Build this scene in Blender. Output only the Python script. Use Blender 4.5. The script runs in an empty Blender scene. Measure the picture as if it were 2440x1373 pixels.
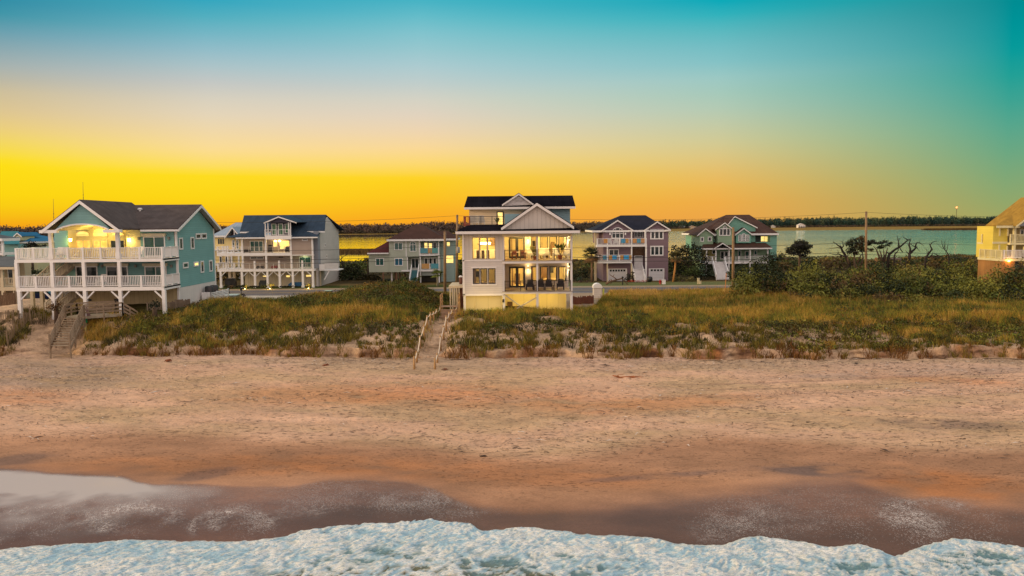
import bpy, math, random
import numpy as np
from mathutils import Vector, Matrix
random.seed(7); R = np.random.default_rng(11)
S = bpy.context.scene
COL = S.collection
# ---------------------------------------------------------------- camera (photo is 2440 x 1373)
F, CX, CY, CAMH = 1800.0, 1220.0, 686.5, 12.0
PITCH, ROLL = math.radians(4.86), math.radians(0.5)
CM = Matrix.Rotation(math.pi/2-PITCH, 3, 'X') @ Matrix.Rotation(-ROLL, 3, 'Z')
def ray(px, py): return CM @ Vector(((px-CX)/F, (CY-py)/F, -1))
def PY(px, py, Y):          # measured point on the plane y = Y
    d = ray(px, py); t = Y/d.y
    return Vector((d.x*t, Y, CAMH+d.z*t))
def PX(px, py, X):          # measured point on the plane x = X
    d = ray(px, py); t = X/d.x
    return Vector((X, d.y*t, CAMH+d.z*t))
def PZ(px, py, z):          # measured point at height z
    d = ray(px, py); t = (z-CAMH)/d.z
    return Vector((d.x*t, d.y*t, z))
cam = bpy.data.cameras.new('camera'); camo = bpy.data.objects.new('camera', cam); COL.objects.link(camo)
camo.matrix_world = Matrix.Translation((0, 0, CAMH)) @ CM.to_4x4()
cam.sensor_width = 36; cam.lens = 36*F/2440; cam.clip_end = 8000; cam.clip_start = .5
S.camera = camo
# ---------------------------------------------------------------- noise
def hash2(i, j, s):
    h = (i.astype(np.int64)*374761393 + j.astype(np.int64)*668265263 + s*1442695041) & 0x7fffffff
    h = ((h ^ (h >> 13))*1274126177) & 0x7fffffff
    return ((h ^ (h >> 16)) & 0xffff)/65535.0
def vnoise(x, y, s=0):
    x = np.asarray(x, float); y = np.asarray(y, float)
    i = np.floor(x); j = np.floor(y); u = x-i; v = y-j
    u = u*u*(3-2*u); v = v*v*(3-2*v)
    a = hash2(i, j, s); b = hash2(i+1, j, s); c = hash2(i, j+1, s); d = hash2(i+1, j+1, s)
    return (a*(1-u)+b*u)*(1-v)+(c*(1-u)+d*u)*v-.5
def fbm(x, y, s=0, o=4, g=.5):
    r = 0; a = 1; f = 1
    for k in range(o):
        r = r+a*vnoise(np.asarray(x)*f+k*17.3, np.asarray(y)*f-k*9.1, s+k); a *= g; f *= 2.03
    return r
def sst(a, b, x):
    t = np.clip((np.asarray(x, float)-a)/(b-a), 0, 1); return t*t*(3-2*t)
# ---------------------------------------------------------------- objects
ORG = {}
def tag(o, label=None, cat=None, group=None, kind=None):
    if label: o['label'] = label
    if cat: o['category'] = cat
    if group: o['group'] = group
    if kind: o['kind'] = kind
    return o
def thing(name, label, cat, loc, group=None):
    o = bpy.data.objects.new(name, None); COL.objects.link(o); o.location = loc; o.empty_display_size = .2
    ORG[o.name] = Vector(loc)
    return tag(o, label, cat, group)
class MB:
    def __init__(s): s.v = []; s.f = []
    def add(s, vs, fs):
        n = len(s.v); s.v += [tuple(p) for p in vs]; s.f += [tuple(i+n for i in f) for f in fs]; return s
    def box(s, x0, x1, y0, y1, z0, z1):
        return s.add([(x0,y0,z0),(x1,y0,z0),(x1,y1,z0),(x0,y1,z0),(x0,y0,z1),(x1,y0,z1),(x1,y1,z1),(x0,y1,z1)],
                     [(3,2,1,0),(4,5,6,7),(0,1,5,4),(1,2,6,5),(2,3,7,6),(3,0,4,7)])
    def bar(s, p, q, w, h=None, up=(0,0,1)):
        p = Vector(p); q = Vector(q); d = (q-p)
        if d.length < 1e-6: return s
        d.normalize(); upv = Vector(up)
        if abs(d.dot(upv)) > .98: upv = Vector((0,1,0))
        a = d.cross(upv).normalized(); b = a.cross(d).normalized(); h = h or w
        a *= w/2; b *= h/2
        return s.add([p-a-b,p+a-b,p+a+b,p-a+b,q-a-b,q+a-b,q+a+b,q-a+b],
                     [(3,2,1,0),(4,5,6,7),(0,1,5,4),(1,2,6,5),(2,3,7,6),(3,0,4,7)])
    def prism(s, pts, vec):
        n = len(pts); vec = Vector(vec); a = [Vector(p) for p in pts]
        return s.add(a+[p+vec for p in a], [tuple(range(n-1,-1,-1)), tuple(range(n,2*n))]+[(i,(i+1)%n,(i+1)%n+n,i+n) for i in range(n)])
    def tube(s, pts, rad, n=7, cap=True):
        pts = [Vector(p) for p in pts]; m = len(pts); vs = []; fs = []
        if not hasattr(rad, '__len__'): rad = [rad]*m
        a = None
        for i, p in enumerate(pts):
            d = (pts[min(i+1,m-1)]-pts[max(i-1,0)]).normalized()
            if a is None: a = d.orthogonal().normalized()
            else: a = (a-d*a.dot(d)); a = a.normalized() if a.length > 1e-5 else d.orthogonal().normalized()
            b = d.cross(a)
            for k in range(n):
                t = 2*math.pi*k/n; vs.append(p+(a*math.cos(t)+b*math.sin(t))*rad[i])
        for i in range(m-1):
            for k in range(n):
                fs.append((i*n+k, i*n+(k+1)%n, (i+1)*n+(k+1)%n, (i+1)*n+k))
        if cap: fs += [tuple(range(n-1,-1,-1)), tuple(range((m-1)*n, m*n))]
        return s.add(vs, fs)
    def lathe(s, c, prof, n=12):      # prof: [(r, z)]
        vs = []; fs = []; m = len(prof)
        for r, z in prof:
            for k in range(n):
                t = 2*math.pi*k/n; vs.append((c[0]+r*math.cos(t), c[1]+r*math.sin(t), c[2]+z))
        for i in range(m-1):
            for k in range(n): fs.append((i*n+k, i*n+(k+1)%n, (i+1)*n+(k+1)%n, (i+1)*n+k))
        fs += [tuple(range(n-1,-1,-1)), tuple(range((m-1)*n, m*n))]
        return s.add(vs, fs)
    def build(s, name, mat, par=None, smooth=False, loc=None, label=None):
        if par is not None: org = ORG[par.name]
        elif loc is not None: org = Vector(loc)
        else:
            a = np.array(s.v); org = Vector(((a[:,0].min()+a[:,0].max())/2, (a[:,1].min()+a[:,1].max())/2, a[:,2].min()))
        me = bpy.data.meshes.new(name); me.from_pydata([(p[0]-org[0], p[1]-org[1], p[2]-org[2]) for p in s.v], [], s.f)
        if smooth: me.polygons.foreach_set('use_smooth', [True]*len(me.polygons))
        me.materials.append(mat); me.update()
        o = bpy.data.objects.new(name, me); COL.objects.link(o); ORG[o.name] = org
        if par is not None: o.parent = par
        else: o.location = org
        if label: o['label'] = label
        return o
def npmesh(name, V, Fc, mat, col=None, smooth=False, par=None, loc=(0,0,0)):
    """V (n,3), Fc (m,k) arrays; col (n,3) optional vertex colour of the thing itself"""
    me = bpy.data.meshes.new(name); n = len(V); m, k = Fc.shape
    org = ORG[par.name] if par is not None else Vector(loc)
    V = np.asarray(V, np.float32)-np.array(org, np.float32)
    me.vertices.add(n); me.vertices.foreach_set('co', V.ravel())
    me.loops.add(m*k); me.loops.foreach_set('vertex_index', np.asarray(Fc, np.int32).ravel())
    me.polygons.add(m); me.polygons.foreach_set('loop_start', np.arange(0, m*k, k, dtype=np.int32))
    me.update(calc_edges=True)
    if smooth: me.polygons.foreach_set('use_smooth', np.ones(m, bool))
    if col is not None:
        if col.shape[1] == 3: col = np.concatenate([col, np.ones((n,1))], 1)
        a = me.color_attributes.new('tint', 'FLOAT_COLOR', 'POINT')
        a.data.foreach_set('color', col.astype(np.float32).ravel())
    me.materials.append(mat)
    o = bpy.data.objects.new(name, me); COL.objects.link(o); ORG[o.name] = Vector(org)
    if par is not None: o.parent = par
    else: o.location = org
    return o
def dup(root, loc, rz=None, label=None, group=None):
    def cp(o, par):
        c = o.copy(); COL.objects.link(c); ORG[c.name] = Vector(loc)
        if par is not None: c.parent = par
        for ch in o.children: cp(ch, c)
        return c
    r = cp(root, None); r.location = loc
    if rz is not None: r.rotation_euler = (0, 0, rz)
    if label: r['label'] = label
    if group: r['group'] = group
    return r
# ---------------------------------------------------------------- materials
def lin(c): return tuple(((x/255)/12.92 if x/255 <= .04045 else ((x/255+.055)/1.055)**2.4) for x in c)
MATS = {}
class NT:
    def __init__(s, m): s.t = m.node_tree; s.n = s.t.nodes; s.l = s.t.links
    def new(s, typ, **kw):
        n = s.n.new(typ)
        for k, v in kw.items():
            if k.startswith('i_'): n.inputs[int(k[2:]) if k[2:].isdigit() else k[2:].replace('_', ' ')].default_value = v
            else: setattr(n, k, v)
        return n
    def link(s, a, b): s.l.new(a, b)
    def math(s, op, a, b=None, c=None, clamp=False):
        n = s.n.new('ShaderNodeMath'); n.operation = op; n.use_clamp = clamp
        for i, x in enumerate((a, b, c)):
            if x is None: continue
            if isinstance(x, (int, float)): n.inputs[i].default_value = x
            else: s.l.new(x, n.inputs[i])
        return n.outputs[0]
    def mix(s, fac, a, b, mode='MIX'):
        n = s.n.new('ShaderNodeMix'); n.data_type = 'RGBA'; n.blend_type = mode
        for sock, x in ((n.inputs[0], fac), (n.inputs[6], a), (n.inputs[7], b)):
            if isinstance(x, (int, float)): sock.default_value = x
            elif isinstance(x, tuple): sock.default_value = (*x[:3], 1)
            else: s.l.new(x, sock)
        return n.outputs[2]
    def rng(s, v, a, b, c=0, d=1, smooth=True):
        n = s.n.new('ShaderNodeMapRange'); n.interpolation_type = 'SMOOTHSTEP' if smooth else 'LINEAR'
        s.l.new(v, n.inputs[0]); 
        for i, x in enumerate((a, b, c, d)): n.inputs[i+1].default_value = x
        return n.outputs[0]
    def noise(s, vec, scale, detail=3, rough=.5, sc=None):
        if sc:
            m = s.n.new('ShaderNodeMapping'); m.inputs['Scale'].default_value = sc; s.l.new(vec, m.inputs[0]); vec = m.outputs[0]
        n = s.n.new('ShaderNodeTexNoise'); n.inputs['Scale'].default_value = scale; n.inputs['Detail'].default_value = detail
        n.inputs['Roughness'].default_value = rough; s.l.new(vec, n.inputs['Vector']); return n.outputs[0]
    def pos(s): return s.n.new('ShaderNodeNewGeometry').outputs['Position']
    def bump(s, h, strength=.5, dist=.05):
        n = s.n.new('ShaderNodeBump'); n.inputs['Strength'].default_value = strength; n.inputs['Distance'].default_value = dist
        s.l.new(h, n.inputs['Height']); return n.outputs[0]
def base(name):
    m = bpy.data.materials.new(name); m.use_nodes = True; t = NT(m); b = t.n['Principled BSDF']; MATS[name] = m
    return m, t, b
def mat(name, c, rough=.6, var=.12, scale=1.5, metal=0, bump=0, bscale=8, spec=.5):
    if name in MATS: return MATS[name]
    m, t, b = base(name); p = t.pos()
    n1 = t.noise(p, scale, 4); n2 = t.noise(p, scale*9, 2)
    f = t.math('ADD', t.math('MULTIPLY', n1, .65), t.math('MULTIPLY', n2, .35))
    k = t.rng(f, .3, .7, 1-var, 1+var, False)
    t.link(t.mix(1, (*c,), k, 'MULTIPLY'), b.inputs['Base Color'])
    b.inputs['Roughness'].default_value = rough; b.inputs['Metallic'].default_value = metal; b.inputs['Specular IOR Level'].default_value = .08 if 'roof' in name or 'shingle' in name else spec
    if bump: t.link(t.bump(t.noise(p, bscale, 4), bump, .05), b.inputs['Normal'])
    return m
def siding(name, c, period=.2, axis='Z', rough=.6, depth=.35, var=.1, mode='lap'):
    """lap boards (axis Z) or board and batten (axis X/Y): joints come from world height / position"""
    if name in MATS: return MATS[name]
    m, t, b = base(name); p = t.pos()
    sep = t.new('ShaderNodeSeparateXYZ'); t.link(p, sep.inputs[0])
    a = sep.outputs[axis] if axis != 'XY' else t.math('ADD', sep.outputs['X'], sep.outputs['Y'])
    fr = t.math('FRACT', t.math('DIVIDE', a, period)); bid = t.math('FLOOR', t.math('DIVIDE', a, period))
    wn = t.new('ShaderNodeTexWhiteNoise', noise_dimensions='1D'); t.link(bid, wn.inputs['W'])
    n1 = t.noise(p, .7, 4)
    k = t.math('ADD', t.rng(n1, .3, .7, 1-var, 1+var, False), t.math('MULTIPLY', t.math('SUBTRACT', wn.outputs[0], .5), var))
    gap = t.rng(fr, 0, .12, depth, 0)
    k = t.math('MULTIPLY', k, t.math('SUBTRACT', 1, gap))
    t.link(t.mix(1, (*c,), k, 'MULTIPLY'), b.inputs['Base Color']); b.inputs['Roughness'].default_value = rough; b.inputs['Specular IOR Level'].default_value = .08 if 'roof' in name or 'seam' in name else .4
    if mode == 'lap': h = t.math('SUBTRACT', 1, fr)
    else: h = t.rng(fr, 0, .25, 1, 0)
    t.link(t.bump(h, .5, .03), b.inputs['Normal'])
    return m
def glow(name, c, e, var=0):
    if name in MATS: return MATS[name]
    m, t, b = base(name); b.inputs['Base Color'].default_value = (*c, 1); b.inputs['Emission Color'].default_value = (*c, 1)
    b.inputs['Emission Strength'].default_value = e
    if var:
        n = t.noise(t.pos(), 2.2, 3); t.link(t.rng(n, .35, .65, e*(1-var), e*(1+var)), b.inputs['Emission Strength'])
    return m
def leafmat(name, rough=.75, gain=1):
    m, t, b = base(name); a = t.new('ShaderNodeVertexColor', layer_name='tint')
    n = t.noise(t.pos(), 3, 2); k = t.rng(n, .3, .7, .75*gain, 1.25*gain, False)
    t.link(t.mix(1, a.outputs[0], k, 'MULTIPLY'), b.inputs['Base Color']); b.inputs['Roughness'].default_value = rough
    b.inputs['Specular IOR Level'].default_value = .25
    return m
WHITE = mat('white_paint', (.78,.77,.78), .5, .06)
CREAM = mat('cream_paint', (.72,.62,.42), .6, .08)
GLASSD = mat('dark_glass', (.018,.03,.034), .06, .1, spec=.6)
GLASST = mat('teal_glass', (.03,.10,.095), .06, .1, spec=.6)
BLACK = mat('black_metal', (.012,.011,.014), .45, .2)
WOODG = siding('weathered_wood', (.20,.15,.105), .14, 'X', .8, .3, .25, 'bat')
WOODP = mat('pine_post', (.36,.21,.09), .75, .25, 3)
TIMBER = mat('grey_timber', (.19,.14,.10), .8, .3, 4)
CONC = mat('concrete', (.38,.34,.29), .85, .12, .8)
LIT = glow('lit_window', (1,.72,.22), 1.05, .25)
LAMP = glow('lamp_glow', (1,.78,.35), 9)
RAILM = mat('dark_rail', (.045,.03,.025), .5, .1)
def glasspane():
    m = bpy.data.materials.new('clear_glass'); m.use_nodes = True; t = NT(m); t.n.clear()
    o = t.new('ShaderNodeOutputMaterial'); g = t.new('ShaderNodeBsdfGlossy'); g.inputs['Roughness'].default_value = .03
    tr = t.new('ShaderNodeBsdfTransparent'); tr.inputs[0].default_value = (.95,.95,.92,1); mx = t.new('ShaderNodeMixShader')
    fr = t.new('ShaderNodeFresnel'); fr.inputs[0].default_value = 1.5
    t.link(fr.outputs[0], mx.inputs[0]); t.link(tr.outputs[0], mx.inputs[1]); t.link(g.outputs[0], mx.inputs[2]); t.link(mx.outputs[0], o.inputs[0])
    MATS['clear_glass'] = m; return m
CLEAR = glasspane()
# ---------------------------------------------------------------- building kit
FRONT = (Vector((1,0,0)), Vector((0,-1,0)))
class View:
    """a measured enlargement of the photograph: scale and offset back to its pixels"""
    def __init__(s, k, ox, oy): s.k = k; s.ox = ox; s.oy = oy
    def px(s, x, y): return s.ox+x/s.k, s.oy+y/s.k
    def p(s, x, y, Y): return PY(*s.px(x, y), Y)
    def pX(s, x, y, X): return PX(*s.px(x, y), X)
    def r(s, x0, y0, x1, y1, Y):     # -> X0, X1, Z0, Z1
        xm = (x0+x1)/2; ym = (y0+y1)/2
        return s.p(x0, ym, Y).x, s.p(x1, ym, Y).x, s.p(xm, y1, Y).z, s.p(xm, y0, Y).z
    def rX(s, x0, y0, x1, y1, X):    # -> Y0, Y1, Z0, Z1 on a side wall
        xm = (x0+x1)/2; ym = (y0+y1)/2
        a = s.pX(x0, ym, X).y; b = s.pX(x1, ym, X).y
        return min(a,b), max(a,b), s.pX(xm, y1, X).z, s.pX(xm, y0, X).z
def window(par, rc, at, side='F', nx=1, ny=1, fm=None, gm=None, fw=.1, arch=0., d=.07, name='window', lbl=None, mull=None):
    """frame with its pane as a sub-part; rc = (u0,u1,z0,z1); at = plane coordinate; side F (faces -y), R (+x), L (-x)"""
    fm = fm or WHITE; gm = gm or GLASSD
    u0, u1, z0, z1 = rc; mull = mull or fw*.7
    if side == 'F': f = lambda u, z, k: Vector((u, at-k, z))
    elif side == 'R': f = lambda u, z, k: Vector((at+k, u, z))
    else: f = lambda u, z, k: Vector((at-k, u, z))
    nv = f(0,0,d)-f(0,0,0)
    def plate(mb, a0, a1, b0, b1, k0, k1):
        mb.prism([f(a0,b0,k0), f(a1,b0,k0), f(a1,b1,k0), f(a0,b1,k0)], f(0,0,k1)-f(0,0,k0))
    fr = MB(); pn = MB()
    w = u1-u0
    if arch > 0:
        zs = z1-arch; N = 12; ct = (u0+u1)/2
        def arc(ru, rz): return [(ct-ru*math.cos(math.pi*i/N), zs+rz*math.sin(math.pi*i/N)) for i in range(N+1)]
        ou = arc(w/2, arch); inn = arc(w/2-fw, arch-fw)
        for i in range(N):
            fr.prism([f(*ou[i],.005), f(*ou[i+1],.005), f(*inn[i+1],.005), f(*inn[i],.005)], nv)
        plate(fr, u0, u0+fw, z0, zs, .005, d); plate(fr, u1-fw, u1, z0, zs, .005, d); plate(fr, u0+fw, u1-fw, z0, z0+fw, .005, d)
        plate(fr, u0+fw, u1-fw, zs-mull/2, zs+mull/2, .005, d*.8)
        pn.prism([f(u0+fw*.5,z0+fw*.5,.003)]+[f(a,b,.003) for a, b in reversed(arc(w/2-fw*.5, arch-fw*.5))][::-1]+[f(u1-fw*.5,z0+fw*.5,.003)], nv*.3)
        top = zs
    else:
        plate(fr, u0, u0+fw, z0, z1, .005, d); plate(fr, u1-fw, u1, z0, z1, .005, d)
        plate(fr, u0+fw, u1-fw, z0, z0+fw, .005, d); plate(fr, u0+fw, u1-fw, z1-fw, z1, .005, d)
        if gm is CLEAR: pn.add([f(u0+fw*.5,z0+fw*.5,.02), f(u1-fw*.5,z0+fw*.5,.02), f(u1-fw*.5,z1-fw*.5,.02), f(u0+fw*.5,z1-fw*.5,.02)], [(0,1,2,3)])
        else: plate(pn, u0+fw*.5, u1-fw*.5, z0+fw*.5, z1-fw*.5, .003, .028)
        top = z1
    for i in range(1, nx):
        c = u0+w*i/nx; plate(fr, c-mull/2, c+mull/2, z0+fw, (z1-fw if not arch else z1-fw*1.2-arch*.12*(abs(i-nx/2)/(nx/2))), .005, d*.85)
    for j in range(1, ny):
        c = z0+(top-z0)*j/ny; plate(fr, u0+fw, u1-fw, c-mull/2, c+mull/2, .005, d*.75)
    o = fr.build(name, fm, par, label=lbl); pn.build('pane', gm, o)
    return o
def rail(par, p, q, h, mt, nposts=3, bal=.16, pw=.14, top=.1, name='railing', cables=0, bw=.05, skip0=False):
    """one run of railing between p and q (deck level): posts, top and bottom rail, balusters or cables"""
    p = Vector(p); q = Vector(q); mb = MB(); up = Vector((0,0,h)); L = (q-p).length
    for i in range(1 if skip0 else 0, nposts):
        c = p.lerp(q, i/(nposts-1)); mb.bar(c+Vector((0,0,.002)), c+up*1.05, pw, pw)
    mb.bar(p+up, q+up, top, .06); 
    if cables:
        for i in range(cables): z = Vector((0,0,h*(i+.7)/(cables+.7))); mb.bar(p+z, q+z, .022, .022)
    else:
        z = Vector((0,0,.12)); mb.bar(p+z, q+z, .06, .06)
        n = max(1, int(L/bal))
        for i in range(n):
            c = p.lerp(q, (i+.5)/n); mb.bar(c+z, c+up, bw, bw)
    return mb.build(name, mt, par)
def post(par, x, y, z0, z1, w, mt, name='post', base=0):
    mb = MB().box(x-w/2, x+w/2, y-w/2, y+w/2, z0, z1)
    if base: mb.box(x-w/2-base, x+w/2+base, y-w/2-base, y+w/2+base, z0, z0+.5)
    return mb.build(name, mt, par)
def boxp(par, name, rc, y0, y1, mt, label=None):
    return MB().box(rc[0], rc[1], y0, y1, rc[2], rc[3]).build(name, mt, par, label=label)
def wallholes(mb, rc, y, th, holes):
    """front wall with real openings: rc (x0,x1,z0,z1), outer face at y"""
    xs = sorted({rc[0], rc[1], *[h[0] for h in holes], *[h[1] for h in holes]}); zs = sorted({rc[2], rc[3], *[h[2] for h in holes], *[h[3] for h in holes]})
    solid = lambda i, j: 0 <= i < len(xs)-1 and 0 <= j < len(zs)-1 and not any(h[0]-1e-6 <= xs[i] and xs[i+1] <= h[1]+1e-6 and h[2]-1e-6 <= zs[j] and zs[j+1] <= h[3]+1e-6 for h in holes)
    for i in range(len(xs)-1):
        for j in range(len(zs)-1):
            if not solid(i, j): continue
            a, b, c, d = xs[i], xs[i+1], zs[j], zs[j+1]
            mb.add([(a,y,c),(b,y,c),(b,y,d),(a,y,d)], [(0,1,2,3)]); mb.add([(a,y+th,c),(b,y+th,c),(b,y+th,d),(a,y+th,d)], [(3,2,1,0)])
            for ok, e in ((solid(i-1,j), ((a,c),(a,d))), (solid(i+1,j), ((b,c),(b,d))), (solid(i,j-1), ((a,c),(b,c))), (solid(i,j+1), ((a,d),(b,d)))):
                if not ok: (p, q) = e; mb.add([(p[0],y,p[1]),(q[0],y,q[1]),(q[0],y+th,q[1]),(p[0],y+th,p[1])], [(0,1,2,3)])
    return mb
def gable_front(par, xl, zl, xp, zp, xr, zr, y0, y1, mroof, trim, th=.14, tw=.28, name='roof'):
    """ridge runs back along y; white rake boards close the front end"""
    mb = MB()
    for (xa, za) in ((xl, zl), (xr, zr)):
        mb.prism([(xa,y0+.05,za),(xp,y0+.05,zp),(xp,y1,zp),(xa,y1,za)], (0,0,th))
    o = mb.build(name, mroof, par)
    t = MB()
    for (xa, za) in ((xl, zl), (xr, zr)):
        t.prism([(xa,y0,za+th*.35),(xp,y0,zp+th*.35),(xp,y0,zp-tw),(xa,y0,za-tw)], (0,.05,0))
    t.build('rake_board', trim, par)
    return o
def gable_side(par, x0, x1, ye0, ze0, yr, zr, ye1, ze1, mroof, trim, th=.14, fas=.22, name='roof', rx0=None, rx1=None):
    """ridge along x (rx0..rx1), front eave at (ye0, ze0), back eave at (ye1, ze1)"""
    rx0 = x0 if rx0 is None else rx0; rx1 = x1 if rx1 is None else rx1
    mb = MB(); mb.prism([(x0,ye0,ze0),(x1,ye0,ze0),(rx1,yr,zr),(rx0,yr,zr)], (0,0,th)); mb.prism([(x0,ye1,ze1),(x1,ye1,ze1),(rx1,yr+.003,zr),(rx0,yr+.003,zr)], (0,0,th))
    o = mb.build(name, mroof, par)
    t = MB(); t.box(x0, x1, ye0-.04, ye0, ze0-fas, ze0+th*.5)
    t.build('fascia', trim, par)
    return o
def hip(par, x0, x1, y0, y1, z, rx0, rx1, yr, zr, mroof, trim, th=.12, fas=.2, name='roof'):
    mb = MB(); a, b, c, d = (x0,y0,z), (x1,y0,z), (x1,y1,z), (x0,y1,z); e, f = (rx0,yr,zr), (rx1,yr,zr)
    n = [Vector(q)+Vector((0,0,th)) for q in (a,b,c,d,e,f)]
    if abs(rx1-rx0) < .01: fs = [(0,1,4),(1,2,4),(2,3,4),(3,0,4),(3,2,1,0)]; n = n[:5]
    else: fs = [(0,1,5,4),(1,2,5),(2,3,4,5),(3,0,4),(3,2,1,0)]
    mb.add(n, fs); o = mb.build(name, mroof, par)
    t = MB().box(x0, x1, y0-.05, y0, z-fas, z+th).box(x0-.05, x0, y0, y1, z-fas, z+th).box(x1, x1+.05, y0, y1, z-fas, z+th)
    t.build('fascia', trim, par)
    return o
def stairs(par, x0, x1, y0, z0, y1, z1, n, mt, mr=None, name='stairs', riser=True, dx=0):
    """flight climbing from (y0,z0) to (y1,z1); dx = sideways drift over the run"""
    mb = MB()
    for i in range(n):
        t0 = i/n; ya = y0+(y1-y0)*t0; yb = y0+(y1-y0)*(i+1)/n; zz = z0+(z1-z0)*(i+1)/n; s = dx*t0
        mb.box(x0+s, x1+s, min(ya,yb)-.03, max(ya,yb), zz-.06, zz)
        if riser: mb.box(x0+s, x1+s, ya, ya+(.02 if y1 > y0 else -.02), zz-(z1-z0)/n, zz-.061)
    for xs in (x0-.03, x1+.03): mb.bar((xs,y0,z0-.05), (xs+dx,y1,z1-.12), .06, .28)
    o = mb.build(name, mt, par)
    if mr:
        for xs in (x0-.08, x1+.08):
            m2 = MB(); p = Vector((xs,y0,z0)); q = Vector((xs+dx,y1,z1)); up = Vector((0,0,.95))
            m2.bar(p+up, q+up, .1, .08); m2.bar(p+up*.2, q+up*.2, .06, .06)
            for i in range(3): c = p.lerp(q, i/2); m2.bar(c, c+up*1.04, .12, .12)
            k = max(4, int((q-p).length/.2))
            for i in range(k): c = p.lerp(q, (i+.5)/k); m2.bar(c+up*.2, c+up, .05, .05)
            m2.build('handrail', mr, par)
    return o
def lamp_light(loc, e, r=.12, c=(1,.72,.32), name='lamp_light'):
    l = bpy.data.lights.new(name, 'POINT'); l.energy = e; l.color = c; l.shadow_soft_size = r
    o = bpy.data.objects.new(name, l); COL.objects.link(o); o.location = loc; return o
# ================================================================ sky and sun
W = bpy.data.worlds.new('World'); S.world = W; W.use_nodes = True
def build_sky():
    t = NT(W); t.n.clear()
    out = t.new('ShaderNodeOutputWorld'); bg = t.new('ShaderNodeBackground'); t.link(bg.outputs[0], out.inputs[0])
    tc = t.new('ShaderNodeTexCoord'); sep = t.new('ShaderNodeSeparateXYZ'); t.link(tc.outputs['Generated'], sep.inputs[0])
    az = t.math('ARCTAN2', sep.outputs[0], sep.outputs[1]); el = t.math('DIVIDE', t.math('ARCSINE', sep.outputs[2]), math.pi/2)
    zen = (1.10,1.0,.94)
    def ramp(stops):
        r = t.new('ShaderNodeValToRGB'); t.link(el, r.inputs[0]); e = r.color_ramp.elements; r.color_ramp.interpolation = 'LINEAR'
        e[0].position = 0; e[0].color = (*stops[0][1], 1); e[1].position = 1; e[1].color = (*stops[-1][1], 1)
        for p, c in stops[1:-1]: k = e.new(max(.0005, p)); k.color = (*c, 1)
        return r.outputs[0]
    def column(px, rows):
        st = []
        for py, c in rows:
            d = ray(px, py).normalized(); st.append((math.asin(d.z)/(math.pi/2), lin(c)))
        st.sort(); top = st[-1]
        st = [(0, st[0][1])]+[x for x in st if x[0] > .001]+[(top[0]+.10, tuple(a*.9+.03 for a in top[1])), (.55, zen), (1, zen)]
        return ramp(st)
    A = column(30, [(0,(48,140,165)),(39,(66,150,168)),(79,(108,160,175)),(118,(140,169,176)),(157,(166,178,176)),(189,(186,183,166)),(220,(206,191,156)),(267,(222,198,146)),(307,(236,207,126)),(338,(243,215,100)),(370,(250,221,62)),(387,(254,223,24)),(464,(253,214,18)),(492,(250,204,20)),(520,(248,185,22)),(545,(244,160,24))])
    A2 = column(510, [(0,(50,165,190)),(39,(80,174,191)),(79,(115,181,196)),(118,(145,188,200)),(157,(171,195,200)),(197,(196,199,195)),(236,(216,208,190)),(275,(229,213,184)),(315,(241,216,167)),(354,(251,220,148)),(393,(253,221,100)),(415,(254,221,34)),(472,(253,213,22)),(505,(251,198,24)),(540,(248,172,28))])
    B = column(1010, [(0,(68,178,196)),(39,(100,188,201)),(79,(130,195,205)),(118,(151,199,206)),(157,(172,203,208)),(197,(191,205,203)),(236,(212,210,196)),(275,(226,211,190)),(315,(239,213,175)),(354,(250,216,150)),(393,(253,216,108)),(425,(254,210,34)),(472,(253,195,32)),(505,(251,178,34)),(530,(249,166,34))])
    C = column(1710, [(0,(0,168,184)),(37,(50,178,188)),(74,(90,184,191)),(111,(115,189,195)),(149,(133,194,197)),(186,(156,200,195)),(223,(166,201,186)),(260,(180,202,179)),(297,(195,202,166)),(334,(208,202,150)),(371,(220,198,130)),(409,(229,190,106)),(446,(235,182,84)),(483,(238,172,72)),(525,(236,165,72))])
    D = column(2420, [(0,(0,140,146)),(60,(0,148,152)),(120,(8,155,154)),(180,(34,160,150)),(240,(62,163,146)),(300,(88,166,140)),(360,(108,167,130)),(420,(128,167,118)),(480,(146,166,106)),(525,(160,164,98))])
    E = ramp([(0,(1.08,.80,.66)),(.06,(1.22,.90,.74)),(.18,(1.18,.93,.80)),(.4,(1.06,.92,.84)),(.6,zen),(1,zen)])
    deg = math.radians
    c = t.mix(t.rng(az, deg(-33.4), deg(-21.5), 0, 1, False), A, A2); c = t.mix(t.rng(az, deg(-21.5), deg(-6.6), 0, 1, False), c, B); c = t.mix(t.rng(az, deg(-6.6), deg(15.2), 0, 1, False), c, C); c = t.mix(t.rng(az, deg(15.2), deg(33), 0, 1, False), c, D)
    c = t.mix(t.rng(t.math('ABSOLUTE', az), deg(60), deg(130)), c, E)
    t.link(c, bg.inputs[0]); bg.inputs[1].default_value = 1.0
build_sky()
sun = bpy.data.lights.new('sun', 'SUN'); suno = bpy.data.objects.new('sun', sun); COL.objects.link(suno)
sun.energy = 3.0; sun.angle = math.radians(14); sun.color = (1,.70,.34)
_d = Vector((-1,-.12,.20)).normalized()          # low evening sun beyond the left edge
suno.rotation_euler = _d.to_track_quat('Z', 'Y').to_euler()
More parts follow.
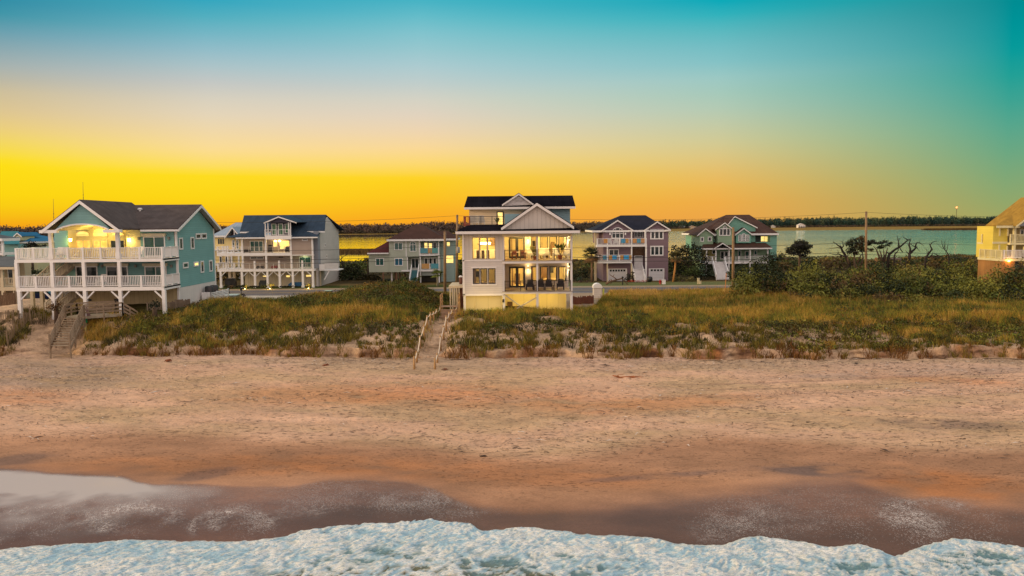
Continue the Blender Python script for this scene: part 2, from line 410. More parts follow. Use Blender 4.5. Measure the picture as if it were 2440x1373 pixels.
# ================================================================ terrain
def toe(X): return 60.8-.066*X+1.3*fbm(X*.22, 0*X, 3, 2)+.8*fbm(X*.8, 0*X+5, 4, 2)
def beachz(Y): return np.interp(Y, [8,20,25,28.5,34,45,60,80], [-1.5,-.55,-.12,.05,.25,.75,1.2,1.3])
def pathx(Y): return -6.75+(np.asarray(Y)-60)*.066
def land(X, Y):
    X = np.asarray(X, float); Y = np.asarray(Y, float); s = Y-toe(X)
    gul = np.exp(-((X+39.2)/2.0)**2); pth = np.exp(-((X-pathx(Y))/1.05)**4)*sst(74, 71, Y)
    open_ = np.clip(gul+np.exp(-((X-pathx(Y))/1.3)**4), 0, 1)
    sc = .72*(.55+.6*(fbm(X*.35, 0*X+2, 9, 3)+.5))
    zc = 3.15+1.25*sst(-20, -27, X)-.5*sst(-38, -44, X)-.35*sst(34, 20, X)*sst(3, 8, X)
    rise = np.clip((s-.25)/8.4, 0, 1); rise = rise*.55+.45*sst(0, 1, rise)
    z = 1.2+sc*sst(0, .55, s)*(1-open_*.85)+(zc-1.2-sc*(1-open_*.85))*rise
    z = z-(gul*sst(7, 1, s)*.35)-.32*pth*sst(0, 2, s)
    k2 = sst(-22, -25, X)*sst(-37, -34, X); fall = sst(75, 106, Y)*(1-k2)+sst(70.5, 91, Y)*k2; fall = np.where(X < -35, fall*(1-sst(-34, -37, X))+sst(80, 106, Y)*sst(-34, -37, X), fall); z = z+k2*.9*sst(72, 84, Y)*sst(106, 98, Y)
    z = z+(2.0-z)*fall
    sx = np.where(X > -12.6, 3.3, 7.0)
    z = z+2.55*np.exp(-((X+12.6)/sx)**2-((Y-84)/np.where(Y < 84, 9.5, 7.5))**2)
    z = z+.55*np.exp(-((X-34)/12)**2-((Y-94)/13)**2)
    z = z+sst(-.1, .25, s)*sst(2.2, .7, s)*(.13*fbm(X*1.1, s*2.6, 23, 3)+.09*fbm(X*3, s*7, 24, 2))
    z = z+sst(1, 5, s)*sst(112, 98, Y)*(.5*fbm(X*.14, Y*.14, 21, 3)+.28*fbm(X*.6, Y*.6, 22, 3))
    z = z-(2.0+1.6)*sst(200, 226, Y+14*fbm(X*.03, Y*.03, 31, 3))
    return z
def marsh(X, Y, z):
    """far ground: bed of the lagoon, then the far shore"""
    sh = 985+30*fbm(X*.004, 0*X, 41, 3)-250*sst(-240, -520, X)
    return np.where(Y > 300, -1.6+2.1*sst(sh-15, sh+15, Y)+1.2*sst(1050, 1300, Y), z)
def persp_grid(us, Ys_of):
    """columns at slopes us (x = u * (y + 12)); Ys_of(u-column) gives rows"""
    pass
def quads(nr, nc):
    i = np.arange(nr-1)[:, None]*nc+np.arange(nc-1)[None]; i = i.ravel()
    return np.stack([i, i+1, i+1+nc, i+nc], 1)
def topix(X, Y, Z):
    P = np.stack([X, Y, Z-CAMH], -1)@np.array(CM); return CX+F*P[..., 0]/-P[..., 2], CY-F*P[..., 1]/-P[..., 2]
def curve(pts, z):       # measured shoreline points -> world y as a function of x
    w = [PZ(a, b, z) for a, b in pts]; xs = np.array([p.x for p in w]); ys = np.array([p.y for p in w])
    i = np.argsort(xs); xs = xs[i]; ys = ys[i]
    xs = np.concatenate([[xs[0]-30], xs, [xs[-1]+30]]); ys = np.concatenate([[ys[0]], ys, [ys[-1]]])
    return lambda X: np.interp(X, xs, ys)
FOAM = curve([(0,1302),(130,1294),(300,1282),(450,1286),(600,1281),(690,1270),(720,1260),(780,1252),(830,1246),(900,1240),(1000,1236),(1060,1236),(1120,1243),(1150,1256),(1250,1253),(1330,1257),(1380,1268),(1480,1272),(1560,1279),(1610,1291),(1660,1291),(1720,1290),(1760,1280),(1810,1273),(1860,1276),(1900,1281),(1970,1294),(2050,1292),(2090,1302),(2130,1318),(2170,1309),(2220,1290),(2260,1279),(2340,1284),(2440,1296)], .12)
FILM = curve([(0,1122),(60,1124),(130,1134),(200,1134),(290,1137),(330,1148),(370,1157),(560,1159),(700,1156),(770,1148),(870,1142),(960,1147),(1040,1166),(1120,1196),(1250,1212),(1400,1198),(1600,1180),(1750,1164),(1900,1140),(2020,1140),(2080,1156),(2170,1182),(2240,1184),(2440,1196)], .2)
MOIST = curve([(0,1032),(300,1030),(500,1038),(700,1045),(1000,1060),(1200,1083),(1300,1082),(1450,1070),(1600,1043),(1720,1032),(1900,1046),(2200,1065),(2440,1068)], .5)
def blob(px, py, cx, cy, rx, ry, ang=0):
    a = math.radians(ang); u = (px-cx)*math.cos(a)+(py-cy)*math.sin(a); v = -(px-cx)*math.sin(a)+(py-cy)*math.cos(a)
    return np.exp(-((u/rx)**2+(v/ry)**2)**1.5)
def C3(c, k=1.0): return np.array(lin(c))*k
ALB = .82
def beach_mesh():
    u = np.linspace(-1, 1, 760); rows = np.concatenate([np.linspace(8, 22, 12)[:-1], np.linspace(22, 36, 170)[:-1], np.linspace(36, 60, 200)])
    U, Rr = np.meshgrid(u, (rows-8)/52.0)
    Y0 = 8+Rr*52; X = U*(Y0*.78+12); Y = 8+Rr*(toe(X)+.25-8)
    z = beachz(Y)*1.0; z = z+(1.2-beachz(toe(X)))*sst(50, 60, Y)
    dry = sst(-1, 2.5, Y-MOIST(X))
    z = z+dry*(.10*fbm(X*.5, Y*.9, 51, 3)+.055*fbm(X*2.6, Y*4.2, 52, 3))+.05*fbm(X*.12, Y*.3, 53, 2)
    px, py = topix(X, Y, z)
    n = fbm(X*.16, Y*.5, 61, 4); n2 = fbm(X*.6, Y*1.4, 62, 3)
    wob = 3.2*fbm(X*.08, Y*.1, 63, 3)
    col = np.empty(X.shape+(4,))
    sand = C3((213,177,141)); pink = C3((209,169,141)); moist = C3((178,134,104)); wet = C3((150,108,86)); orange = C3((206,138,90)); dk = C3((88,78,80)); grey = C3((168,150,140))
    def mixc(a, b, k): return a*(1-k[..., None])+b*k[..., None]
    c = mixc(np.broadcast_to(sand, X.shape+(3,)), pink, np.clip(.5+2*n, 0, 1))
    mo = 1-sst(-1.6, 1.3, Y-MOIST(X)+.9*n); c = mixc(c, moist, mo)
    nf = sst(4.5, .3, Y-FOAM(X)+.8*n); we = 1-sst(-2.2, 1.4, Y-FILM(X)+.5*n+.4*n2); c = mixc(c, wet, we); c = mixc(c, C3((114,80,62)), nf*.75)
    e = n2*1.2
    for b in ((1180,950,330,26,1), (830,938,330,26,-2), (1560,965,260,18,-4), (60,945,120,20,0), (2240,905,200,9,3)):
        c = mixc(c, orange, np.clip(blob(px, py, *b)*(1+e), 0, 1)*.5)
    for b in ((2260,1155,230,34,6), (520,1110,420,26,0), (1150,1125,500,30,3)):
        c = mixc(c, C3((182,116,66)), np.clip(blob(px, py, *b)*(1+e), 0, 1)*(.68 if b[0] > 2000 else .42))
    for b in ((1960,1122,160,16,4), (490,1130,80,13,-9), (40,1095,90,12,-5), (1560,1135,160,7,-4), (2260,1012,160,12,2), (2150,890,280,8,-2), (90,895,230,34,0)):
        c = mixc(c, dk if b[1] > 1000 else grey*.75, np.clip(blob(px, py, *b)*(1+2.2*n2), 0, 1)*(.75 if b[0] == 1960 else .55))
    s = Y-toe(X); c = mixc(c, grey, sst(-7, -1, s)*.35)
    for pts, st in (([(1500,921),(1800,919),(2100,908),(2440,893)],.8), ([(1640,910),(1850,905),(2100,896),(2440,884)],1.), ([(1700,934),(2000,925),(2440,905)],.6), ([(1300,940),(1700,936),(2100,930),(2440,926)],.45)):
        yc = curve(pts, 1.12)(X)+.10*fbm(X*.4, 0*X, 67, 2); k = np.exp(-((Y-yc)/.15)**2)*sst(1450, 1750, px)*st*np.clip(.75+1.2*n2, 0, 1); c = mixc(c, C3((128,104,96)), k*.6); z = z-.05*k
    c *= (1+.35*n+.25*n2)[..., None]
    col[..., :3] = np.clip(c*ALB, 0, 1); col[..., 3] = np.clip(.12*mo+.88*we, 0, 1)
    m, t, b = base('beach_sand'); a = t.new('ShaderNodeVertexColor', layer_name='tint'); p = t.pos(); wetm = a.outputs['Alpha']
    rel = t.math('SUBTRACT', 1, t.rng(wetm, .02, .2))
    st = t.noise(p, 1, 4, .6, (1.3,4.4,2)); fine = t.noise(p, 1, 3, .6, (9,16,9)); big = t.noise(p, 1, 3, .55, (.22,.6,.3)); grn = t.noise(p, 60, 2)
    pits = t.rng(st, .54, .66); lum = t.rng(t.noise(p, 1, 3, .5, (3.2,9,3)), .60, .70)
    den = t.rng(big, .36, .55)
    sp = t.math('MULTIPLY', t.math('MULTIPLY', t.math('MAXIMUM', t.math('MULTIPLY', pits, .55), lum), den), rel)
    k = t.math('SUBTRACT', t.rng(fine, .3, .7, .84, 1.14, False), t.math('MULTIPLY', sp, .85))
    k = t.math('MULTIPLY', k, t.rng(grn, .3, .7, .93, 1.07, False))
    t.link(t.mix(1, a.outputs[0], k, 'MULTIPLY'), b.inputs['Base Color'])
    t.link(t.rng(wetm, 0, .9, .9, .45, False), b.inputs['Roughness']); t.link(t.rng(wetm, 0, 1, .15, .25, False), b.inputs['Specular IOR Level'])
    h = t.math('ADD', t.math('MULTIPLY', st, -.8), t.math('ADD', t.math('MULTIPLY', fine, .35), t.math('MULTIPLY', lum, -.7)))
    h = t.math('MULTIPLY', h, t.math('ADD', t.math('MULTIPLY', rel, .96), .04))
    t.link(t.bump(h, .9, .16), b.inputs['Normal'])
    V = np.stack([X, Y, z], -1).reshape(-1, 3)
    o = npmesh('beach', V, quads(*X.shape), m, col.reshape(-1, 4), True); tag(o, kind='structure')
def gdens(X, Y):
    """how thick the dune grass grows, 0..1"""
    s = Y-toe(X); n = fbm(X*.28, Y*.45, 71, 4); n2 = fbm(X*.9, Y*1.3, 72, 3)
    edge = np.interp(X, [-46,-40,-36.5,-30,-22,-17,-8,-4,4,14,22,27,34,45], [5,4.2,1.3,1.4,3.0,5.6,6.6,6.4,6.2,5.6,6,3.2,2.2,2.2])
    d = sst(-.8, .9, s-edge-.9*sst(-26, -18, X)*sst(26, 16, X)+5.6*n+2.4*n2)
    d = d*(1-.9*sst(.55, .75, fbm(X*.2, Y*.35, 74, 3)+.5)*sst(9, 6, s))
    d = d*(1-np.exp(-((X-pathx(Y))/1.25)**4)*sst(74, 71, Y))
    d = d*(1-np.exp(-((X+42.9)/3.4)**4)*sst(6.0, 4.2, s))
    d = d*sst(108.5, 106.5, Y)
    lot = sst(-23.5, -26, X)*sst(0, 1.2, Y-(82.6+(X+32.6)*1.69))            # driveway side behind the teal house
    return np.clip(d*(1-lot), 0, 1)
def ground_mesh():
    s = np.concatenate([np.linspace(-.3, 1.2, 30)[:-1], np.linspace(1.2, 14, 120)[:-1], np.linspace(14, 50, 150)[:-1], np.linspace(50, 180, 90)[:-1], np.linspace(180, 860, 40)[:-1], np.linspace(860, 1400, 60)[:-1], np.geomspace(1400, 6500, 12)])
    u = np.linspace(-1, 1, 640); U, Sg = np.meshgrid(u, s)
    Yb = Sg+60.8; X = U*(Yb*.78+12); k = sst(200, 20, Sg); Y = Sg+60.8*(1-k)+toe(X)*k
    z = marsh(X, Y, land(X, Y)); ss = Y-toe(X)
    n = fbm(X*.5, Y*.5, 81, 4); d = gdens(X, Y)
    def mixc(a, b, k): return a*(1-k[..., None])+b*k[..., None]
    c = np.broadcast_to(C3((204,172,142)), X.shape+(3,))*.76; c = mixc(c, C3((120,92,60))*.6, np.clip(.15+1.5*fbm(X*1.1, Y*1.6, 85, 4), 0, 1)*sst(.5, 1.5, ss)*sst(12, 9, ss)*.75)
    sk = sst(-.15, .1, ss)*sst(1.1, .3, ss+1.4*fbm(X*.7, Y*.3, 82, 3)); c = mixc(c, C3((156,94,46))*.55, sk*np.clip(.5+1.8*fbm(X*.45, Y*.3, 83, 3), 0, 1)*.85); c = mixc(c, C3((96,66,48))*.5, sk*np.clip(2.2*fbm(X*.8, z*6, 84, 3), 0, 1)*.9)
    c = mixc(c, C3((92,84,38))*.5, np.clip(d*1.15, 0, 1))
    c = mixc(c, C3((120,100,46))*.7, sst(104, 108, Y)*.9)
    c = mixc(c, C3((72,82,30))*.75, sst(117.5, 120, Y+.6*n)*sst(127, 124, Y))
    c = mixc(c, C3((150,130,110))*.7, sst(-24, -26.5, X)*sst(86, 89, Y)*sst(108, 106, Y))
    c = mixc(c, C3((88,72,36))*.6, sst(126, 131, Y))
    c = mixc(c, C3((150,120,50))*.7, sst(300, 420, Y)*sst(1500, 1290, Y))
    c = mixc(c, C3((40,50,30))*.7, sst(1270, 1310, Y))
    c = c*(1+.5*n)[..., None]
    m, t, b = base('dune_ground'); a = t.new('ShaderNodeVertexColor', layer_name='tint'); p = t.pos()
    f = t.noise(p, 5, 5, .6); t.link(t.mix(1, a.outputs[0], t.rng(f, .3, .7, .7, 1.25, False), 'MULTIPLY'), b.inputs['Base Color'])
    b.inputs['Roughness'].default_value = .95; b.inputs['Specular IOR Level'].default_value = .15
    t.link(t.bump(f, .8, .15), b.inputs['Normal'])
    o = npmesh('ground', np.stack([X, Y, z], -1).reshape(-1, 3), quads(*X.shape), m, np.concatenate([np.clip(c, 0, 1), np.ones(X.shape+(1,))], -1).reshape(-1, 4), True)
    tag(o, kind='structure')
beach_mesh(); ground_mesh()
# ---------------------------------------------------------------- water
def water_mat(name, tint, rough, wave, wsc, dist, ior=1.33, far=1):
    m, t, b = base(name); p = t.pos()
    h = t.math('ADD', t.noise(p, 1, 4, .55, wsc), t.math('MULTIPLY', t.noise(p, 1, 2, .5, tuple(3.1*x for x in wsc)), .35))
    b.inputs['Base Color'].default_value = (*tint, 1); b.inputs['Roughness'].default_value = rough; b.inputs['IOR'].default_value = ior
    band = t.noise(p, 1, 3, .5, (.0025,.022,.01)); t.link(t.rng(band, .35, .65, rough, rough+.05, False), b.inputs['Roughness'])
    sy = t.new('ShaderNodeSeparateXYZ'); t.link(p, sy.inputs[0]); bp = t.n[t.bump(h, wave, dist).node.name]; fy = t.rng(sy.outputs[1], 230, 640, 1/far, 1); fx = t.rng(t.math('DIVIDE', sy.outputs[0], sy.outputs[1]), -.16, .36, .14 if far > 1 else 1, 1); t.link(t.math('MULTIPLY', t.math('MULTIPLY', fy, fx), wave), bp.inputs['Strength'])
    if far > 1: b.inputs['Metallic'].default_value = 1; b.inputs['Base Color'].default_value = (1,1,1,1); t.link(bp.outputs[0], b.inputs['Normal']); b.inputs['Specular IOR Level'].default_value = .9
    return m
LAG = water_mat('lagoon_water', (.03,.07,.07), .03, .75, (.28,.9,.5), .22, 1.33, 3)
o = MB().add([(-2600,196,0),(2600,196,0),(2600,1900,0),(-2600,1900,0)], [(0,1,2,3)]).build('lagoon_water', LAG, loc=(0,196,0)); tag(o, kind='structure')
SEA = water_mat('sea_water', (.02,.07,.075), .12, .6, (.8,1.6,1), .35)
o = MB().add([(-900,-1500,-.42),(900,-1500,-.42),(900,22.5,-.42),(-900,22.5,-.42)], [(0,1,2,3)]).build('sea_water', SEA, loc=(0,0,-.42)); tag(o, kind='structure')
def swash():
    u = np.linspace(-1, 1, 620); r = np.linspace(0, 1, 110); U, Rr = np.meshgrid(u, r)
    X = U*36; ye = FILM(X)+.22*fbm(X*.8, 0*X, 91, 3); Y = 19+Rr*(ye-19)
    z = beachz(Y)+.05*fbm(X*.12, Y*.3, 53, 2)+.016
    px, py = topix(X, Y, z); dist = ye-Y
    n = fbm(X*.35, Y*.6, 92, 4); n2 = fbm(X*1.1, Y*1.1, 93, 3)
    bub = np.zeros_like(X); fil = np.zeros_like(X)
    for b in ((880,1185,250,34,3,.9), (1060,1195,70,50,25,1), (1800,1240,130,50,12,.55), (1740,1235,60,45,30,.9), (2230,1205,180,22,2,.6), (2180,1250,90,45,25,.9), (2330,1240,90,60,10,.45), (560,1225,90,40,20,.75), (600,1235,40,36,40,.9), (380,1210,100,40,-25,.7), (150,1235,150,30,-18,.5), (1950,1195,150,35,8,.45), (2020,1250,70,40,30,.45)):
        bub = np.maximum(bub, blob(px, py, *b[:5])*b[5])
    def arc(cx, cy, rx, ry, w, a0, a1):
        u = (px+14*n2-cx)/rx; v = (py+9*n-cy)/ry; rr = np.hypot(u, v); th = np.degrees(np.arctan2(-v, u)) % 360
        return np.exp(-((rr-1)/w)**2)*sst(a0-14, a0+10, th)*sst(a1+14, a1-10, th)
    for q in ((575,1262,70,46,.26,10,175,.75), (520,1258,60,40,.22,60,200,.5), (330,1262,95,62,.34,20,150,.6), (90,1300,190,92,.2,40,130,.55), (30,1290,260,70,.22,20,110,.5), (180,1290,150,60,.25,50,150,.4), (720,1270,110,60,.3,60,170,.3), (2150,1300,90,75,.36,20,120,.6), (2215,1232,120,42,.3,40,150,.5), (1830,1330,170,90,.32,50,150,.3), (1010,1240,150,52,.34,20,130,.35)):
        fil = np.maximum(fil, arc(*q[:7])*q[7])
    sheen = np.clip(blob(px, py, 40, 1152, 360, 30, 3)*(.85+.8*n)+blob(px, py, 250, 1156, 120, 16, 2)*.8+.5*blob(px, py, 60, 1195, 420, 75, -5)*(.8+1.2*n2), 0, .95)*sst(0, .5, dist)  # pale sheen of reflected sky painted into the film colour
    fil = np.maximum(fil, np.exp(-((dist-.03)/.05)**2)*np.clip(.3+1.6*n, 0, 1)*.35)
    fil = np.clip(fil*(1+1.2*n2), 0, 1); bub = np.clip(bub*(1+1.4*n2+.8*n), 0, 1)
    m = bpy.data.materials.new('swash_film'); m.use_nodes = True; t = NT(m); t.n.clear()
    out = t.new('ShaderNodeOutputMaterial'); a = t.new('ShaderNodeVertexColor', layer_name='tint'); sp = t.new('ShaderNodeSeparateColor'); t.link(a.outputs[0], sp.inputs[0]); p = t.pos()
    gl = t.new('ShaderNodeBsdfGlossy'); gl.inputs['Roughness'].default_value = .16
    mp = t.new('ShaderNodeMapping'); mp.inputs['Scale'].default_value = (1.2,2.6,2); t.link(p, mp.inputs[0])
    t.link(t.bump(t.noise(mp.outputs[0], 2.2, 3), .25, .03), gl.inputs['Normal'])
    tr = t.new('ShaderNodeBsdfTransparent'); tr.inputs[0].default_value = (.92,.89,.90,1)
    fr = t.new('ShaderNodeFresnel'); fr.inputs[0].default_value = 1.36; mx = t.new('ShaderNodeMixShader'); t.link(t.math('ADD', t.math('MULTIPLY', fr.outputs[0], .5), t.math('MULTIPLY', a.outputs['Alpha'], .10), clamp=True), mx.inputs[0])
    t.link(tr.outputs[0], mx.inputs[1]); t.link(gl.outputs[0], mx.inputs[2])
    df = t.new('ShaderNodeBsdfDiffuse'); df.inputs[0].default_value = (.74,.66,.63,1)
    vo = t.new('ShaderNodeTexVoronoi', feature='F1'); vo.inputs['Scale'].default_value = 20; t.link(p, vo.inputs['Vector'])
    vs = t.new('ShaderNodeSeparateColor'); t.link(vo.outputs['Color'], vs.inputs[0])
    dot = t.math('MULTIPLY', t.rng(vo.outputs['Distance'], .46, .22), t.math('GREATER_THAN', t.math('MULTIPLY', sp.outputs[0], .85), vs.outputs[0]))
    sn = t.noise(p, 1, 4, .65, (3,3,3)); ve = t.new('ShaderNodeTexVoronoi', feature='DISTANCE_TO_EDGE'); ve.inputs['Scale'].default_value = 4.2; wv = t.new('ShaderNodeMapping'); wv.inputs['Scale'].default_value = (1,.75,1); t.link(p, wv.inputs[0]); dv = t.new('ShaderNodeVectorMath'); dv.operation = 'ADD'; nz = t.new('ShaderNodeTexNoise'); nz.inputs['Scale'].default_value = 3; t.link(p, nz.inputs['Vector']); t.link(wv.outputs[0], dv.inputs[0]); t.link(nz.outputs['Color'], dv.inputs[1]); t.link(dv.outputs[0], ve.inputs['Vector']); lace = t.rng(ve.outputs['Distance'], .13, .03); f2 = t.math('MULTIPLY', sp.outputs[1], t.math('MULTIPLY', t.math('ADD', t.math('MULTIPLY', lace, .85), .12), t.rng(sn, .3, .6, .2, 1)))
    k = t.math('MAXIMUM', t.math('MAXIMUM', t.math('MULTIPLY', dot, .55), t.math('MULTIPLY', f2, .8)), t.math('MULTIPLY', a.outputs['Alpha'], .55), clamp=True)
    m3 = t.new('ShaderNodeMixShader'); t2 = t.new('ShaderNodeBsdfTransparent'); t.link(sp.outputs[2], m3.inputs[0]); t.link(t2.outputs[0], m3.inputs[1]); m2 = t.new('ShaderNodeMixShader'); t.link(k, m2.inputs[0]); t.link(mx.outputs[0], m2.inputs[1]); t.link(df.outputs[0], m2.inputs[2]); t.link(m2.outputs[0], m3.inputs[2]); t.link(m3.outputs[0], out.inputs[0])
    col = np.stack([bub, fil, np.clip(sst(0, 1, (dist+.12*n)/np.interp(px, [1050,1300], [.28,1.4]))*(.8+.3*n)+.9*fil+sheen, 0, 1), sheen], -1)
    o = npmesh('swash_water', np.stack([X, Y, z], -1).reshape(-1, 3), quads(*X.shape), m, col.reshape(-1, 4), True); tag(o, kind='structure')
swash()
def surf():
    u = np.linspace(-1, 1, 820); r = np.linspace(0, 1, 190); U, Rr = np.meshgrid(u, r)
    X = U*26; fe = FOAM(X)+.22*fbm(X*1.5, 0*X, 101, 3)+.10*fbm(X*6, 0*X, 102, 2); Y = 15.5+Rr*(fe-15.5); d = fe-Y
    wx = X+.5*fbm(X*.8, Y*.8, 103, 3); wy = Y+.5*fbm(X*.8+9, Y*.8, 104, 3)
    a = 1-np.abs(2*fbm(wx*1.1+wy*.5, wy*1.3, 105, 4)); b = 1-np.abs(2*fbm(wx*3.2, wy*3.6, 106, 4)); c = fbm((wx*.75+wy*.66)*4, (wy*.75-wx*.66)*13, 107, 4, .6)
    big = fbm(X*.35, Y*.5, 108, 3)
    z = beachz(np.maximum(Y, 22))*.4+.02+.09*sst(-.02, .35, d)+.05*(a-.6)*sst(0, .8, d)+.04*(b-.6)*sst(0, .4, d)+.05*c*sst(0, .3, d)+.06*big*sst(.3, 2, d)
    thin = sst(2.2, 5.2, d+1.8*big+.8*(.6-a)); thin = np.maximum(thin, sst(10.5, 14.5, X+ (27-Y)*.9)*sst(.6, 1.6, d)*.9)
    hole = np.clip(sst(.52, .3, .5*a+.5*b)*(.2+.9*thin)+.6*thin*sst(.8, .4, .5*a+.5*b), 0, 1)
    n = fbm(X*.9, Y*.9, 109, 3)
    def mixc(p, q, k): return p*(1-k[..., None])+q*k[..., None]
    col = mixc(np.broadcast_to(np.array([.93,.93,.93]), X.shape+(3,)), np.array([.36,.60,.76]), np.clip(.32+1.6*n+.7*(.6-b)-1.9*c, 0, 1)*.9)  # blue shading of hollows and cream highlights of crests painted into the foam
    col = mixc(col, np.array([.93,.88,.76]), np.clip(2.6*c-.1, 0, 1)*.7); col = mixc(col, np.array([.86,.80,.70]), sst(.25, .0, d)*.8)
    deep = mixc(np.broadcast_to(np.array([.17,.30,.34]), X.shape+(3,)), np.array([.16,.14,.06]), sst(3.2, 4.6, d+1.2*n)*sst(9, 4, X))
    col = mixc(col, deep, hole)
    m, t, bs = base('sea_foam'); at = t.new('ShaderNodeVertexColor', layer_name='tint'); p = t.pos()
    mpf = t.new('ShaderNodeMapping'); mpf.inputs['Rotation'].default_value = (0,0,.7); mpf.inputs['Scale'].default_value = (1,2.4,1); t.link(p, mpf.inputs[0]); f = t.noise(mpf.outputs[0], 7, 8, .8); tk = t.math('SUBTRACT', 1, at.outputs['Alpha']); t.link(t.mix(t.math('MULTIPLY', t.rng(f, .53, .36), t.math('MULTIPLY', tk, .8)), t.mix(1, at.outputs[0], t.rng(f, .3, .65, .8, 1.2, False), 'MULTIPLY'), (.22,.42,.54)), bs.inputs['Base Color'])
    t.link(t.rng(at.outputs['Alpha'], 0, 1, .8, .12, False), bs.inputs['Roughness']); t.link(t.bump(f, 1, .12), bs.inputs['Normal'])
    o = npmesh('sea_foam', np.stack([X, Y, z], -1).reshape(-1, 3), quads(*X.shape), m, np.concatenate([np.clip(col, 0, 1), hole[..., None]], -1).reshape(-1, 4), True)
    tag(o, kind='stuff', label='white breaking surf with blue hollows along the water edge')
surf()
# ---------------------------------------------------------------- road
ASPH = mat('asphalt', (.085,.075,.085), .85, .25, .6, bump=.3, bscale=20)
def road():
    xs = np.linspace(-110, 120, 116); zr = 2.06
    mb = MB(); mb.add([(-115,107.5,zr),(125,107.5,zr),(125,116.5,zr),(-115,116.5,zr)], [(0,1,2,3)])
    tag(mb.build('road', ASPH, loc=(0,112,zr)), kind='structure')
    mk = MB()
    for y in (107.9, 116.0): mk.add([(-115,y,zr+.004),(125,y,zr+.004),(125,y+.14,zr+.004),(-115,y+.14,zr+.004)], [(0,1,2,3)])
    tag(mk.build('edge_line', mat('road_paint', (.6,.58,.52), .7), loc=(0,112,zr+.004)), kind='structure')
    mk = MB()
    for y in (111.85, 112.15): mk.add([(-115,y,zr+.004),(125,y,zr+.004),(125,y+.11,zr+.004),(-115,y+.11,zr+.004)], [(0,1,2,3)])
    tag(mk.build('centre_line', mat('yellow_paint', (.55,.38,.05), .7), loc=(0,112,zr+.004)), kind='structure')
    p = MB().add([(-115,116.6,zr+.02),(125,116.6,zr+.02),(125,119.0,zr+.02),(-115,119.0,zr+.02)], [(0,1,2,3)])
    tag(p.build('pavement', mat('path_concrete', (.27,.20,.13), .9, .15, .5), loc=(0,117,zr+.02)), kind='structure')
    lw = MB().add([(5,119.0,zr+.01),(125,119.0,zr+.01),(125,126,zr+.03),(5,126,zr+.03)], [(0,1,2,3)])
    tag(lw.build('lawn', mat('lawn_green', (.085,.10,.022), .95, .35, 2.5, bump=.8, bscale=30), loc=(60,122,zr)), kind='structure')
    def drive(q, mt):
        us = np.linspace(0, 1, 24); A, B = np.meshgrid(us, us); q = np.array(q, float)
        P = (q[0]*(1-A[...,None])+q[1]*A[...,None])*(1-B[...,None])+(q[3]*(1-A[...,None])+q[2]*A[...,None])*B[...,None]
        Z = np.maximum(land(P[...,0], P[...,1])+.05, 2.07)
        o = npmesh('driveway', np.stack([P[...,0], P[...,1], Z], -1).reshape(-1, 3), quads(24, 24), mt, None, True); tag(o, kind='structure')
    drive([(-46,92),(-22,96),(-20,107.3),(-50,107.3)], CONC)
    drive([(2.2,80),(9,82),(13.5,107.3),(3,107.3)], mat('sandy_concrete', (.27,.19,.12), .9, .15, .7))
road()
# ================================================================ dune grass, scrub, trees
LEAF = leafmat('foliage'); GRASSM = leafmat('grass_blades', .8)
def blades(X, Y, Z, h, w, lean, col):
    """one tapering bent blade each: base edge, middle edge, tip"""
    n = len(X); a = R.uniform(0, 2*np.pi, n); la = R.uniform(0, 2*np.pi, n)
    dx = np.cos(a)*w/2; dy = np.sin(a)*w/2*.4; lx = np.cos(la)*lean*h; ly = np.sin(la)*lean*h
    V = np.empty((n, 5, 3), np.float32)
    V[:,0] = np.stack([X-dx, Y-dy, Z-.06], -1); V[:,1] = np.stack([X+dx, Y+dy, Z-.06], -1)
    V[:,2] = np.stack([X+dx*.7+lx*.35, Y+dy*.7+ly*.35, Z+h*.6], -1); V[:,3] = np.stack([X-dx*.7+lx*.35, Y-dy*.7+ly*.35, Z+h*.6], -1)
    V[:,4] = np.stack([X+lx, Y+ly, Z+h], -1)
    b = np.arange(n)[:,None]*5
    T = np.concatenate([b+[0,1,2], b+[0,2,3], b+[3,2,4]], 0)
    C = np.repeat(np.clip(col, 0, 1), 5, 0)
    return V.reshape(-1, 3), T, C
GREEN = np.array([.19,.20,.024]); GOLD = np.array([.46,.26,.040]); OLIVE = np.array([.055,.064,.013]); RUST = np.array([.34,.145,.035]); STRAW = np.array([.52,.34,.10])
def pick(cols, k):
    """blend along a list of colours by k in 0..1"""
    k = np.clip(k, 0, .999)*(len(cols)-1); i = k.astype(int); f = (k-i)[:,None]; A = np.array(cols)
    return A[i]*(1-f)+A[i+1]*f
def in_house(X, Y):
    m = (X > -5.2)&(X < 6.2)&(Y > 73.8)&(Y < 92)
    m |= (X > -46)&(X < -30.5)&(Y > 69.5)&(Y < 85)
    m |= (X > -8.6)&(X < -4.5)&(Y > 72)&(Y < 79.5)
    return m
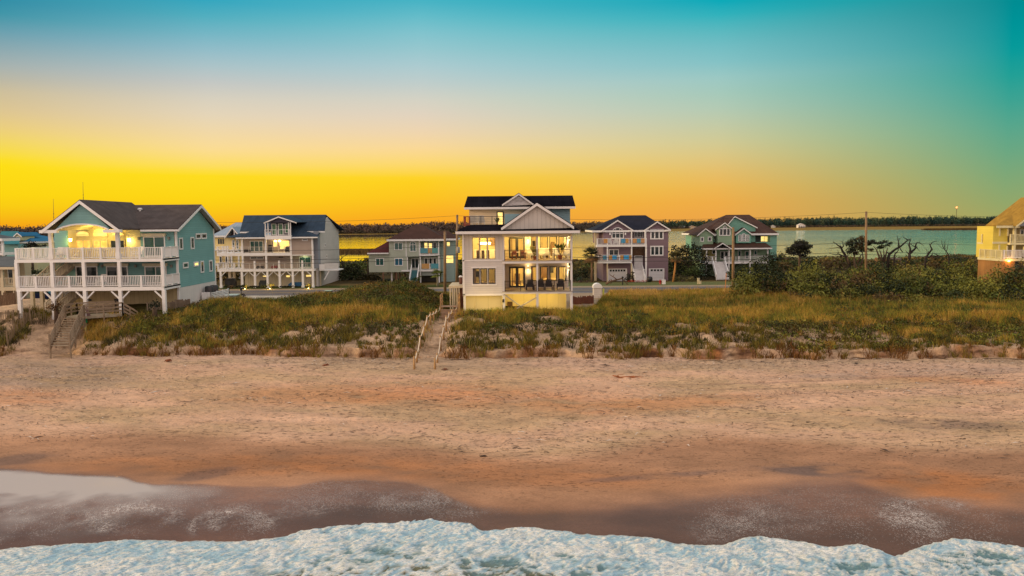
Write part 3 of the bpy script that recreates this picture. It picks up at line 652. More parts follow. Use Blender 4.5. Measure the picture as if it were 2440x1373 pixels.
def dune_grass():
    n = 1500000; Y = 60+50*R.random(n)**1.25; X = (R.random(n)*2-1)*(Y*.70+5)
    d = gdens(X, Y); s = Y-toe(X)
    keep = (R.random(n) < d*np.clip((108/np.maximum(Y,60))**2.2*.62, 0, 1)*.42*np.clip((Y*.7+5)/55, .6, 1.6))&(~in_house(X, Y))&(s > .2)
    keep &= ~((X > 2)&(X < 14)&(Y > 80)&(X < 9+ (Y-82)*.2))
    X = X[keep]; Y = Y[keep]; s = s[keep]; Z = land(X, Y); m = len(X)
    k1 = fbm(X*.22, Y*.3, 201, 4); k2 = fbm(X*1.3, Y*1.3, 202, 3)
    gold = sst(9, 5.5, s)*.30+sst(.0, .35, k1)*.35+sst(90, 100, Y)*.30+.25*sst(30, 0, np.abs(X-25))*sst(80, 88, Y)-.25*np.exp(-((X+14)/9)**2)*sst(74, 78, Y)
    col = pick([OLIVE, GREEN, GREEN*.6+GOLD*.4, GOLD, STRAW], .16+gold*.72+.75*k2+.3*k1+.14*R.normal(size=m))
    col = np.where((R.random(m) < .06+.10*sst(.1, .3, fbm(X*.5, Y*.5, 203, 3)))[:,None], RUST, col)*R.uniform(.7, 1.3, (m,1))
    h = (.34+.30*(k1+.5)+.22*(k2+.5))*R.uniform(.6, 1.3, m)*np.where(s < 7, .8, 1)
    w = R.uniform(.022, .05, m)*np.clip(Y/70, .9, 1.6)
    V, T, C = blades(X, Y, Z, h, w, R.uniform(.15, .75, m), col)
    o = npmesh('dune_grass', V, T, GRASSM, C); tag(o, 'rough green and golden grass covering the dune crest between beach and houses', 'grass', kind='stuff')
    # planted tufts on the sandy face
    gx = np.arange(-47, 47, .52); gs = np.arange(.06, 8.2, .48); GX, GS = np.meshgrid(gx, gs); GX = (GX+(.26*(np.arange(len(gs))%2))[:,None]).ravel(); GS = GS.ravel(); q = len(GX)
    GX = GX+R.normal(0, .09, q); GS = GS+R.normal(0, .09, q); GY = toe(GX)+GS
    ok = (R.random(q) < .54-.35*gdens(GX, GY)+.7*fbm(GX*.3, GY*.5, 211, 3)+.15*sst(1.6, .4, GS)-.35*sst(.1,.35,-fbm(GX*.6, GY*.2, 214, 3))*sst(1.2,.3,GS))&(np.abs(GX-pathx(GY)) > 1.15)&~((np.abs(GX+39.8) < 3.2)&(GS < 6.5))
    GX = GX[ok]; GY = GY[ok]; GS = GS[ok]; q = len(GX); nb = 34
    big = R.uniform(.7, 1.75, q)*(1+.8*np.clip(fbm(GX*.4, GY*.4, 212, 2), -.5, .5))
    X = np.repeat(GX, nb)+R.normal(0, .12, q*nb)*np.repeat(big, nb); Y = np.repeat(GY, nb)+R.normal(0, .12, q*nb)*np.repeat(big, nb); m = q*nb
    kk = np.repeat(R.random(q), nb); col = pick([np.array([.06,.042,.022]), OLIVE, GREEN*.5+GOLD*.16, GREEN*.4+GOLD*.3, GOLD*.5, RUST*.55], kk*.72+.1*R.normal(size=m)+np.repeat(.55*sst(1.2, .2, GS), nb))*R.uniform(.5, 1.05, (m,1))
    V, T, C = blades(X, Y, land(X, Y), np.repeat(big, nb)*R.uniform(.18, .46, m), R.uniform(.035, .075, m), R.uniform(.3, 1.1, m), col)
    o = npmesh('planted_grass', V, T, GRASSM, C); tag(o, 'separate grass tufts dotted over the bare sand of the dune face', 'grass', kind='stuff')
    # tall seed stalks
    n = 9000; Y = 66+44*R.random(n); X = (R.random(n)*2-1)*(Y*.7); ok = (R.random(n) < gdens(X, Y)*(.10+.55*sst(6, 16, X)*sst(72, 78, Y)+.5*sst(.1, .35, fbm(X*.3, Y*.3, 221, 3))))&~in_house(X, Y)&~((X > 2)&(X < 12)&(Y > 80))
    X = X[ok]; Y = Y[ok]; m = len(X)
    V, T, C = blades(X, Y, land(X, Y), R.uniform(.8, 1.55, m), R.uniform(.02, .035, m), R.uniform(.05, .28, m), STRAW*R.uniform(.5, 1.0, (m,1)))
    o = npmesh('sea_oats', V, T, GRASSM, C); tag(o, 'tall straw coloured seed stalks standing above the dune grass', 'grass', kind='stuff')
dune_grass()
def leaves(domes, per, size, shell=(.72,1.06), under=.15, flat=.5):
    """leaf quads through the outer volume of lumpy crowns: domes = (x, y, z, rx, ry, rz, colour)"""
    Vs = []; Cs = []
    for (x, y, z, rx, ry, rz, c) in domes:
        n = max(12, int(per*(rx*ry+rx*rz+ry*rz)/3*4)); d = R.normal(size=(n,3)); d /= np.linalg.norm(d, axis=1)[:,None]
        d[:,2] = np.where((d[:,2] < -under), -d[:,2], d[:,2])
        az = np.arctan2(d[:,1], d[:,0]); ph = R.uniform(0, 7, 4)
        lump = 1+.13*np.sin(3*az+ph[0]+2*d[:,2])+.10*np.sin(5*az+ph[1]+5*d[:,2])+.08*np.sin(7*d[:,2]+ph[2]+2*az)
        r = R.uniform(*shell, n)*lump
        P = np.array([x,y,z])+d*np.array([rx,ry,rz])*r[:,None]
        nv = d*flat+R.normal(size=(n,3))*.6; nv /= np.linalg.norm(nv, axis=1)[:,None]
        a = np.cross(nv, R.normal(size=(n,3))); a /= np.linalg.norm(a, axis=1)[:,None]; b = np.cross(nv, a)
        sz = size*R.uniform(.6, 1.4, (n,1)); a = a*sz; b = b*sz*.6
        Vs.append(np.stack([P-a, P-b, P+a, P+b], 1).reshape(-1, 3))
        col = np.array(c)*R.uniform(.6, 1.4, (n,1))*(1+.25*R.normal(size=(n,1))*.5); Cs.append(np.repeat(np.clip(col, .002, 1), 4, 0))
    V = np.concatenate(Vs); C = np.concatenate(Cs); return V, np.arange(len(V)).reshape(-1, 4), C
DG = (.028,.040,.012); MG = (.070,.088,.014); YG = (.15,.148,.024); BR = (.095,.060,.022); RB = (.20,.085,.025); BG = (.035,.055,.030)
def cloud(name, domes, per, size, par=None, **k):
    V, Q, C = leaves(domes, per, size, **k); return npmesh(name, V, Q, LEAF, C, par=par, loc=(0,0,0) if par else tuple(np.array(domes[0][:3])))
def rc(*cs): return np.array(random.choice(cs))*random.uniform(.75, 1.3)
def thicket():
    dm = []
    lower = lambda x: np.interp(x, [14,17,20,24,30,36,46,60], [112,104,96,88,82,80,79,78])
    for _ in range(1100):
        y = random.uniform(77, 128); x = random.uniform(15, y*.70+3)
        if x < .312*y or y < lower(x) or len(dm) > 640 or (104 < y < 121.5 and x < 33): continue
        if y > 121 and x < 27: continue
        edge = float(sst(-1, 4.5, y-lower(x)))
        h = (.6+1.45*edge)*random.uniform(.6, 1.3)*(1+1.0*float(fbm(x*.16, y*.16, 311, 2)))*float(np.interp(y, [84,104,112,128], [1,1,.8,.55])); r = random.uniform(.6, 1.6)*(.8+.4*edge)
        z = float(land(x, y)); dm.append((x, y, z+h*.25, r*1.15, r, h*.85, rc(DG, (.016,.022,.008), MG, MG, (.11,.12,.02), YG, YG, YG, BR, (.17,.14,.03))))
    o = cloud('thicket', dm, 34, .13); tag(o, 'dense dark evergreen thicket spreading over the dune beside the yellow house', 'shrubs', kind='stuff')
    dm = []
    for _ in range(560):
        x = random.gauss(-12.5, 5.2); y = random.uniform(74, 92)
        if x > -7.2 or x < -24: continue
        h = random.uniform(.3, .75); r = random.uniform(.5, 1.2); dm.append((x, y, float(land(x, y))+h*.2, r*1.3, r, h, rc(MG, MG, YG, (.11,.105,.025), BR, GOLD*.45)))
    for _ in range(300):
        x = random.uniform(-36, 46); y = float(toe(x))+random.uniform(5, 15)
        if bool(in_house(np.array(x), np.array(y))) or abs(x-float(pathx(y))) < 1.8: continue
        h = random.uniform(.25, .55); r = random.uniform(.4, 1.1); dm.append((x, y, float(land(x, y))+h*.15, r*1.5, r, h, rc(DG, MG, (.09,.08,.022), BR)))
    for _ in range(120):
        x = random.uniform(22, 46); y = float(toe(x))+random.uniform(1.2, 7)
        h = random.uniform(.25, .5); r = random.uniform(.4, 1.0); dm.append((x, y, float(land(x, y))+h*.15, r*1.5, r, h, rc(MG, YG, (.11,.10,.022), BR)))
    for _ in range(60):
        x = random.uniform(-36, -20); y = float(toe(x))+random.uniform(2.5, 6.5)
        h = random.uniform(.2, .42); r = random.uniform(.35, .9); dm.append((x, y, float(land(x, y))+h*.15, r*1.5, r, h, rc(MG, YG, (.11,.10,.022), BR)))
    o = cloud('dune_scrub', dm, 42, .085); tag(o, 'low olive scrub growing through the grass of the dune', 'shrubs', kind='stuff')
    # scrub and marsh plants on the low ground behind the road
    dm = []
    for _ in range(620):
        y = random.uniform(140, 212); x = random.uniform(-y*.72, y*.72)
        h = random.uniform(.8, 2.2)*(1.3 if -48 < x < -20 and y < 190 else 1); r = random.uniform(1.2, 3.2)
        h *= float(np.interp(y, [150,170,185,212], [1,.8,.4,.3]))
        dm.append((x, y, max(float(land(x, y)), 0)+h*.2, r*1.4, r, h, rc(DG, DG, MG, BR, (.13,.09,.025), (.10,.08,.02))))
    o = cloud('marsh_scrub', dm, 9, .24); tag(o, 'dark scrub and reeds along the near bank of the lagoon', 'shrubs', kind='stuff')
thicket()
def far_forest():
    dm = []
    x = -1000
    while x < 1250:
        x += random.uniform(3.5, 7)
        t = float(sst(-240, -520, x)); y0 = 1015*(1-t)+770*t+ (270*float(sst(40, 330, x)))
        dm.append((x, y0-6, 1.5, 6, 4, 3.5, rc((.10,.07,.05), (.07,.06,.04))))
        for row in range(3):
            h = random.uniform(12.2, 14.5)+(3.5*float(sst(150, 500, x)))+(-3 if row == 0 else 0)+3*float(fbm(x*.02, row*3., 301, 3)); r = random.uniform(3.5, 6)
            k = float(sst(0, 330, x)); c1 = rc((.115,.075,.060), (.130,.088,.066), (.095,.068,.058)); c2 = rc((.028,.066,.048), (.040,.078,.046), (.058,.080,.044), (.024,.052,.044))  # left-hand crown colours lightened to stand in for haze
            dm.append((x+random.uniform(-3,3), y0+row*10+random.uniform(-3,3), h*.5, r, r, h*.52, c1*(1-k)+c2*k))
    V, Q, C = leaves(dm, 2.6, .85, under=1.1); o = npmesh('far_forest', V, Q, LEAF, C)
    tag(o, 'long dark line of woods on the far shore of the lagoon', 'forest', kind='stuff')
    # grass island and fringe in the lagoon
    n = 26000; X = np.concatenate([R.uniform(-95, -42, n//2), R.uniform(498, 610, n//2)]); Y = np.concatenate([335+R.normal(0, 3.4, n//2), 905+R.normal(0, 7, n//2)]); Y[:n//2] += 6*fbm(X[:n//2]*.05, 0*X[:n//2], 302, 3)
    V, T, C = blades(X, Y, np.full(n, .05), np.concatenate([R.uniform(.5, 1.7, n//2), R.uniform(.8, 2.4, n//2)]), np.concatenate([np.full(n//2, .3), np.full(n//2, .9)]), R.uniform(0, .3, n), np.array([.10,.06,.018])*R.uniform(.5, 1.5, (n,1)))
    o = npmesh('marsh_grass', V, T, GRASSM, C); tag(o, 'low brown marsh grass islets lying in the lagoon', 'grass', kind='stuff')
far_forest()
# ================================================================ furniture shared by several houses
def lounge_chair(kind, loc, rz, label, group, first={}):
    if kind in first: return dup(first[kind], loc, rz, label, group)
    mt = {'white': mat('chair_white', (.74,.70,.62), .6), 'dark': mat('chair_dark', (.014,.013,.017), .7), 'rail': WHITE}[kind]
    t = thing('deck_chair', label, 'chair', loc, group); x, y, z = loc
    MB().prism([(x-.3,y-.36,z+.40),(x+.3,y-.36,z+.40),(x+.3,y+.28,z+.33),(x-.3,y+.28,z+.33)], (0,0,.06)).build('seat', mt, t)
    MB().prism([(x-.31,y+.24,z+.34),(x+.31,y+.24,z+.34),(x+.29,y+.48,z+1.08),(x-.29,y+.48,z+1.08)], (0,.05,.01)).build('backrest', mt, t)
    for sx in (-.33, .33):
        for sy in (-.34, .30): MB().box(x+sx-.035, x+sx+.035, y+sy-.035, y+sy+.035, z, z+.60).build('leg', mt, t)
        MB().box(x+sx-.06, x+sx+.06, y-.42, y+.34, z+.601, z+.64).build('armrest', mt, t)
    first[kind] = t; t.rotation_euler = (0, 0, rz); return t
def potted_plant(loc, s, label, leaf=MG, pot=(.30,.09,.04)):
    t = thing('potted_plant', label, 'plant', loc); x, y, z = loc
    MB().lathe(loc, [(.13*s,0),(.19*s,.32*s),(.21*s,.32*s),(.21*s,.36*s),(.17*s,.36*s)], 10).build('pot', mat('terracotta', pot, .8), t, True)
    pts = []; mb = MB()
    for i in range(11):
        a = i*2.4; l = s*random.uniform(.5, 1.0); d = Vector((math.cos(a)*l*.55, math.sin(a)*l*.55, l)); p = Vector(loc)+Vector((0,0,.34*s))
        mb.bar(p, p+d, .02, .02); q = p+d; u = Vector((-d.y, d.x, 0)).normalized()*.12*s; mb.add([q-d*.4, q-d*.1+u, q+d*.2, q-d*.1-u], [(0,1,2,3)])
    mb.build('foliage', mat('pot_leaf', leaf, .7), t); return t
# ================================================================ the white board-and-batten beach house
def main_house():
    V = View(4.291, 1060, 440); Y = 74.0; YB = 78.2
    LAP = siding('white_lap_siding', (.58,.53,.52), .21, 'Z', .55, .32, .05); BAT = siding('white_board_batten', (.60,.54,.49), .42, 'X', .55, .42, .05, 'bat')
    BLUE_SHADE = siding('blue_shade_siding', (.22,.36,.42), .21, 'Z', .55, .3, .06); ROOF = siding('black_standing_seam', (.011,.010,.014), .45, 'X', .35, -.5, .3, 'bat')
    ROOFY = siding('black_seam_gable', (.011,.010,.014), .45, 'Y', .75, -.5, .3, 'bat'); ROOF.node_tree.nodes['Principled BSDF'].inputs['Specular IOR Level'].default_value = 0; ROOFY.node_tree.nodes['Principled BSDF'].inputs['Specular IOR Level'].default_value = 0; TR = mat('house_trim', (.74,.70,.70), .5, .04); INT = mat('room_cream', (.80,.68,.42), .8, .05)
    DECK = siding('deck_boards', (.42,.30,.18), .14, 'Y', .7, .3, .15, 'bat'); BASE = siding('base_panels', (.66,.54,.28), 1.2, 'X', .6, .12, .04, 'bat')
    x0 = V.p(186,800,Y).x; xm = V.p(592,800,Y).x; x1 = V.p(1296,800,Y).x
    zu = V.p(900,776,Y).z; zl = V.p(900,1092,Y).z; zc = V.p(900,500,Y).z; zb = 2.6
    H = thing('beach_house', 'white three-storey beach house with black metal roofs and glowing yellow windows and decks', 'house', ((x0+x1)/2, 79, zb))
    zmid = V.p(380,776,Y).z; zlow = V.p(380,1130,Y).z
    # left wing front with real openings
    wu = [V.r(a,540,b,760,Y) for a, b in ((281,354),(358,432),(438,516))]; wl = [V.r(a,857,b,1017,Y) for a, b in ((286,357),(363,435),(443,518))]
    m = MB(); wallholes(m, (x0,xm,zmid,zc), Y, .18, wu); m.build('wall', BAT, H, label='cream board and batten upper wall')
    m = MB(); wallholes(m, (x0,xm,zlow,zmid), Y-.012, .19, wl); m.build('wall', LAP, H, label='white lap siding lower wall')
    boxp(H, 'trim_board', (x0-.02,xm,zmid-.06,zmid+.05), Y-.05, Y-.013, TR); boxp(H, 'trim_board', (x0-.05,xm+.02,zlow-.06,zlow+.12), Y-.05, Y-.013, TR)
    for x in (x0,): boxp(H, 'corner_board', (x-.06,x+.14,zlow,zc), Y-.05, Y+.16, TR)
    for r in wu: window(H, r, Y+.06, nx=1, fm=mat('bronze_frame', (.16,.12,.07), .5), gm=CLEAR, fw=.05, d=.06)
    boxp(H, 'window_surround', (wl[0][0]-.12,wl[2][1]+.12,wl[0][3]+.02,wl[0][3]+.14), Y-.06, Y-.014, TR); boxp(H, 'window_surround', (wl[0][0]-.12,wl[2][1]+.12,wl[0][2]-.14,wl[0][2]-.02), Y-.06, Y-.014, TR)
    for r in wl: window(H, r, Y+.06, nx=1, fm=BLACK, gm=CLEAR, fw=.08, d=.06)
    # other walls
    boxp(H, 'wall', (x0,x0+.18,zlow,zc), Y+.181, 90, LAP); boxp(H, 'wall', (x1-.18,x1,zlow,zc), YB+.2, 90, LAP); boxp(H, 'wall', (x0,x1,zlow,zc), 90, 90.2, LAP)
    boxp(H, 'partition', (xm-.1,xm+.08,zlow,zc), Y+.182, 89.9, INT)
    # recessed deck walls with openings
    du = V.r(655,537,818,752,YB); dl = V.r(657,838,821,1052,YB)
    hu = [du]+[V.r(a,530,b,757,YB) for a, b in ((880,938),(974,1054),(1069,1146),(1163,1242))]; hl = [dl]+[V.r(a,836,b,988,YB) for a, b in ((882,942),(974,1052),(1070,1146),(1162,1242))]
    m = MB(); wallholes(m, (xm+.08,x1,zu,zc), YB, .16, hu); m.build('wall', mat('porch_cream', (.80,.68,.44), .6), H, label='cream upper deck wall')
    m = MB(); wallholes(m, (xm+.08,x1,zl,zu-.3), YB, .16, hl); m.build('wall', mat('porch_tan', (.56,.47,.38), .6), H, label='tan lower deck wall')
    for hs in (hu, hl):
        o = window(H, hs[0], YB+.04, nx=2, fm=BLACK, gm=CLEAR, fw=.17, mull=.30, d=.09, name='french_door'); MB().box((hs[0][0]+hs[0][1])/2+.03, (hs[0][0]+hs[0][1])/2+.06, YB-.11, YB-.06, hs[0][2]+.85, hs[0][2]+1.1).build('handle', BLACK, o)
        for h in hs[1:]: window(H, h, YB+.04, fm=BLACK, gm=CLEAR, fw=.06 if hs is hu else .10, d=.08)
    # rooms behind the glass
    m = MB()
    for (a, b, y0) in ((x0+.19,xm-.11,Y+.3), (xm+.09,x1-.19,YB+.3)):
        for (za, zz) in ((zl+.02,zu-.32), (zu+.02,zc-.03)):
            yb = y0+5; m.box(a, b, yb, yb+.1, za, zz); m.box(a, b, y0, yb, za-.06, za); m.box(a, b, y0, yb, zz, zz+.02)
    m.build('interior', INT, H)
    m = MB()
    for (a, b, za, zz) in ((3.0,3.12,zu+.02,zc-.04), (2.9,3.02,zl+.02,zu-.33)): m.box(a, b, YB+.4, YB+5, za, zz)
    m.build('room_divider', INT, H)
    pic = mat('dark_picture', (.03,.025,.02), .5)
    for (a, b, za, zz) in ((1.6,2.0,zu+1.0,zu+1.9), (2.3,2.6,zu+1.1,zu+1.7), (4.0,4.6,zl+1.2,zl+1.8), (-3.9,-3.2,zl+1.1,zl+1.7)): boxp(H, 'picture', (a,b,za,zz), (YB if a > 0 else Y)+5.2, (YB if a > 0 else Y)+5.28, pic)
    dk = mat('dark_furniture', (.07,.04,.025), .6); cu = mat('tan_curtain', (.42,.27,.15), .9); sh = mat('shelf_brown', (.22,.13,.07), .7)
    for (a, b, za, zz, yy) in ((-3.95,-3.55,zl+.35,zu-.5,Y+.45), (-1.55,-1.25,zl+.35,zu-.5,Y+.45), (-.02,.12,zl+.1,zu-.5,YB+.4), (1.15,1.32,zl+.1,zu-.5,YB+.4), (2.05,2.22,zl+.6,zu-.6,YB+.4), (-.05,.06,zu+.1,zc-.4,YB+.4)): boxp(H, 'curtain', (a,b,za,zz), yy, yy+.08, cu)
    for (a, b, za, zz, yy) in ((-3.6,-2.7,zu+1.5,zu+1.55,Y+4.9), (-2.3,-1.5,zu+1.4,zu+2.1,Y+4.9), (3.25,3.9,zl+.02,zl+1.9,YB+4.6), (4.3,4.7,zu+.02,zu+1.6,YB+4.4), (2.0,2.7,zu+.02,zu+1.1,YB+3.9), (.3,.9,zl+.02,zl+1.2,YB+4.5)): boxp(H, 'shelf', (a,b,za,zz), yy, yy+.1, sh)
    for (x, zz) in ((-3.4,zu), (-2.9,zu), (-2.4,zu)): boxp(H, 'bar_stool', (x-.15,x+.15,zz+.03,zz+.95), Y+2.2, Y+2.5, dk)
    for (x, zz) in ((3.6,zu), (5.0,zl), (1.7,zl)): boxp(H, 'armchair', (x-.35,x+.35,zz+.03,zz+.8), YB+1.0, YB+1.6, dk)
    boxp(H, 'kitchen_counter', (-3.9,-1.4,zu+.02,zu+.95), Y+3.6, Y+4.4, mat('counter', (.75,.72,.66), .4)); boxp(H, 'bed', (-3.7,-1.7,zl+.02,zl+.75), Y+2.2, Y+4.4, mat('bedding', (.55,.42,.30), .8)); boxp(H, 'bed', (3.4,5.0,zl+.02,zl+.7), YB+2.2, YB+4.3, mat('bedding', (.55,.42,.30), .8))
    boxp(H, 'sofa', (1.0,2.6,zu+.02,zu+.75), YB+2.4, YB+3.2, mat('sofa_cloth', (.10,.07,.05), .9))
    c = V.r(360,590,468,612,Y+2.4); boxp(H, 'chandelier', c, Y+2.3, Y+2.5, LAMP)
    for zz in (zc-.03, zu-.32):
        for xx in (-3.5, -2.0): boxp(H, 'ceiling_lamp', (xx,xx+.28,zz-.06,zz-.01), Y+3.2, Y+3.45, LAMP)
    # decks
    zue = V.p(900,806,Y).z; zle = V.p(900,1116,Y).z
    for (zt, zz) in ((zu,zue), (zl,zle)):
        boxp(H, 'deck_beam', (xm-.05,x1+.05,zz,zt-.06), Y-.06, Y+.12, TR); boxp(H, 'deck_floor', (xm+.09,x1,zt-.12,zt), Y+.121, YB-.001, DECK); boxp(H, 'deck_ceiling', (xm+.09,x1-.001,zz+.02,zz+.06), Y+.122, YB-.001, mat('soffit_cream', (.66,.58,.46), .7))
        boxp(H, 'deck_edge', (xm-.09,x1+.09,zt-.055,zt+.01), Y-.12, Y+.118, mat('deck_edge', (.30,.24,.19), .7))
    boxp(H, 'porch_ceiling', (xm+.09,x1-.001,zc-.02,zc+.06), Y+.16, YB-.001, mat('soffit_cream', (.66,.58,.46), .7))
    boxp(H, 'wall', (x1-.18,x1,zl,zc), YB-.05, YB+.199, LAP)
    for zx in (600, 944, 1295):
        x = V.p(zx,800,Y).x; post(H, x, Y+.16, zu+.011, zc-.03, .20, TR, 'column'); post(H, x, Y+.16, zl+.011, zue-.001, .20, TR, 'column'); post(H, x, Y+.16, zb-.3, zle-.001, .24, TR, 'column')
    boxp(H, 'header_beam', (xm-.02,x1+.02,zc-.32,zc+.02), Y-.03, Y+.15, mat('porch_cream', (.80,.68,.44), .6))
    xp = [V.p(zx,800,Y).x for zx in (612, 936, 952, 1285)]
    for (zt) in (zu, zl):
        rail(H, (xp[0],Y+.06,zt), (xp[1],Y+.06,zt), 1.02, RAILM, 3, pw=.06, top=.05, cables=6); rail(H, (xp[2],Y+.06,zt), (xp[3],Y+.06,zt), 1.02, RAILM, 3, pw=.06, top=.05, cables=6)
    # undercroft
    xa = V.p(208,1200,Y).x; zg = 2.4
    boxp(H, 'base_wall', (xa,xm-.12,zg,zlow-.061), Y+.35, Y+.5, BASE); boxp(H, 'base_wall', (xm-.1,x1-.3,zg,zle), YB+.6, YB+.75, BASE); boxp(H, 'base_wall', (xm-.119,xm-.101,zg,zle), Y+.36, YB+.6, BASE); boxp(H, 'base_wall', (x1-.299,x1-.2,zg,zle), YB+.4, 90, BASE)
    post(H, x0+.1, Y+.12, zg, zlow-.062, .22, TR, 'column')
    m = MB()
    for (p, q) in (((606,1122),(800,1262)), ((936,1155),(735,1268))): m.bar(V.p(*p,Y+.05), V.p(*q,Y+.05), .1, .22, (0,1,0))
    m.build('cross_brace', mat('brace_shade_grey', (.36,.33,.33), .6), H)  # grey tone stands in for shade on the backlit white brace
    b = V.r(643,1197,692,1256,YB+.55); boxp(H, 'wall_box', b, YB+.5, YB+.59, mat('brown_box', (.10,.05,.03), .7))
    b = V.r(588,1172,606,1205,Y-.05); boxp(H, 'meter_box', b, Y-.12, Y+.03, BLACK)
    # roofs
    e0 = V.p(113,490,73.0); e1 = V.p(1377,470,73.0); ze = (e0.z+e1.z)/2
    m = MB(); zt = V.p(700,427,77).z; m.prism([(e0.x,73.0,ze),(e1.x,73.0,ze),(e1.x-.5,79,zt+.12),(e0.x+.9,79,zt+.12)], (0,0,.09)); m.prism([(e0.x,73.05,ze-.01),(e0.x+.9,79.05,zt+.11),(e0.x+.9,90,zt+.11),(e0.x,90.5,ze-.01)], (0,0,.08)); m.build('roof', ROOF, H)
    m = MB().box(e0.x, e1.x, 72.95, 73.0, ze-.2, ze+.05).box(e0.x-.05, e0.x, 73.0, 84, ze-.2, ze+.05).box(e1.x, e1.x+.05, 73.0, 80, ze-.2, ze+.05); m.build('fascia', TR, H)
    boxp(H, 'soffit', (e0.x+.02,e1.x-.02,ze-.22,ze-.17), 73.01, Y-.07, TR)
    boxp(H, 'frieze_board', (x0,x1,zc+.005,ze-.03), Y+.003, Y+.15, mat('porch_cream', (.80,.68,.44), .6))
    L, Pk, Rr = V.p(575,448,74.1), V.p(940,193,74.1), V.p(1318,432,74.1)
    MB().prism([(L.x+.25,74.15,L.z-.1),(Pk.x,74.15,Pk.z-.08),(Rr.x-.25,74.15,Rr.z-.1)], (0,.2,0)).build('gable_wall', BAT, H)
    gable_front(H, L.x, L.z, Pk.x, Pk.z, Rr.x, Rr.z, 73.75, 83.5, ROOFY, TR, .12, .24)
    # penthouse
    YP = 82.0; P0 = V.p(250,340,YP); P1 = V.p(1280,340,YP); zpt = V.p(700,243,YP).z+.05
    boxp(H, 'penthouse_wall', (P0.x,P1.x,11.4,zpt), YP, 88, siding('cream_lap_siding', (.80,.66,.46), .21, 'Z', .55, .3, .05))
    q = V.r(1045,250,1281,400,YP-.02); boxp(H, 'penthouse_wall', (q[0],P1.x+.012,11.5,zpt-.01), YP-.03, YP-.002, BLUE_SHADE, 'right-hand wall toned blue-grey for shade')  # blue-grey paints the shaded, reflective look of this cladding
    q = V.r(612,300,700,400,YP-1.2); boxp(H, 'penthouse_wall', (q[0],q[1]+1.5,11.6,q[3]), YP-1.2, YP-.031, BLUE_SHADE, 'projecting box toned blue-grey for shade')
    dr = V.r(530,274,602,425,YP); window(H, (dr[0],dr[1],11.75,dr[3]), YP-.002, fm=BLACK, gm=LIT, fw=.12, name='roof_door')
    E0, E1 = V.p(197,238,81.2), V.p(1335,228,81.2); R0, R1 = V.p(231,128,85.2), V.p(1306,122,85.2)
    zr = (R0.z+R1.z)/2; ze2 = (E0.z+E1.z)/2
    gable_side(H, E0.x, E1.x, 81.2, ze2, 85.2, zr, 89.2, ze2, ROOF, TR, .1, .18, rx0=R0.x, rx1=R1.x)
    boxp(H, 'soffit', (E0.x+.02,E1.x-.02,ze2-.18,ze2-.14), 81.21, YP-.005, TR)
    for xx in (P0.x, P1.x-.15): MB().prism([(xx,82.01,zpt),(xx,85.2,zr-.03),(xx,88,zpt)], (.15,0,0)).build('gable_wall', LAP, H)
    l2, p2, r2 = V.p(585,216,81.4), V.p(756,93,81.4), V.p(911,196,81.4)
    MB().prism([(l2.x+.15,81.45,l2.z-.02),(p2.x,81.45,p2.z-.05),(r2.x-.1,81.45,(r2.z+l2.z)/2-.02)], (0,.12,0)).build('gable_wall', LAP, H)
    gable_front(H, l2.x, (l2.z+r2.z)/2, p2.x, p2.z, r2.x, (l2.z+r2.z)/2, 81.2, 85.5, ROOFY, TR, .09, .16)
    for zx in (735, 781): c = V.r(zx-15,148,zx+15,168,81.4); boxp(H, 'gable_vent', c, 81.36, 81.449, mat('vent_grey', (.42,.38,.36), .6))
    # roof deck
    zd = V.p(400,424,78.4).z; a = V.p(256,420,78.4); b = V.p(596,420,78.4)
    boxp(H, 'roof_deck', (a.x-.6,b.x+1.0,zd-.14,zd), 78.3, YP-.04, DECK)
    rail(H, (a.x,78.4,zd), (b.x,78.4,zd), .98, RAILM, 4, pw=.06, top=.05, cables=5)
    rail(H, (a.x-.62,78.45,zd), (a.x-.62,81.9,zd), .98, mat('red_rail', (.30,.07,.04), .6), 5, pw=.07, top=.06, bal=.35)
    rail(H, (a.x-.62,78.4,zd), (a.x-.05,78.4,zd), .98, mat('red_rail', (.30,.07,.04), .6), 2, pw=.07, top=.06, bal=.13)
    for i, zx in enumerate((280, 320, 375)): c = V.p(zx,420,79.6); lounge_chair('white', (c.x,79.6,zd+.01), math.pi if i != 1 else math.pi*.95, ['pale chair at the red-railed end of the roof deck', 'pale chair second from the red railing on the roof deck', 'pale chair nearest the roof door behind the cable railing'][i], 'roof deck chairs')
    potted_plant((V.p(535,415,79.2).x, 79.2, zd+.01), .6, 'small green potted plant beside the roof deck door')
    # sconces
    for zx, z1 in ((849,548), (1268,548), (851,850), (1266,855)):
        c = V.p(zx, z1, YB-.06); s = MB().box(c.x-.06, c.x+.06, YB-.14, YB-.002, c.z-.16, c.z+.16).build('wall_sconce', mat('sconce_body', (.5,.45,.36), .4), H)
        for k in (.161, -.2): MB().box(c.x-.05, c.x+.05, YB-.13, YB-.03, c.z+k, c.z+k+.039).build('bulb', LAMP, s)
        lamp_light((c.x, YB-.26, c.z+.42), 10, .05); lamp_light((c.x, YB-.26, c.z-.42), 18, .05)
    # lights burning inside and under the house, plus added fill at its base
    for (x, y, z, e) in ((-3.9,Y+2.2,zc-.5,150), (-2.0,Y+3.2,zc-.5,150), (-2.9,Y+2.5,zu-.7,34), (1.0,YB+2,zc-.5,220), (4.6,YB+2,zc-.5,220), (1.0,YB+2,zu-.8,220), (4.6,YB+2,zu-.8,220)): lamp_light((x,y,z), e, .15, (1,.72,.24), 'room_light')
    for (x, e) in ((1.1,75), (3.6,75)): lamp_light((x, Y+2.0, zc-.35), e*2.9, .12, (1,.70,.22), 'porch_light')
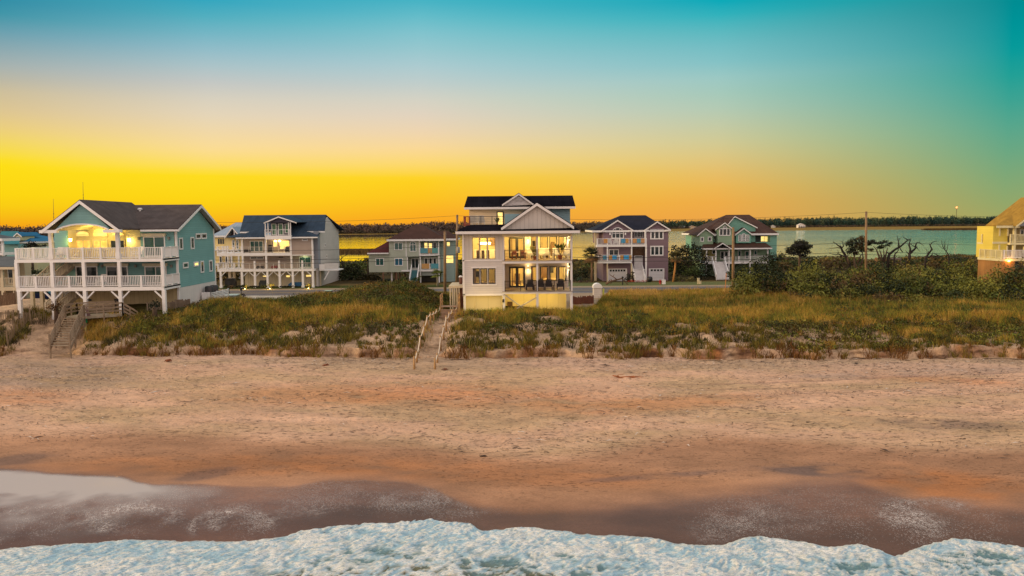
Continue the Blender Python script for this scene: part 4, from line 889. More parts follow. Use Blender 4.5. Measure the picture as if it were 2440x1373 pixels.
    for (x, y, e) in ((1.0,76.4,180), (3.9,76.4,170)): lamp_light((x, y, zle-.25), e, .1, (1,.72,.20), 'undercroft_light')
    for xx in (xa+.7, (xa+xm)/2, xm-.7): lamp_light((xx, Y-1.7, 4.3), 42, .1, (1,.72,.20), 'base_fill_light')  # added fill lights that even out the base wall, no fixtures
    for i, x in enumerate((1.0, 3.9)): boxp(H, 'undercroft_lamp', (x-.15,x+.15,zle-.10,zle-.001), 76.3, 76.6, LAMP)
    # side platform on slatted base
    a = V.p(43,1035,75.5); zt = V.p(110,1035,75.0).z
    boxp(H, 'side_deck', (a.x,x0-.07,zt-.22,zt), 75.0, 79.5, mat('pale_deck', (.66,.55,.36), .7)); 
    m = MB()
    for i in range(5): x = a.x+.08+i*.22; m.box(x, x+.12, 75.05, 75.11, 2.3, zt-.221)
    m.build('slat_screen', mat('pale_deck', (.66,.55,.36), .7), H)
    b = V.r(112,1060,180,1230,75.6); boxp(H, 'lattice_screen', (b[0],x0-.08,2.4,zt-.23), 75.6, 75.68, siding('red_lattice', (.22,.08,.045), .16, 'Z', .8, .6, .2))
    for x in (a.x+.1, x0-.2): post(H, x, 79.2, 2.2, zt-.222, .18, mat('pale_deck', (.66,.55,.36), .7), 'column')
    return V, Y, YB, zu, zl
MV, MY, MYB, ZU, ZL = main_house()
def main_furniture():
    V = MV
    for i, (zx, yy, rz) in enumerate(((885,76.9,.5),(990,76.7,-.15),(1140,76.8,.12),(1240,76.6,-.35),(1040,77.4,0))):
        c = V.p(zx,760,yy); lounge_chair('white', (c.x,yy,ZU+.005), rz, ['white deck chair left of the middle column on the upper deck', 'white deck chair right of the middle column on the upper deck', 'white deck chair beside the red pot on the upper deck', 'white deck chair in the end corner of the upper deck', 'white deck chair standing back against the upper deck windows'][i], 'white deck chairs on the upper deck')
    for i, (zx, yy) in enumerate(((868,75.6),(982,75.5),(1062,75.6),(1182,75.5))):
        c = V.p(zx,1060,yy); lounge_chair('dark', (c.x,yy,ZL+.005), math.pi+random.uniform(-.1,.1), ['black deck chair left of the middle column on the lower deck', 'black deck chair just right of the middle column on the lower deck', 'third black deck chair along the lower deck railing', 'black deck chair standing apart toward the end of the lower deck'][i], 'black deck chairs on the lower deck')
    c = V.p(755,750,76.4); t = thing('dining_table', 'white topped dining table before the black french door on the upper deck', 'table', (c.x,76.4,ZU+.005)); z = ZU+.005
    MB().box(c.x-.85,c.x+.85,76.0,76.8,z+.70,z+.75).build('tabletop', mat('table_white', (.75,.70,.6), .4), t)
    for sx in (-.7,.7):
        for sy in (-.3,.3): MB().box(c.x+sx-.04,c.x+sx+.04,76.4+sy-.04,76.4+sy+.04,z,z+.699).build('leg', mat('red_wood', (.20,.06,.03), .5), t)
    first = None
    for i, (dx, dy, rz) in enumerate(((-.45,-.6,math.pi),(.35,-.6,math.pi),(-.4,.62,0),(.4,.62,0))):
        lab = ['red-brown dining chair on the front side of the deck table, nearer the left wing', 'red-brown dining chair on the front side of the deck table, nearer the column', 'dining chair tucked behind the deck table, nearer the left wing', 'dining chair tucked behind the deck table, nearer the column'][i]
        loc = (c.x+dx, 76.4+dy, z)
        if first: dup(first, loc, rz, lab, 'dining chairs on the upper deck'); continue
        first = k = thing('dining_chair', lab, 'chair', loc, 'dining chairs on the upper deck'); rw = mat('red_wood', (.20,.06,.03), .5); x, y, _ = loc
        MB().box(x-.22,x+.22,y-.22,y+.22,z+.43,z+.47).build('seat', rw, k); MB().box(x-.22,x+.22,y+.18,y+.22,z+.55,z+.85).build('backrest', rw, k)
        for sx in (-.19,.19):
            MB().box(x+sx-.025,x+sx+.025,y-.21,y-.16,z,z+.429).build('leg', rw, k); MB().box(x+sx-.025,x+sx+.025,y+.17,y+.215,z,z+.549).build('leg', rw, k)
        k.rotation_euler = (0,0,rz)
    potted_plant((V.p(1180,765,75.3).x,75.3,ZU+.005), 1.25, 'tall leafy plant in a red pot near the end of the upper deck', (.05,.045,.02))
    potted_plant((V.p(918,765,75.3).x,75.3,ZU+.005), .95, 'dark red leaved potted plant beside the middle column of the upper deck', (.11,.03,.02), (.05,.04,.04))
    t = thing('barbecue_grill', 'brown drum grill with a white lid on the side platform', 'grill', (V.p(163,1020,76).x,76,V.p(163,1018,76).z)); x, y, z = t.location
    MB().lathe((x,y,z), [(.16,.0),(.19,.3),(.2,.62),(.17,.7)], 12).build('drum', mat('grill_brown', (.16,.06,.04), .5), t, True); MB().lathe((x,y,z), [(.22,.701),(.2,.78),(.1,.86),(.02,.88)], 12).build('lid', WHITE, t, True)
    for i, (zx, lab) in enumerate(((912,'small side table among the black lower deck chairs, left of the column'), (1108,'small side table between the last black deck chairs'))):
        c = V.p(zx,1060,75.7); tt = thing('side_table', lab, 'table', (c.x,75.7,ZL+.005)); m = mat('dark_table', (.10,.05,.03), .6)
        MB().box(c.x-.2,c.x+.2,75.5,75.9,ZL+.45,ZL+.49).build('tabletop', m, tt); MB().box(c.x-.05,c.x+.05,75.65,75.75,ZL+.006,ZL+.449).build('leg', m, tt)
main_furniture()
# ================================================================ the teal house on the left
def teal_house():
    V = View(2.985, 0, 420); Y = 70.0; YW = 73.6
    TEAL = siding('teal_lap_siding', (.17,.37,.38), .19, 'Z', .6, .28, .06); SHING = siding('teal_shingles', (.19,.37,.37), .24, 'Z', .7, .35, .12); ROOF = mat('dark_shingle_roof', (.080,.064,.062), .85, .3, 1.2, bump=.4, bscale=14)
    CR = mat('porch_cream_paint', (.72,.62,.36), .6, .05); BASE = siding('tan_base_boards', (.50,.41,.24), .42, 'X', .8, .35, .12, 'bat'); FL = mat('deck_underside', (.40,.36,.32), .8)
    xl = V.p(108,700,Y).x; xr = V.p(1160,700,Y).x; zu = V.p(640,590,Y).z; zub = V.p(640,612,Y).z; zl = V.p(640,790,Y).z; zlb = V.p(640,816,Y).z; zg = 4.0
    H = thing('beach_house', 'teal three-storey house with wide white decks and an arched gable porch', 'house', ((xl+xr)/2, 76, zg))
    xw0 = V.p(395,600,YW).x; xs = V.p(1262,600,YW).x       # right side wall plane
    ze = V.p(1060,382,YW-.6).z
    yb = V.pX(1528,600,xs).y; yr = V.pX(1395,215,xs).y; zr = V.pX(1395,210,xs).z
    # walls
    boxp(H, 'wall', (xw0,xs,zl,zub), YW, YW+.2, TEAL); zlw = V.pX(1270,795,xs).z
    MB().prism([(xs-.2,YW+.201,zlw),(xs-.2,YW+.201,ze),(xs-.2,yr,zr-.15),(xs-.2,yb,ze),(xs-.2,yb,zlw)], (.2,0,0)).build('wall', TEAL, H)
    MB().box(xs-.19, xs-.01, YW+.201, yb, zg-.6, zlw-.001).build('base_wall', siding('white_skirt', (.66,.63,.62), .5, 'Y', .7, .12, .05, 'bat'), H)
    boxp(H, 'corner_board', (xs-.14,xs+.05,zg-.5,ze), YW-.05, YW+.14, WHITE); boxp(H, 'corner_board', (xs-.1,xs+.05,zg-.5,ze), yb-.15, yb+.05, WHITE)
    boxp(H, 'wall', (xw0,xw0+.2,zl,ze), YW+.201, yb, TEAL); boxp(H, 'wall', (xw0,xs-.2,zg,ze), yb-.2, yb, TEAL)
    boxp(H, 'base_wall', (V.p(500,880,YW).x,xs-.001,zg-.5,zlb), YW+.05, YW+.25, BASE)
    g = V.r(430,862,505,930,YW); boxp(H, 'garage_dark_sheet', (g[0],g[1]+.05,zg-.5,g[3]), YW+.3, YW+.5, BLACK)  # black slab stands in for the darkness of the open garage
    for r in ((624,873,650,890),(812,872,876,892)): b = V.r(*r,YW); boxp(H, 'base_vent', b, YW+.01, YW+.049, BLACK)
    # upper front: teal panels either side of the recessed porch
    xa = V.p(478,470,YW).x; xb = V.p(900,470,YW).x; YR = YW+1.6
    boxp(H, 'wall', (xw0,xa,zu,ze+.1), YW, YW+.2, TEAL); boxp(H, 'wall', (xb,xs-.201,zu,ze+.1), YW, YW+.2, siding('cream_lap', (.62,.55,.34), .19, 'Z', .6, .28, .05), 'cream lap siding beside the porch')
    q = V.r(1000,390,1262,520,YW); boxp(H, 'wall', (q[0],xs-.21,zu,ze+.09), YW-.03, YW-.001, TEAL)
    pk = V.p(566,176,69.1); MB().prism([(xa,YR,zu),(xb,YR,zu),(xb,YR,ze+.15),(pk.x,YR,pk.z-.45),(xa,YR,ze+.5)], (0,.2,0)).build('porch_wall', CR, H)
    for x in (xa-.15, xb): boxp(H, 'porch_wall', (x,x+.15,zu,ze+.1), YW+.21, YR-.002, CR)
    # porch doors and arched transoms
    for r in ((537,450,650,522),(660,450,770,522),(783,450,892,522)): window(H, V.r(*r,YR), YR, nx=2, fm=mat('cream_frame', (.75,.66,.40), .5), gm=glow('dim_lit_door', (.9,.58,.16), .5, .45) if r[0] < 780 else GLASSD, fw=.12, name='porch_door')
    for i, r in enumerate(((537,385,640,432),(658,368,766,432),(782,390,888,432))): window(H, V.r(*r,YR), YR, fm=mat('cream_frame', (.75,.66,.40), .5), gm=glow('lit_transom', (1,.72,.22), .75, .3), fw=.10, arch=.45, name='transom_window')
    # front gable with the shallow arch
    YG = 69.4; A, Pk, B = V.p(297,388,YG-.3), V.p(566,176,YG-.3), V.p(848,384,YG-.3); zE = (A.z+B.z)/2
    ar = [V.p(x, y, YG) for x, y in ((775,377),(745,364),(700,351),(650,344),(600,341),(550,342),(500,349),(450,362),(415,376),(395,390))]
    MB().prism([(ar[-1].x,YG,ar[-1].z),(ar[-1].x-.02,YG,ar[-1].z+.12),(Pk.x,YG,Pk.z-.22),(ar[0].x+.02,YG,ar[0].z+.12)]+[(p.x,YG,p.z) for p in ar[:-1]], (0,.2,0)).build('gable_wall', SHING, H)
    m = MB()
    for i in range(len(ar)-1): m.bar(ar[i]+Vector((0,-.05,0)), ar[i+1]+Vector((0,-.05,0)), .12, .16, (0,1,0))
    m.build('arch_trim', WHITE, H)
    gable_front(H, A.x, zE, Pk.x, Pk.z, B.x, zE, YG-.35, yr, ROOF, WHITE, .13, .26)
    for zx, w in ((345,1), (812,-1)): c = V.p(zx,385,YG); boxp(H, 'return_eave', (c.x-.9 if w < 0 else c.x-.7,c.x+.7 if w < 0 else c.x+.9,zE-.22,zE+.06), YG-.3, YG+.1, WHITE)
    # barrel soffit of the porch
    m = MB()
    for i in range(len(ar)-1):
        a, b = ar[i], ar[i+1]; m.add([(a.x,YG+.2,a.z),(b.x,YG+.2,b.z),(b.x,YR,b.z+.1),(a.x,YR,a.z+.1)], [(0,1,2,3)])
    m.build('porch_ceiling', CR, H)
    # main roof, ridge along x
    x1 = xs+.55; gx = B.x-.4; m = MB()
    m.prism([(gx-.2,YW-.75,ze),(x1,YW-.75,ze),(x1,yr,zr),(Pk.x,yr,zr),(Pk.x,yr-1,zr-.32)], (0,0,.13)); m.prism([(A.x,yb+.7,ze),(x1,yb+.7,ze),(x1,yr+.003,zr),(Pk.x-2.5,yr+.003,zr)], (0,0,.13)); m.build('roof', ROOF, H)
    boxp(H, 'gutter', (B.x+.1,x1,ze-.16,ze+.02), YW-.82, YW-.70, WHITE); boxp(H, 'soffit', (B.x,xs,ze-.06,ze-.02), YW-.69, YW-.002, WHITE)
    m = MB()
    for (ya, yc) in ((YW-.75,yr), (yb+.7,yr)): m.prism([(x1,ya,ze+.05),(x1,yc,zr+.05),(x1,yc,zr-.2),(x1,ya,ze-.2)], (.05,0,0))
    m.build('rake_board', WHITE, H)
    m = MB()
    for (ya, yc) in ((YW-.7,yr), (yb+.65,yr)): m.prism([(xs+.001,ya,ze-.1),(xs+.001,yc,zr-.12),(x1,yc,zr-.12),(x1,ya,ze-.1)], (0,0,.04))
    m.build('rake_soffit', mat('soffit_grey', (.50,.47,.46), .7), H)
    c = V.p(997,270,yr-1.6); m = MB(); m.tube([c-Vector((0,0,.5)), c+Vector((0,0,.45))], .12, 10); m.lathe(c, [(.22,.45),(.22,.58),(.14,.62)], 10); m.build('vent_pipe', WHITE, H)
    # decks
    for (zt, zz) in ((zu,zub), (zl,zlb)):
        boxp(H, 'deck_beam', (xl,xr,zz,zt), Y, Y+.18, WHITE); boxp(H, 'deck_floor', (xl,xr,zt-.16,zt-.02), Y+.181, YW-.002, FL); boxp(H, 'deck_beam', (xr-.15,xr,zz,zt), Y+.182, YW-.003, WHITE); boxp(H, 'deck_beam', (xl,xl+.15,zz,zt), Y+.182, YW+1.5, WHITE)
        boxp(H, 'deck_floor', (xl+.151,xw0-.01,zt-.16,zt-.02), YW, YW+1.6, FL)
    ux = [V.p(a,560,Y).x for a in (112,237,360,478,587,713,836,990,1150)]; lx = [V.p(a,760,Y).x for a in (132,253,375,490,600,727,850,1003,1158)]
    for xs_, zt in ((ux,zu), (lx,zl)):
        for i in range(len(xs_)-1): rail(H, (xs_[i],Y+.09,zt), (xs_[i+1],Y+.09,zt), 1.02, WHITE, 2, bal=.15, pw=.18, top=.14, skip0=i > 0)
        rail(H, (xr-.08,Y+.45,zt), (xr-.08,YW-.15,zt), 1.02, WHITE, 3, bal=.15, pw=.16, top=.14)
        rail(H, (xl+.08,Y+.45,zt), (xl+.08,YW+1.4,zt), 1.02, WHITE, 3, bal=.2, pw=.16, top=.14)
    for zx in (358, 834): x = V.p(zx,480,Y).x; post(H, x, Y+.12, zu+.01, zE-.02, .3, WHITE, 'column', .04)
    for zx, zy in ((118,700),(371,700),(596,700),(849,700),(1157,700)):
        x = V.p(zx,zy,Y).x; post(H, x, Y+.1, zl+.01, zub-.001, .28, WHITE, 'column')
    gxs = [V.p(a,880,Y).x for a in (137,379,605,857,1166)]
    for i, x in enumerate(gxs):
        post(H, x, Y+.1, zg-.6, zlb-.001, .30, WHITE, 'column', .03); m = MB()
        for sgn in ((1,), (-1,1), (-1,1), (-1,1), (-1,))[i]: m.bar((x+sgn*.15,Y+.1,zlb-.75), (x+sgn*.85,Y+.1,zlb-.05), .12, .14, (0,1,0))
        m.build('knee_brace', WHITE, H)
    for zx in (205, 275): x = V.p(zx,880,YW).x; post(H, x, YW+.6, zg-.6, zlb, .3, mat('tan_post', (.52,.45,.32), .7), 'column')
    # stairs between the levels at the open left end
    ST = mat('stair_tan', (.42,.36,.28), .7)
    stairs(H, xl+1.4, xl+2.5, Y+1.0, zl, Y+4.6, zu, 14, ST, mat('stair_rail_tan', (.62,.55,.44), .6), dx=1.3)
    stairs(H, xl+2.1, xl+3.2, Y+1.0, zg, Y+4.4, zl, 13, ST, mat('stair_rail_tan', (.62,.55,.44), .6), dx=1.3)
    # doors with shutter boxes
    for r, gm in (((1020,428,1175,520),GLASST), ((540,640,695,727),GLASSD), ((757,640,911,727),GLASSD), ((1030,640,1186,727),GLASST)):
        rr = V.r(*r,YW-.05); zz = zu if r[1] < 500 else zl; window(H, (rr[0],rr[1],zz+.05,rr[3]), YW-.035, nx=2, gm=gm, fw=.1, name='sliding_door')
        boxp(H, 'shutter_box', (rr[0]-.12,rr[1]+.12,rr[3]+.01,rr[3]+.28), YW-.28, YW-.036, mat('shutter_cream', (.62,.56,.42), .6))
    for zx, zy, lit in ((505,462,1),(921,462,1),(991,452,0),(1203,450,0),(517,648,0),(728,648,0),(967,648,0),(1221,648,0)):
        yy = YW-.05; c = V.p(zx,zy,yy); s = MB().box(c.x-.09,c.x+.09,yy-.15,yy+.0,c.z-.02,c.z+.2).box(c.x-.12,c.x+.12,yy-.18,yy+.01,c.z+.201,c.z+.25).build('wall_lantern', LAMP if lit else mat('lantern_grey', (.2,.2,.18), .5), H)
        if lit: lamp_light((c.x, yy-.35, c.z-.05), 42, .08, (1,.70,.16))
    lamp_light(((xa+xb)/2, YR-1.7, zu+2.6), 120, .3, (1,.74,.20), 'porch_light')
    # side windows
    for r, g in (((1272,437,1298,523),GLASSD),((1354,432,1379,519),GLASSD),((1390,407,1426,448),GLASSD),((1431,405,1467,446),GLASSD),((1300,612,1337,655),GLASST),((1377,608,1410,642),LIT),((1425,602,1448,687),GLASSD),((1487,597,1509,679),GLASSD)):
        window(H, V.rX(*r, xs), xs, 'R', gm=g, fw=.13)
    # slatted enclosure with machines beside the wall
    s0 = V.rX(1378,840,1532,940,xs+1.2); m = MB(); n = 11; zt = V.pX(1400,848,xs+1.2).z
    for i in range(n): z0 = zg-.6+(zt-zg+.6)*i/n; m.box(xs+1.2, xs+1.25, yb-4.4, yb+.4, z0, z0+(zt-zg+.6)/n-.06)
    for k in range(4): y = yb-4.4+1.6*k; m.box(xs+1.12, xs+1.2, y, y+.1, zg-.6, zt)
    m.box(xs+.2, xs+1.19, yb-4.4, yb-4.35, zg-.6, zt)
    o = m.build('slat_fence', WHITE, None, loc=(xs+1.2, yb-2, zg-.4)); tag(o, 'white horizontal slat screen beside the teal side wall', 'fence')
    for i, (dy, lab) in enumerate(((-3.5,'dark machine unit behind the slat screen, nearer the beach'), (-2.2,'dark machine unit behind the slat screen, nearer the road'))):
        t = thing('cooling_unit', lab, 'cooling unit', (xs+.65, yb+dy, zt-.4), 'cooling units beside the teal house'); x, y, z = t.location
        MB().lathe((x,y,z), [(.42,0),(.44,.1),(.44,.85),(.40,.92)], 14).build('casing', mat('unit_dark', (.035,.03,.035), .5), t, True); MB().lathe((x,y,z), [(.36,.921),(.36,.95),(.1,.97)], 14).build('fan_grille', BLACK, t, True)
    MB().box(xs+.05, xs+1.1, yb-4.2, yb-1.2, zt-.5, zt-.401).build('unit_platform', TIMBER, H)
    # deck furniture
    for i, (zx, lab) in enumerate(((412,'white slatted chair on the teal house upper deck, by the left porch column'), (457,'white slatted chair beside the teal wall panel of the upper deck'), (975,'white chair at the lit end of the teal house upper deck'))):
        yy = Y+1.6; c = V.p(zx,525,yy); lounge_chair('rail', (c.x,yy,zu-.015), (0,0.2,-.6)[i], lab, 'white chairs on the teal house decks')
    for i, (zx, lab) in enumerate(((722,'white chair on the teal house lower deck between the two sliding doors'),)): c = V.p(zx,725,Y+1.8); lounge_chair('rail', (c.x,Y+1.8,zl-.015), 0, lab, 'white chairs on the teal house decks')
    c = V.p(690,520,Y+1.5); t = thing('deck_table', 'pale deck table under the lit arch of the teal house', 'table', (c.x,Y+1.5,zu-.015)); z = zu-.015
    MB().box(c.x-.8,c.x+.8,Y+1.1,Y+1.9,z+.72,z+.77).build('tabletop', mat('table_tan', (.55,.45,.28), .6), t)
    for sx in (-.7,.7): MB().box(c.x+sx-.05,c.x+sx+.05,Y+1.3,Y+1.7,z+.001,z+.719).build('leg', mat('table_tan', (.55,.45,.28), .6), t)
    c = V.p(412,715,Y+2.2); t = thing('deck_table', 'pale low table at the stair end of the teal house lower deck', 'table', (c.x,Y+2.2,zl-.015)); z = zl-.015
    MB().box(c.x-.7,c.x+.7,Y+1.8,Y+2.6,z+.5,z+.56).build('tabletop', mat('table_tan', (.55,.45,.28), .6), t)
    for sx in (-.6,.6): MB().box(c.x+sx-.05,c.x+sx+.05,Y+2.0,Y+2.4,z+.001,z+.499).build('leg', mat('table_tan', (.55,.45,.28), .6), t)
    return H
teal_house()
# ================================================================ the grey house with the blue metal roof
def grey_house():
    V = View(5.279, 480, 480); Y = 122.0; YW = 124.4
    TAUPE = siding('taupe_lap', (.36,.29,.25), .2, 'Z', .6, .25, .06); SLATE = siding('slate_lap', (.23,.25,.30), .2, 'Z', .6, .25, .06); BASE = siding('cream_board_batten', (.60,.52,.38), .4, 'X', .6, .2, .05, 'bat')
    ROOF = siding('blue_seam_roof', (.024,.042,.070), .5, 'X', .7, -.35, .2, 'bat'); NAVY = mat('navy_wall', (.035,.030,.055), .6); LG = siding('light_grey_lap', (.52,.49,.47), .2, 'Z', .6, .2, .05)
    x0 = V.p(505,700,Y).x; x1 = V.p(1405,700,Y).x; zg = 2.05; XR = V.p(1515,700,YW+1).x
    z3 = V.p(900,647,Y).z; z3b = V.p(900,685,Y).z; z2 = V.p(900,852,Y).z; z2b = V.p(900,882,Y).z; ze = V.p(900,460,Y).z
    H = thing('coastal_house', 'grey house with blue metal roof, dormer balcony and tall white pilings', 'house', ((x0+x1)/2, 130, zg))
    xw = V.p(535,700,YW).x
    boxp(H, 'wall', (xw,XR,z2,ze), YW, YW+.2, TAUPE); boxp(H, 'base_wall', (xw,XR,zg,z2b), YW+.05, YW+.25, BASE)
    q = V.r(1130,470,1388,662,Y); boxp(H, 'wall', (q[0],q[1],z3b+.1,ze-.02), Y+.05, YW-.001, TAUPE); boxp(H, 'wall', (q[1]+.01,XR-.001,z2,ze+1.0), YW-1.2, YW-.002, SLATE)
    boxp(H, 'wall', (XR-.2,XR,z2b,ze+1.2), YW+.201, 138, LG); boxp(H, 'base_wall', (x1,XR-.21,zg,z2), YW-.9, YW-.003, LG); boxp(H, 'wall', (xw,xw+.2,z2,ze), YW+.201, 138, TAUPE); boxp(H, 'wall', (xw,XR,zg,ze), 138, 138.2, TAUPE); boxp(H, 'base_wall', (XR-.199,XR-.01,zg,z2b-.001), YW+.26, 138, LG)
    # roofs
    L, Rr = V.p(484,388,YW-.5), V.p(1552,384,YW-.5); a, b = V.p(536,182,130), V.p(1566,178,130)
    gable_side(H, L.x, Rr.x, YW-.5, L.z, 130, (a.z+b.z)/2, 138.6, L.z, ROOF, WHITE, .12, .16, rx0=a.x, rx1=b.x)
    MB().prism([(XR-.15,YW,ze+1.0),(XR-.15,130,(a.z+b.z)/2-.3),(XR-.15,138,ze+1.0)], (.14,0,0)).build('gable_wall', LG, H)
    for (ea, eb, ta, tb) in (((430,457),(795,460),(600,402),(790,345)), ((1125,455),(1462,449),(1130,340),(1300,390))):
        p, q, r, s = V.p(*ea,Y-.5), V.p(*eb,Y-.5), V.p(*ta,YW), V.p(*tb,YW); zz = (p.z+q.z)/2
        MB().prism([(p.x,Y-.5,zz),(q.x,Y-.5,zz),(s.x,YW+.3,zz+1.7) if ea[0] < 600 else (q.x-.4,YW+.3,zz+.6),(r.x,YW+.3,zz+.9) if ea[0] < 600 else (r.x,YW+.3,zz+1.7)], (0,0,.1)).build('skirt_roof', ROOF, H)
        boxp(H, 'fascia', (p.x,q.x,zz-.14,zz+.06), Y-.56, Y-.5, WHITE)
    p, q = V.p(312,458,Y-.5), V.p(500,458,Y-.5); MB().prism([(p.x,Y-.5,p.z),(q.x+.3,Y-.5,p.z),(q.x+1.4,YW+3,p.z+1.1),(q.x-.2,YW+3,p.z+1.1)], (0,0,.1)).build('skirt_roof', ROOF, H)
    # dormer
    YD = 121.4; d0, d1 = V.p(800,300,YD), V.p(1122,300,YD); zb = V.p(960,432,YD).z; zk = V.p(960,478,YD).z; zt = V.p(960,268,YD).z
    boxp(H, 'balcony', (d0.x-.05,d1.x+.05,zk,zb), YD-.1, YD+2, WHITE); boxp(H, 'dormer_wall', (d0.x+.5,d1.x-.2,zb,zt), YD+1.2, YD+1.3, NAVY)
    for x in (d0.x+.02, d0.x+.45, d1.x-.05, d1.x+.1-.45): post(H, x, YD+.05, zb, zt, .13, WHITE, 'column')
    dl, dp, dr = V.p(790,268,YD), V.p(975,192,YD), V.p(1203,268,YD)
    gable_front(H, dl.x, zt, dp.x, dp.z, dr.x, zt, YD-.3, 129, ROOF, WHITE, .1, .16); MB().prism([(dl.x+.3,YD+.05,zt),(dp.x,YD+.05,dp.z-.12),(dr.x-.3,YD+.05,zt)], (0,.15,0)).build('gable_wall', NAVY, H)
    for r in ((885,280,945,425),(965,280,1030,425),(1050,280,1105,400)): window(H, V.r(*r,YD+1.2), YD+1.19, gm=mat('green_glass', (.05,.16,.08), .1), fw=.1, name='dormer_window')
    for zx0, zx1 in ((800,940),(965,1115)): a, b = V.p(zx0,430,YD-.05), V.p(zx1,430,YD-.05); rail(H, (a.x,YD-.03,zb), (b.x,YD-.03,zb), .95, WHITE, 2, bal=.5, pw=.1, top=.06, bw=.03)
    # decks
    boxp(H, 'deck', (x0-.1,V.p(1125,660,Y).x,z3b,z3), Y, YW-.003, WHITE); boxp(H, 'trim_board', (V.p(1125,670,Y).x,x1+.2,z3b,z3b+.14), Y-.03, Y+.05, WHITE); boxp(H, 'deck', (x0-.1,x1+.1,z2b,z2), Y, YW-.004, WHITE)
    xl = V.p(205,665,Y+1).x
    for (t, bt) in ((z3,z3b),(z2,z2b)): boxp(H, 'side_deck', (xl,x0-.11,bt,t), Y+.6, YW+3, WHITE); rail(H, (xl+.1,Y+.7,t), (x0-.2,Y+.7,t), 1.0, WHITE, 4, bal=.3, pw=.22, top=.06, bw=.025); rail(H, (xl+.1,Y+.8,t), (xl+.1,YW+2.8,t), 1.0, WHITE, 3, bal=.3, pw=.2, top=.06, bw=.025)
    xs3 = [V.p(a,700,Y).x for a in (515,812,1128,1398)]
    for x in xs3: post(H, x, Y+.14, z2+.01, ze-.02, .26, WHITE, 'column')
    for x in [V.p(a,820,Y).x for a in (667,975,1268)]: post(H, x, Y+.13, z2+.005, z2+1.35, .26, WHITE, 'newel_post')
    for i in range(2): rail(H, (xs3[i]+.2,Y+.1,z3), (xs3[i+1]-.2,Y+.1,z3), .95, mat('rail_pale', (.62,.56,.48), .5), 5, pw=.06, top=.04, cables=4)
    for i in range(3): rail(H, (xs3[i]+.2,Y+.1,z2), (xs3[i+1]-.2,Y+.1,z2), .95, mat('rail_pale', (.62,.56,.48), .5), 5, pw=.06, top=.04, cables=4)
    gx = [V.p(a,970,Y).x for a in (225,508,670,828,982,1148,1273,1400)]
    for i, x in enumerate(gx):
        post(H, x, Y+.2+(.5 if i == 0 else 0), zg-.2, z2b, .32, WHITE, 'piling', .06); m = MB()
        for sgn in ((1,), (1,), (-1,1), (-1,1), (-1,1), (-1,1), (), (-1,))[i]: m.bar((x+sgn*.14,Y+.2,z2b-.8), (x+sgn*.95,Y+.2,z2b-.04), .1, .12, (0,1,0))
        if m.v: m.build('knee_brace', WHITE, H)
    for zx in (290, 345, 440): x = V.p(zx,970,YW).x; post(H, x, YW+2.5, zg-.2, z2b, .4, mat('piling_cream', (.66,.56,.44), .6), 'piling')
    # windows
    window(H, V.r(612,497,778,632,YW), YW, nx=3, gm=GLASST, name='sliding_door'); window(H, V.r(985,492,1112,600,YW), YW, nx=2, gm=LIT, fw=.08); window(H, V.r(905,490,950,570,YW), YW, gm=LIT, fw=.06)
    window(H, V.r(612,694,786,728,YW), YW, nx=2); window(H, V.r(965,690,1038,716,YW), YW, fm=TAUPE); window(H, V.r(1230,697,1382,832,YW), YW, nx=2, gm=GLASST, name='sliding_door'); window(H, V.r(1264,470,1338,497,Y), Y+.05)
    for r, g in (((768,930,822,953),LIT),((1063,926,1118,957),LIT),((1314,921,1382,952),LIT)): window(H, V.r(*r,YW), YW+.05, fm=BASE, gm=g, fw=.06)
    for r in ((1548,530,1560,575),(1566,672,1580,712)): window(H, V.rX(*r,XR), XR, 'R', gm=GLASSD, fw=.1)
    lamp_light((V.p(960,560,YW-1).x, YW-1.0, z3+2.2), 120, .15, (1,.70,.25), 'deck_light'); lamp_light((V.p(1280,720,YW-1).x, YW-.6, z2+2.0), 18, .1, (.8,1,.45), 'deck_light')
    for zx in (928, 980): c = V.p(zx,500,YW-.3); MB().box(c.x-.12,c.x+.12,YW-.4,YW-.2,c.z-.1,c.z+.12).build('pendant_lamp', LAMP, H)
    # right-hand deck with its rail and brace
    c0 = V.p(1522,830,YW-1).x; c1 = V.p(1726,820,YW-1).x; zd = V.p(1600,860,YW-1).z
    boxp(H, 'side_deck', (XR+.01,c1,zd-.15,zd), YW-1, YW+2.5, WHITE); m = MB()
    for i in range(5): m.box(XR+.9, c1, YW-1.05, YW-1.01, zd+.1+.2*i, zd+.22+.2*i)
    m.box(XR+.02, XR+.9, YW-1.05, YW-1.01, zd+.02, zd+.9); m.build('slat_railing', WHITE, H); MB().bar(V.p(1548,985,YW-.8), V.p(1612,868,YW-.8), .16, .16).build('knee_brace', WHITE, H)
    # things on the decks and under the house
    def blk(zx, zy, yy, w, h, name, lab, cat, mt, zf):
        c = V.p(zx,zy,yy); t = thing(name, lab, cat, (c.x,yy,zf)); MB().prism([(c.x-w/2,yy-.3,zf+.12),(c.x+w/2,yy-.3,zf+.12),(c.x+w/2,yy-.3,zf+h*.6),(c.x+w*.35,yy-.3,zf+h),(c.x-w*.35,yy-.3,zf+h),(c.x-w/2,yy-.3,zf+h*.6)], (0,.6,0)).build('body', mt, t)
        for sx in (-.4,.4): MB().box(c.x+sx*w-.04,c.x+sx*w+.04,yy-.25,yy+.25,zf+.001,zf+.119).build('foot', BLACK, t)
        return t
    blk(870,620,Y+1.2,.75,1.25,'barbecue_grill','black covered barbecue on the grey house deck beside the lit opening','grill',BLACK,z3+.01)
    blk(570,640,Y+1.2,1.1,.55,'deck_planter','dark low planter by the sliding door of the grey house','planter',BLACK,z3+.01)
    blk(1085,630,Y+1.3,.6,1.0,'deck_chair','dark upright chair at the lit grey house deck','chair',BLACK,z3+.01)
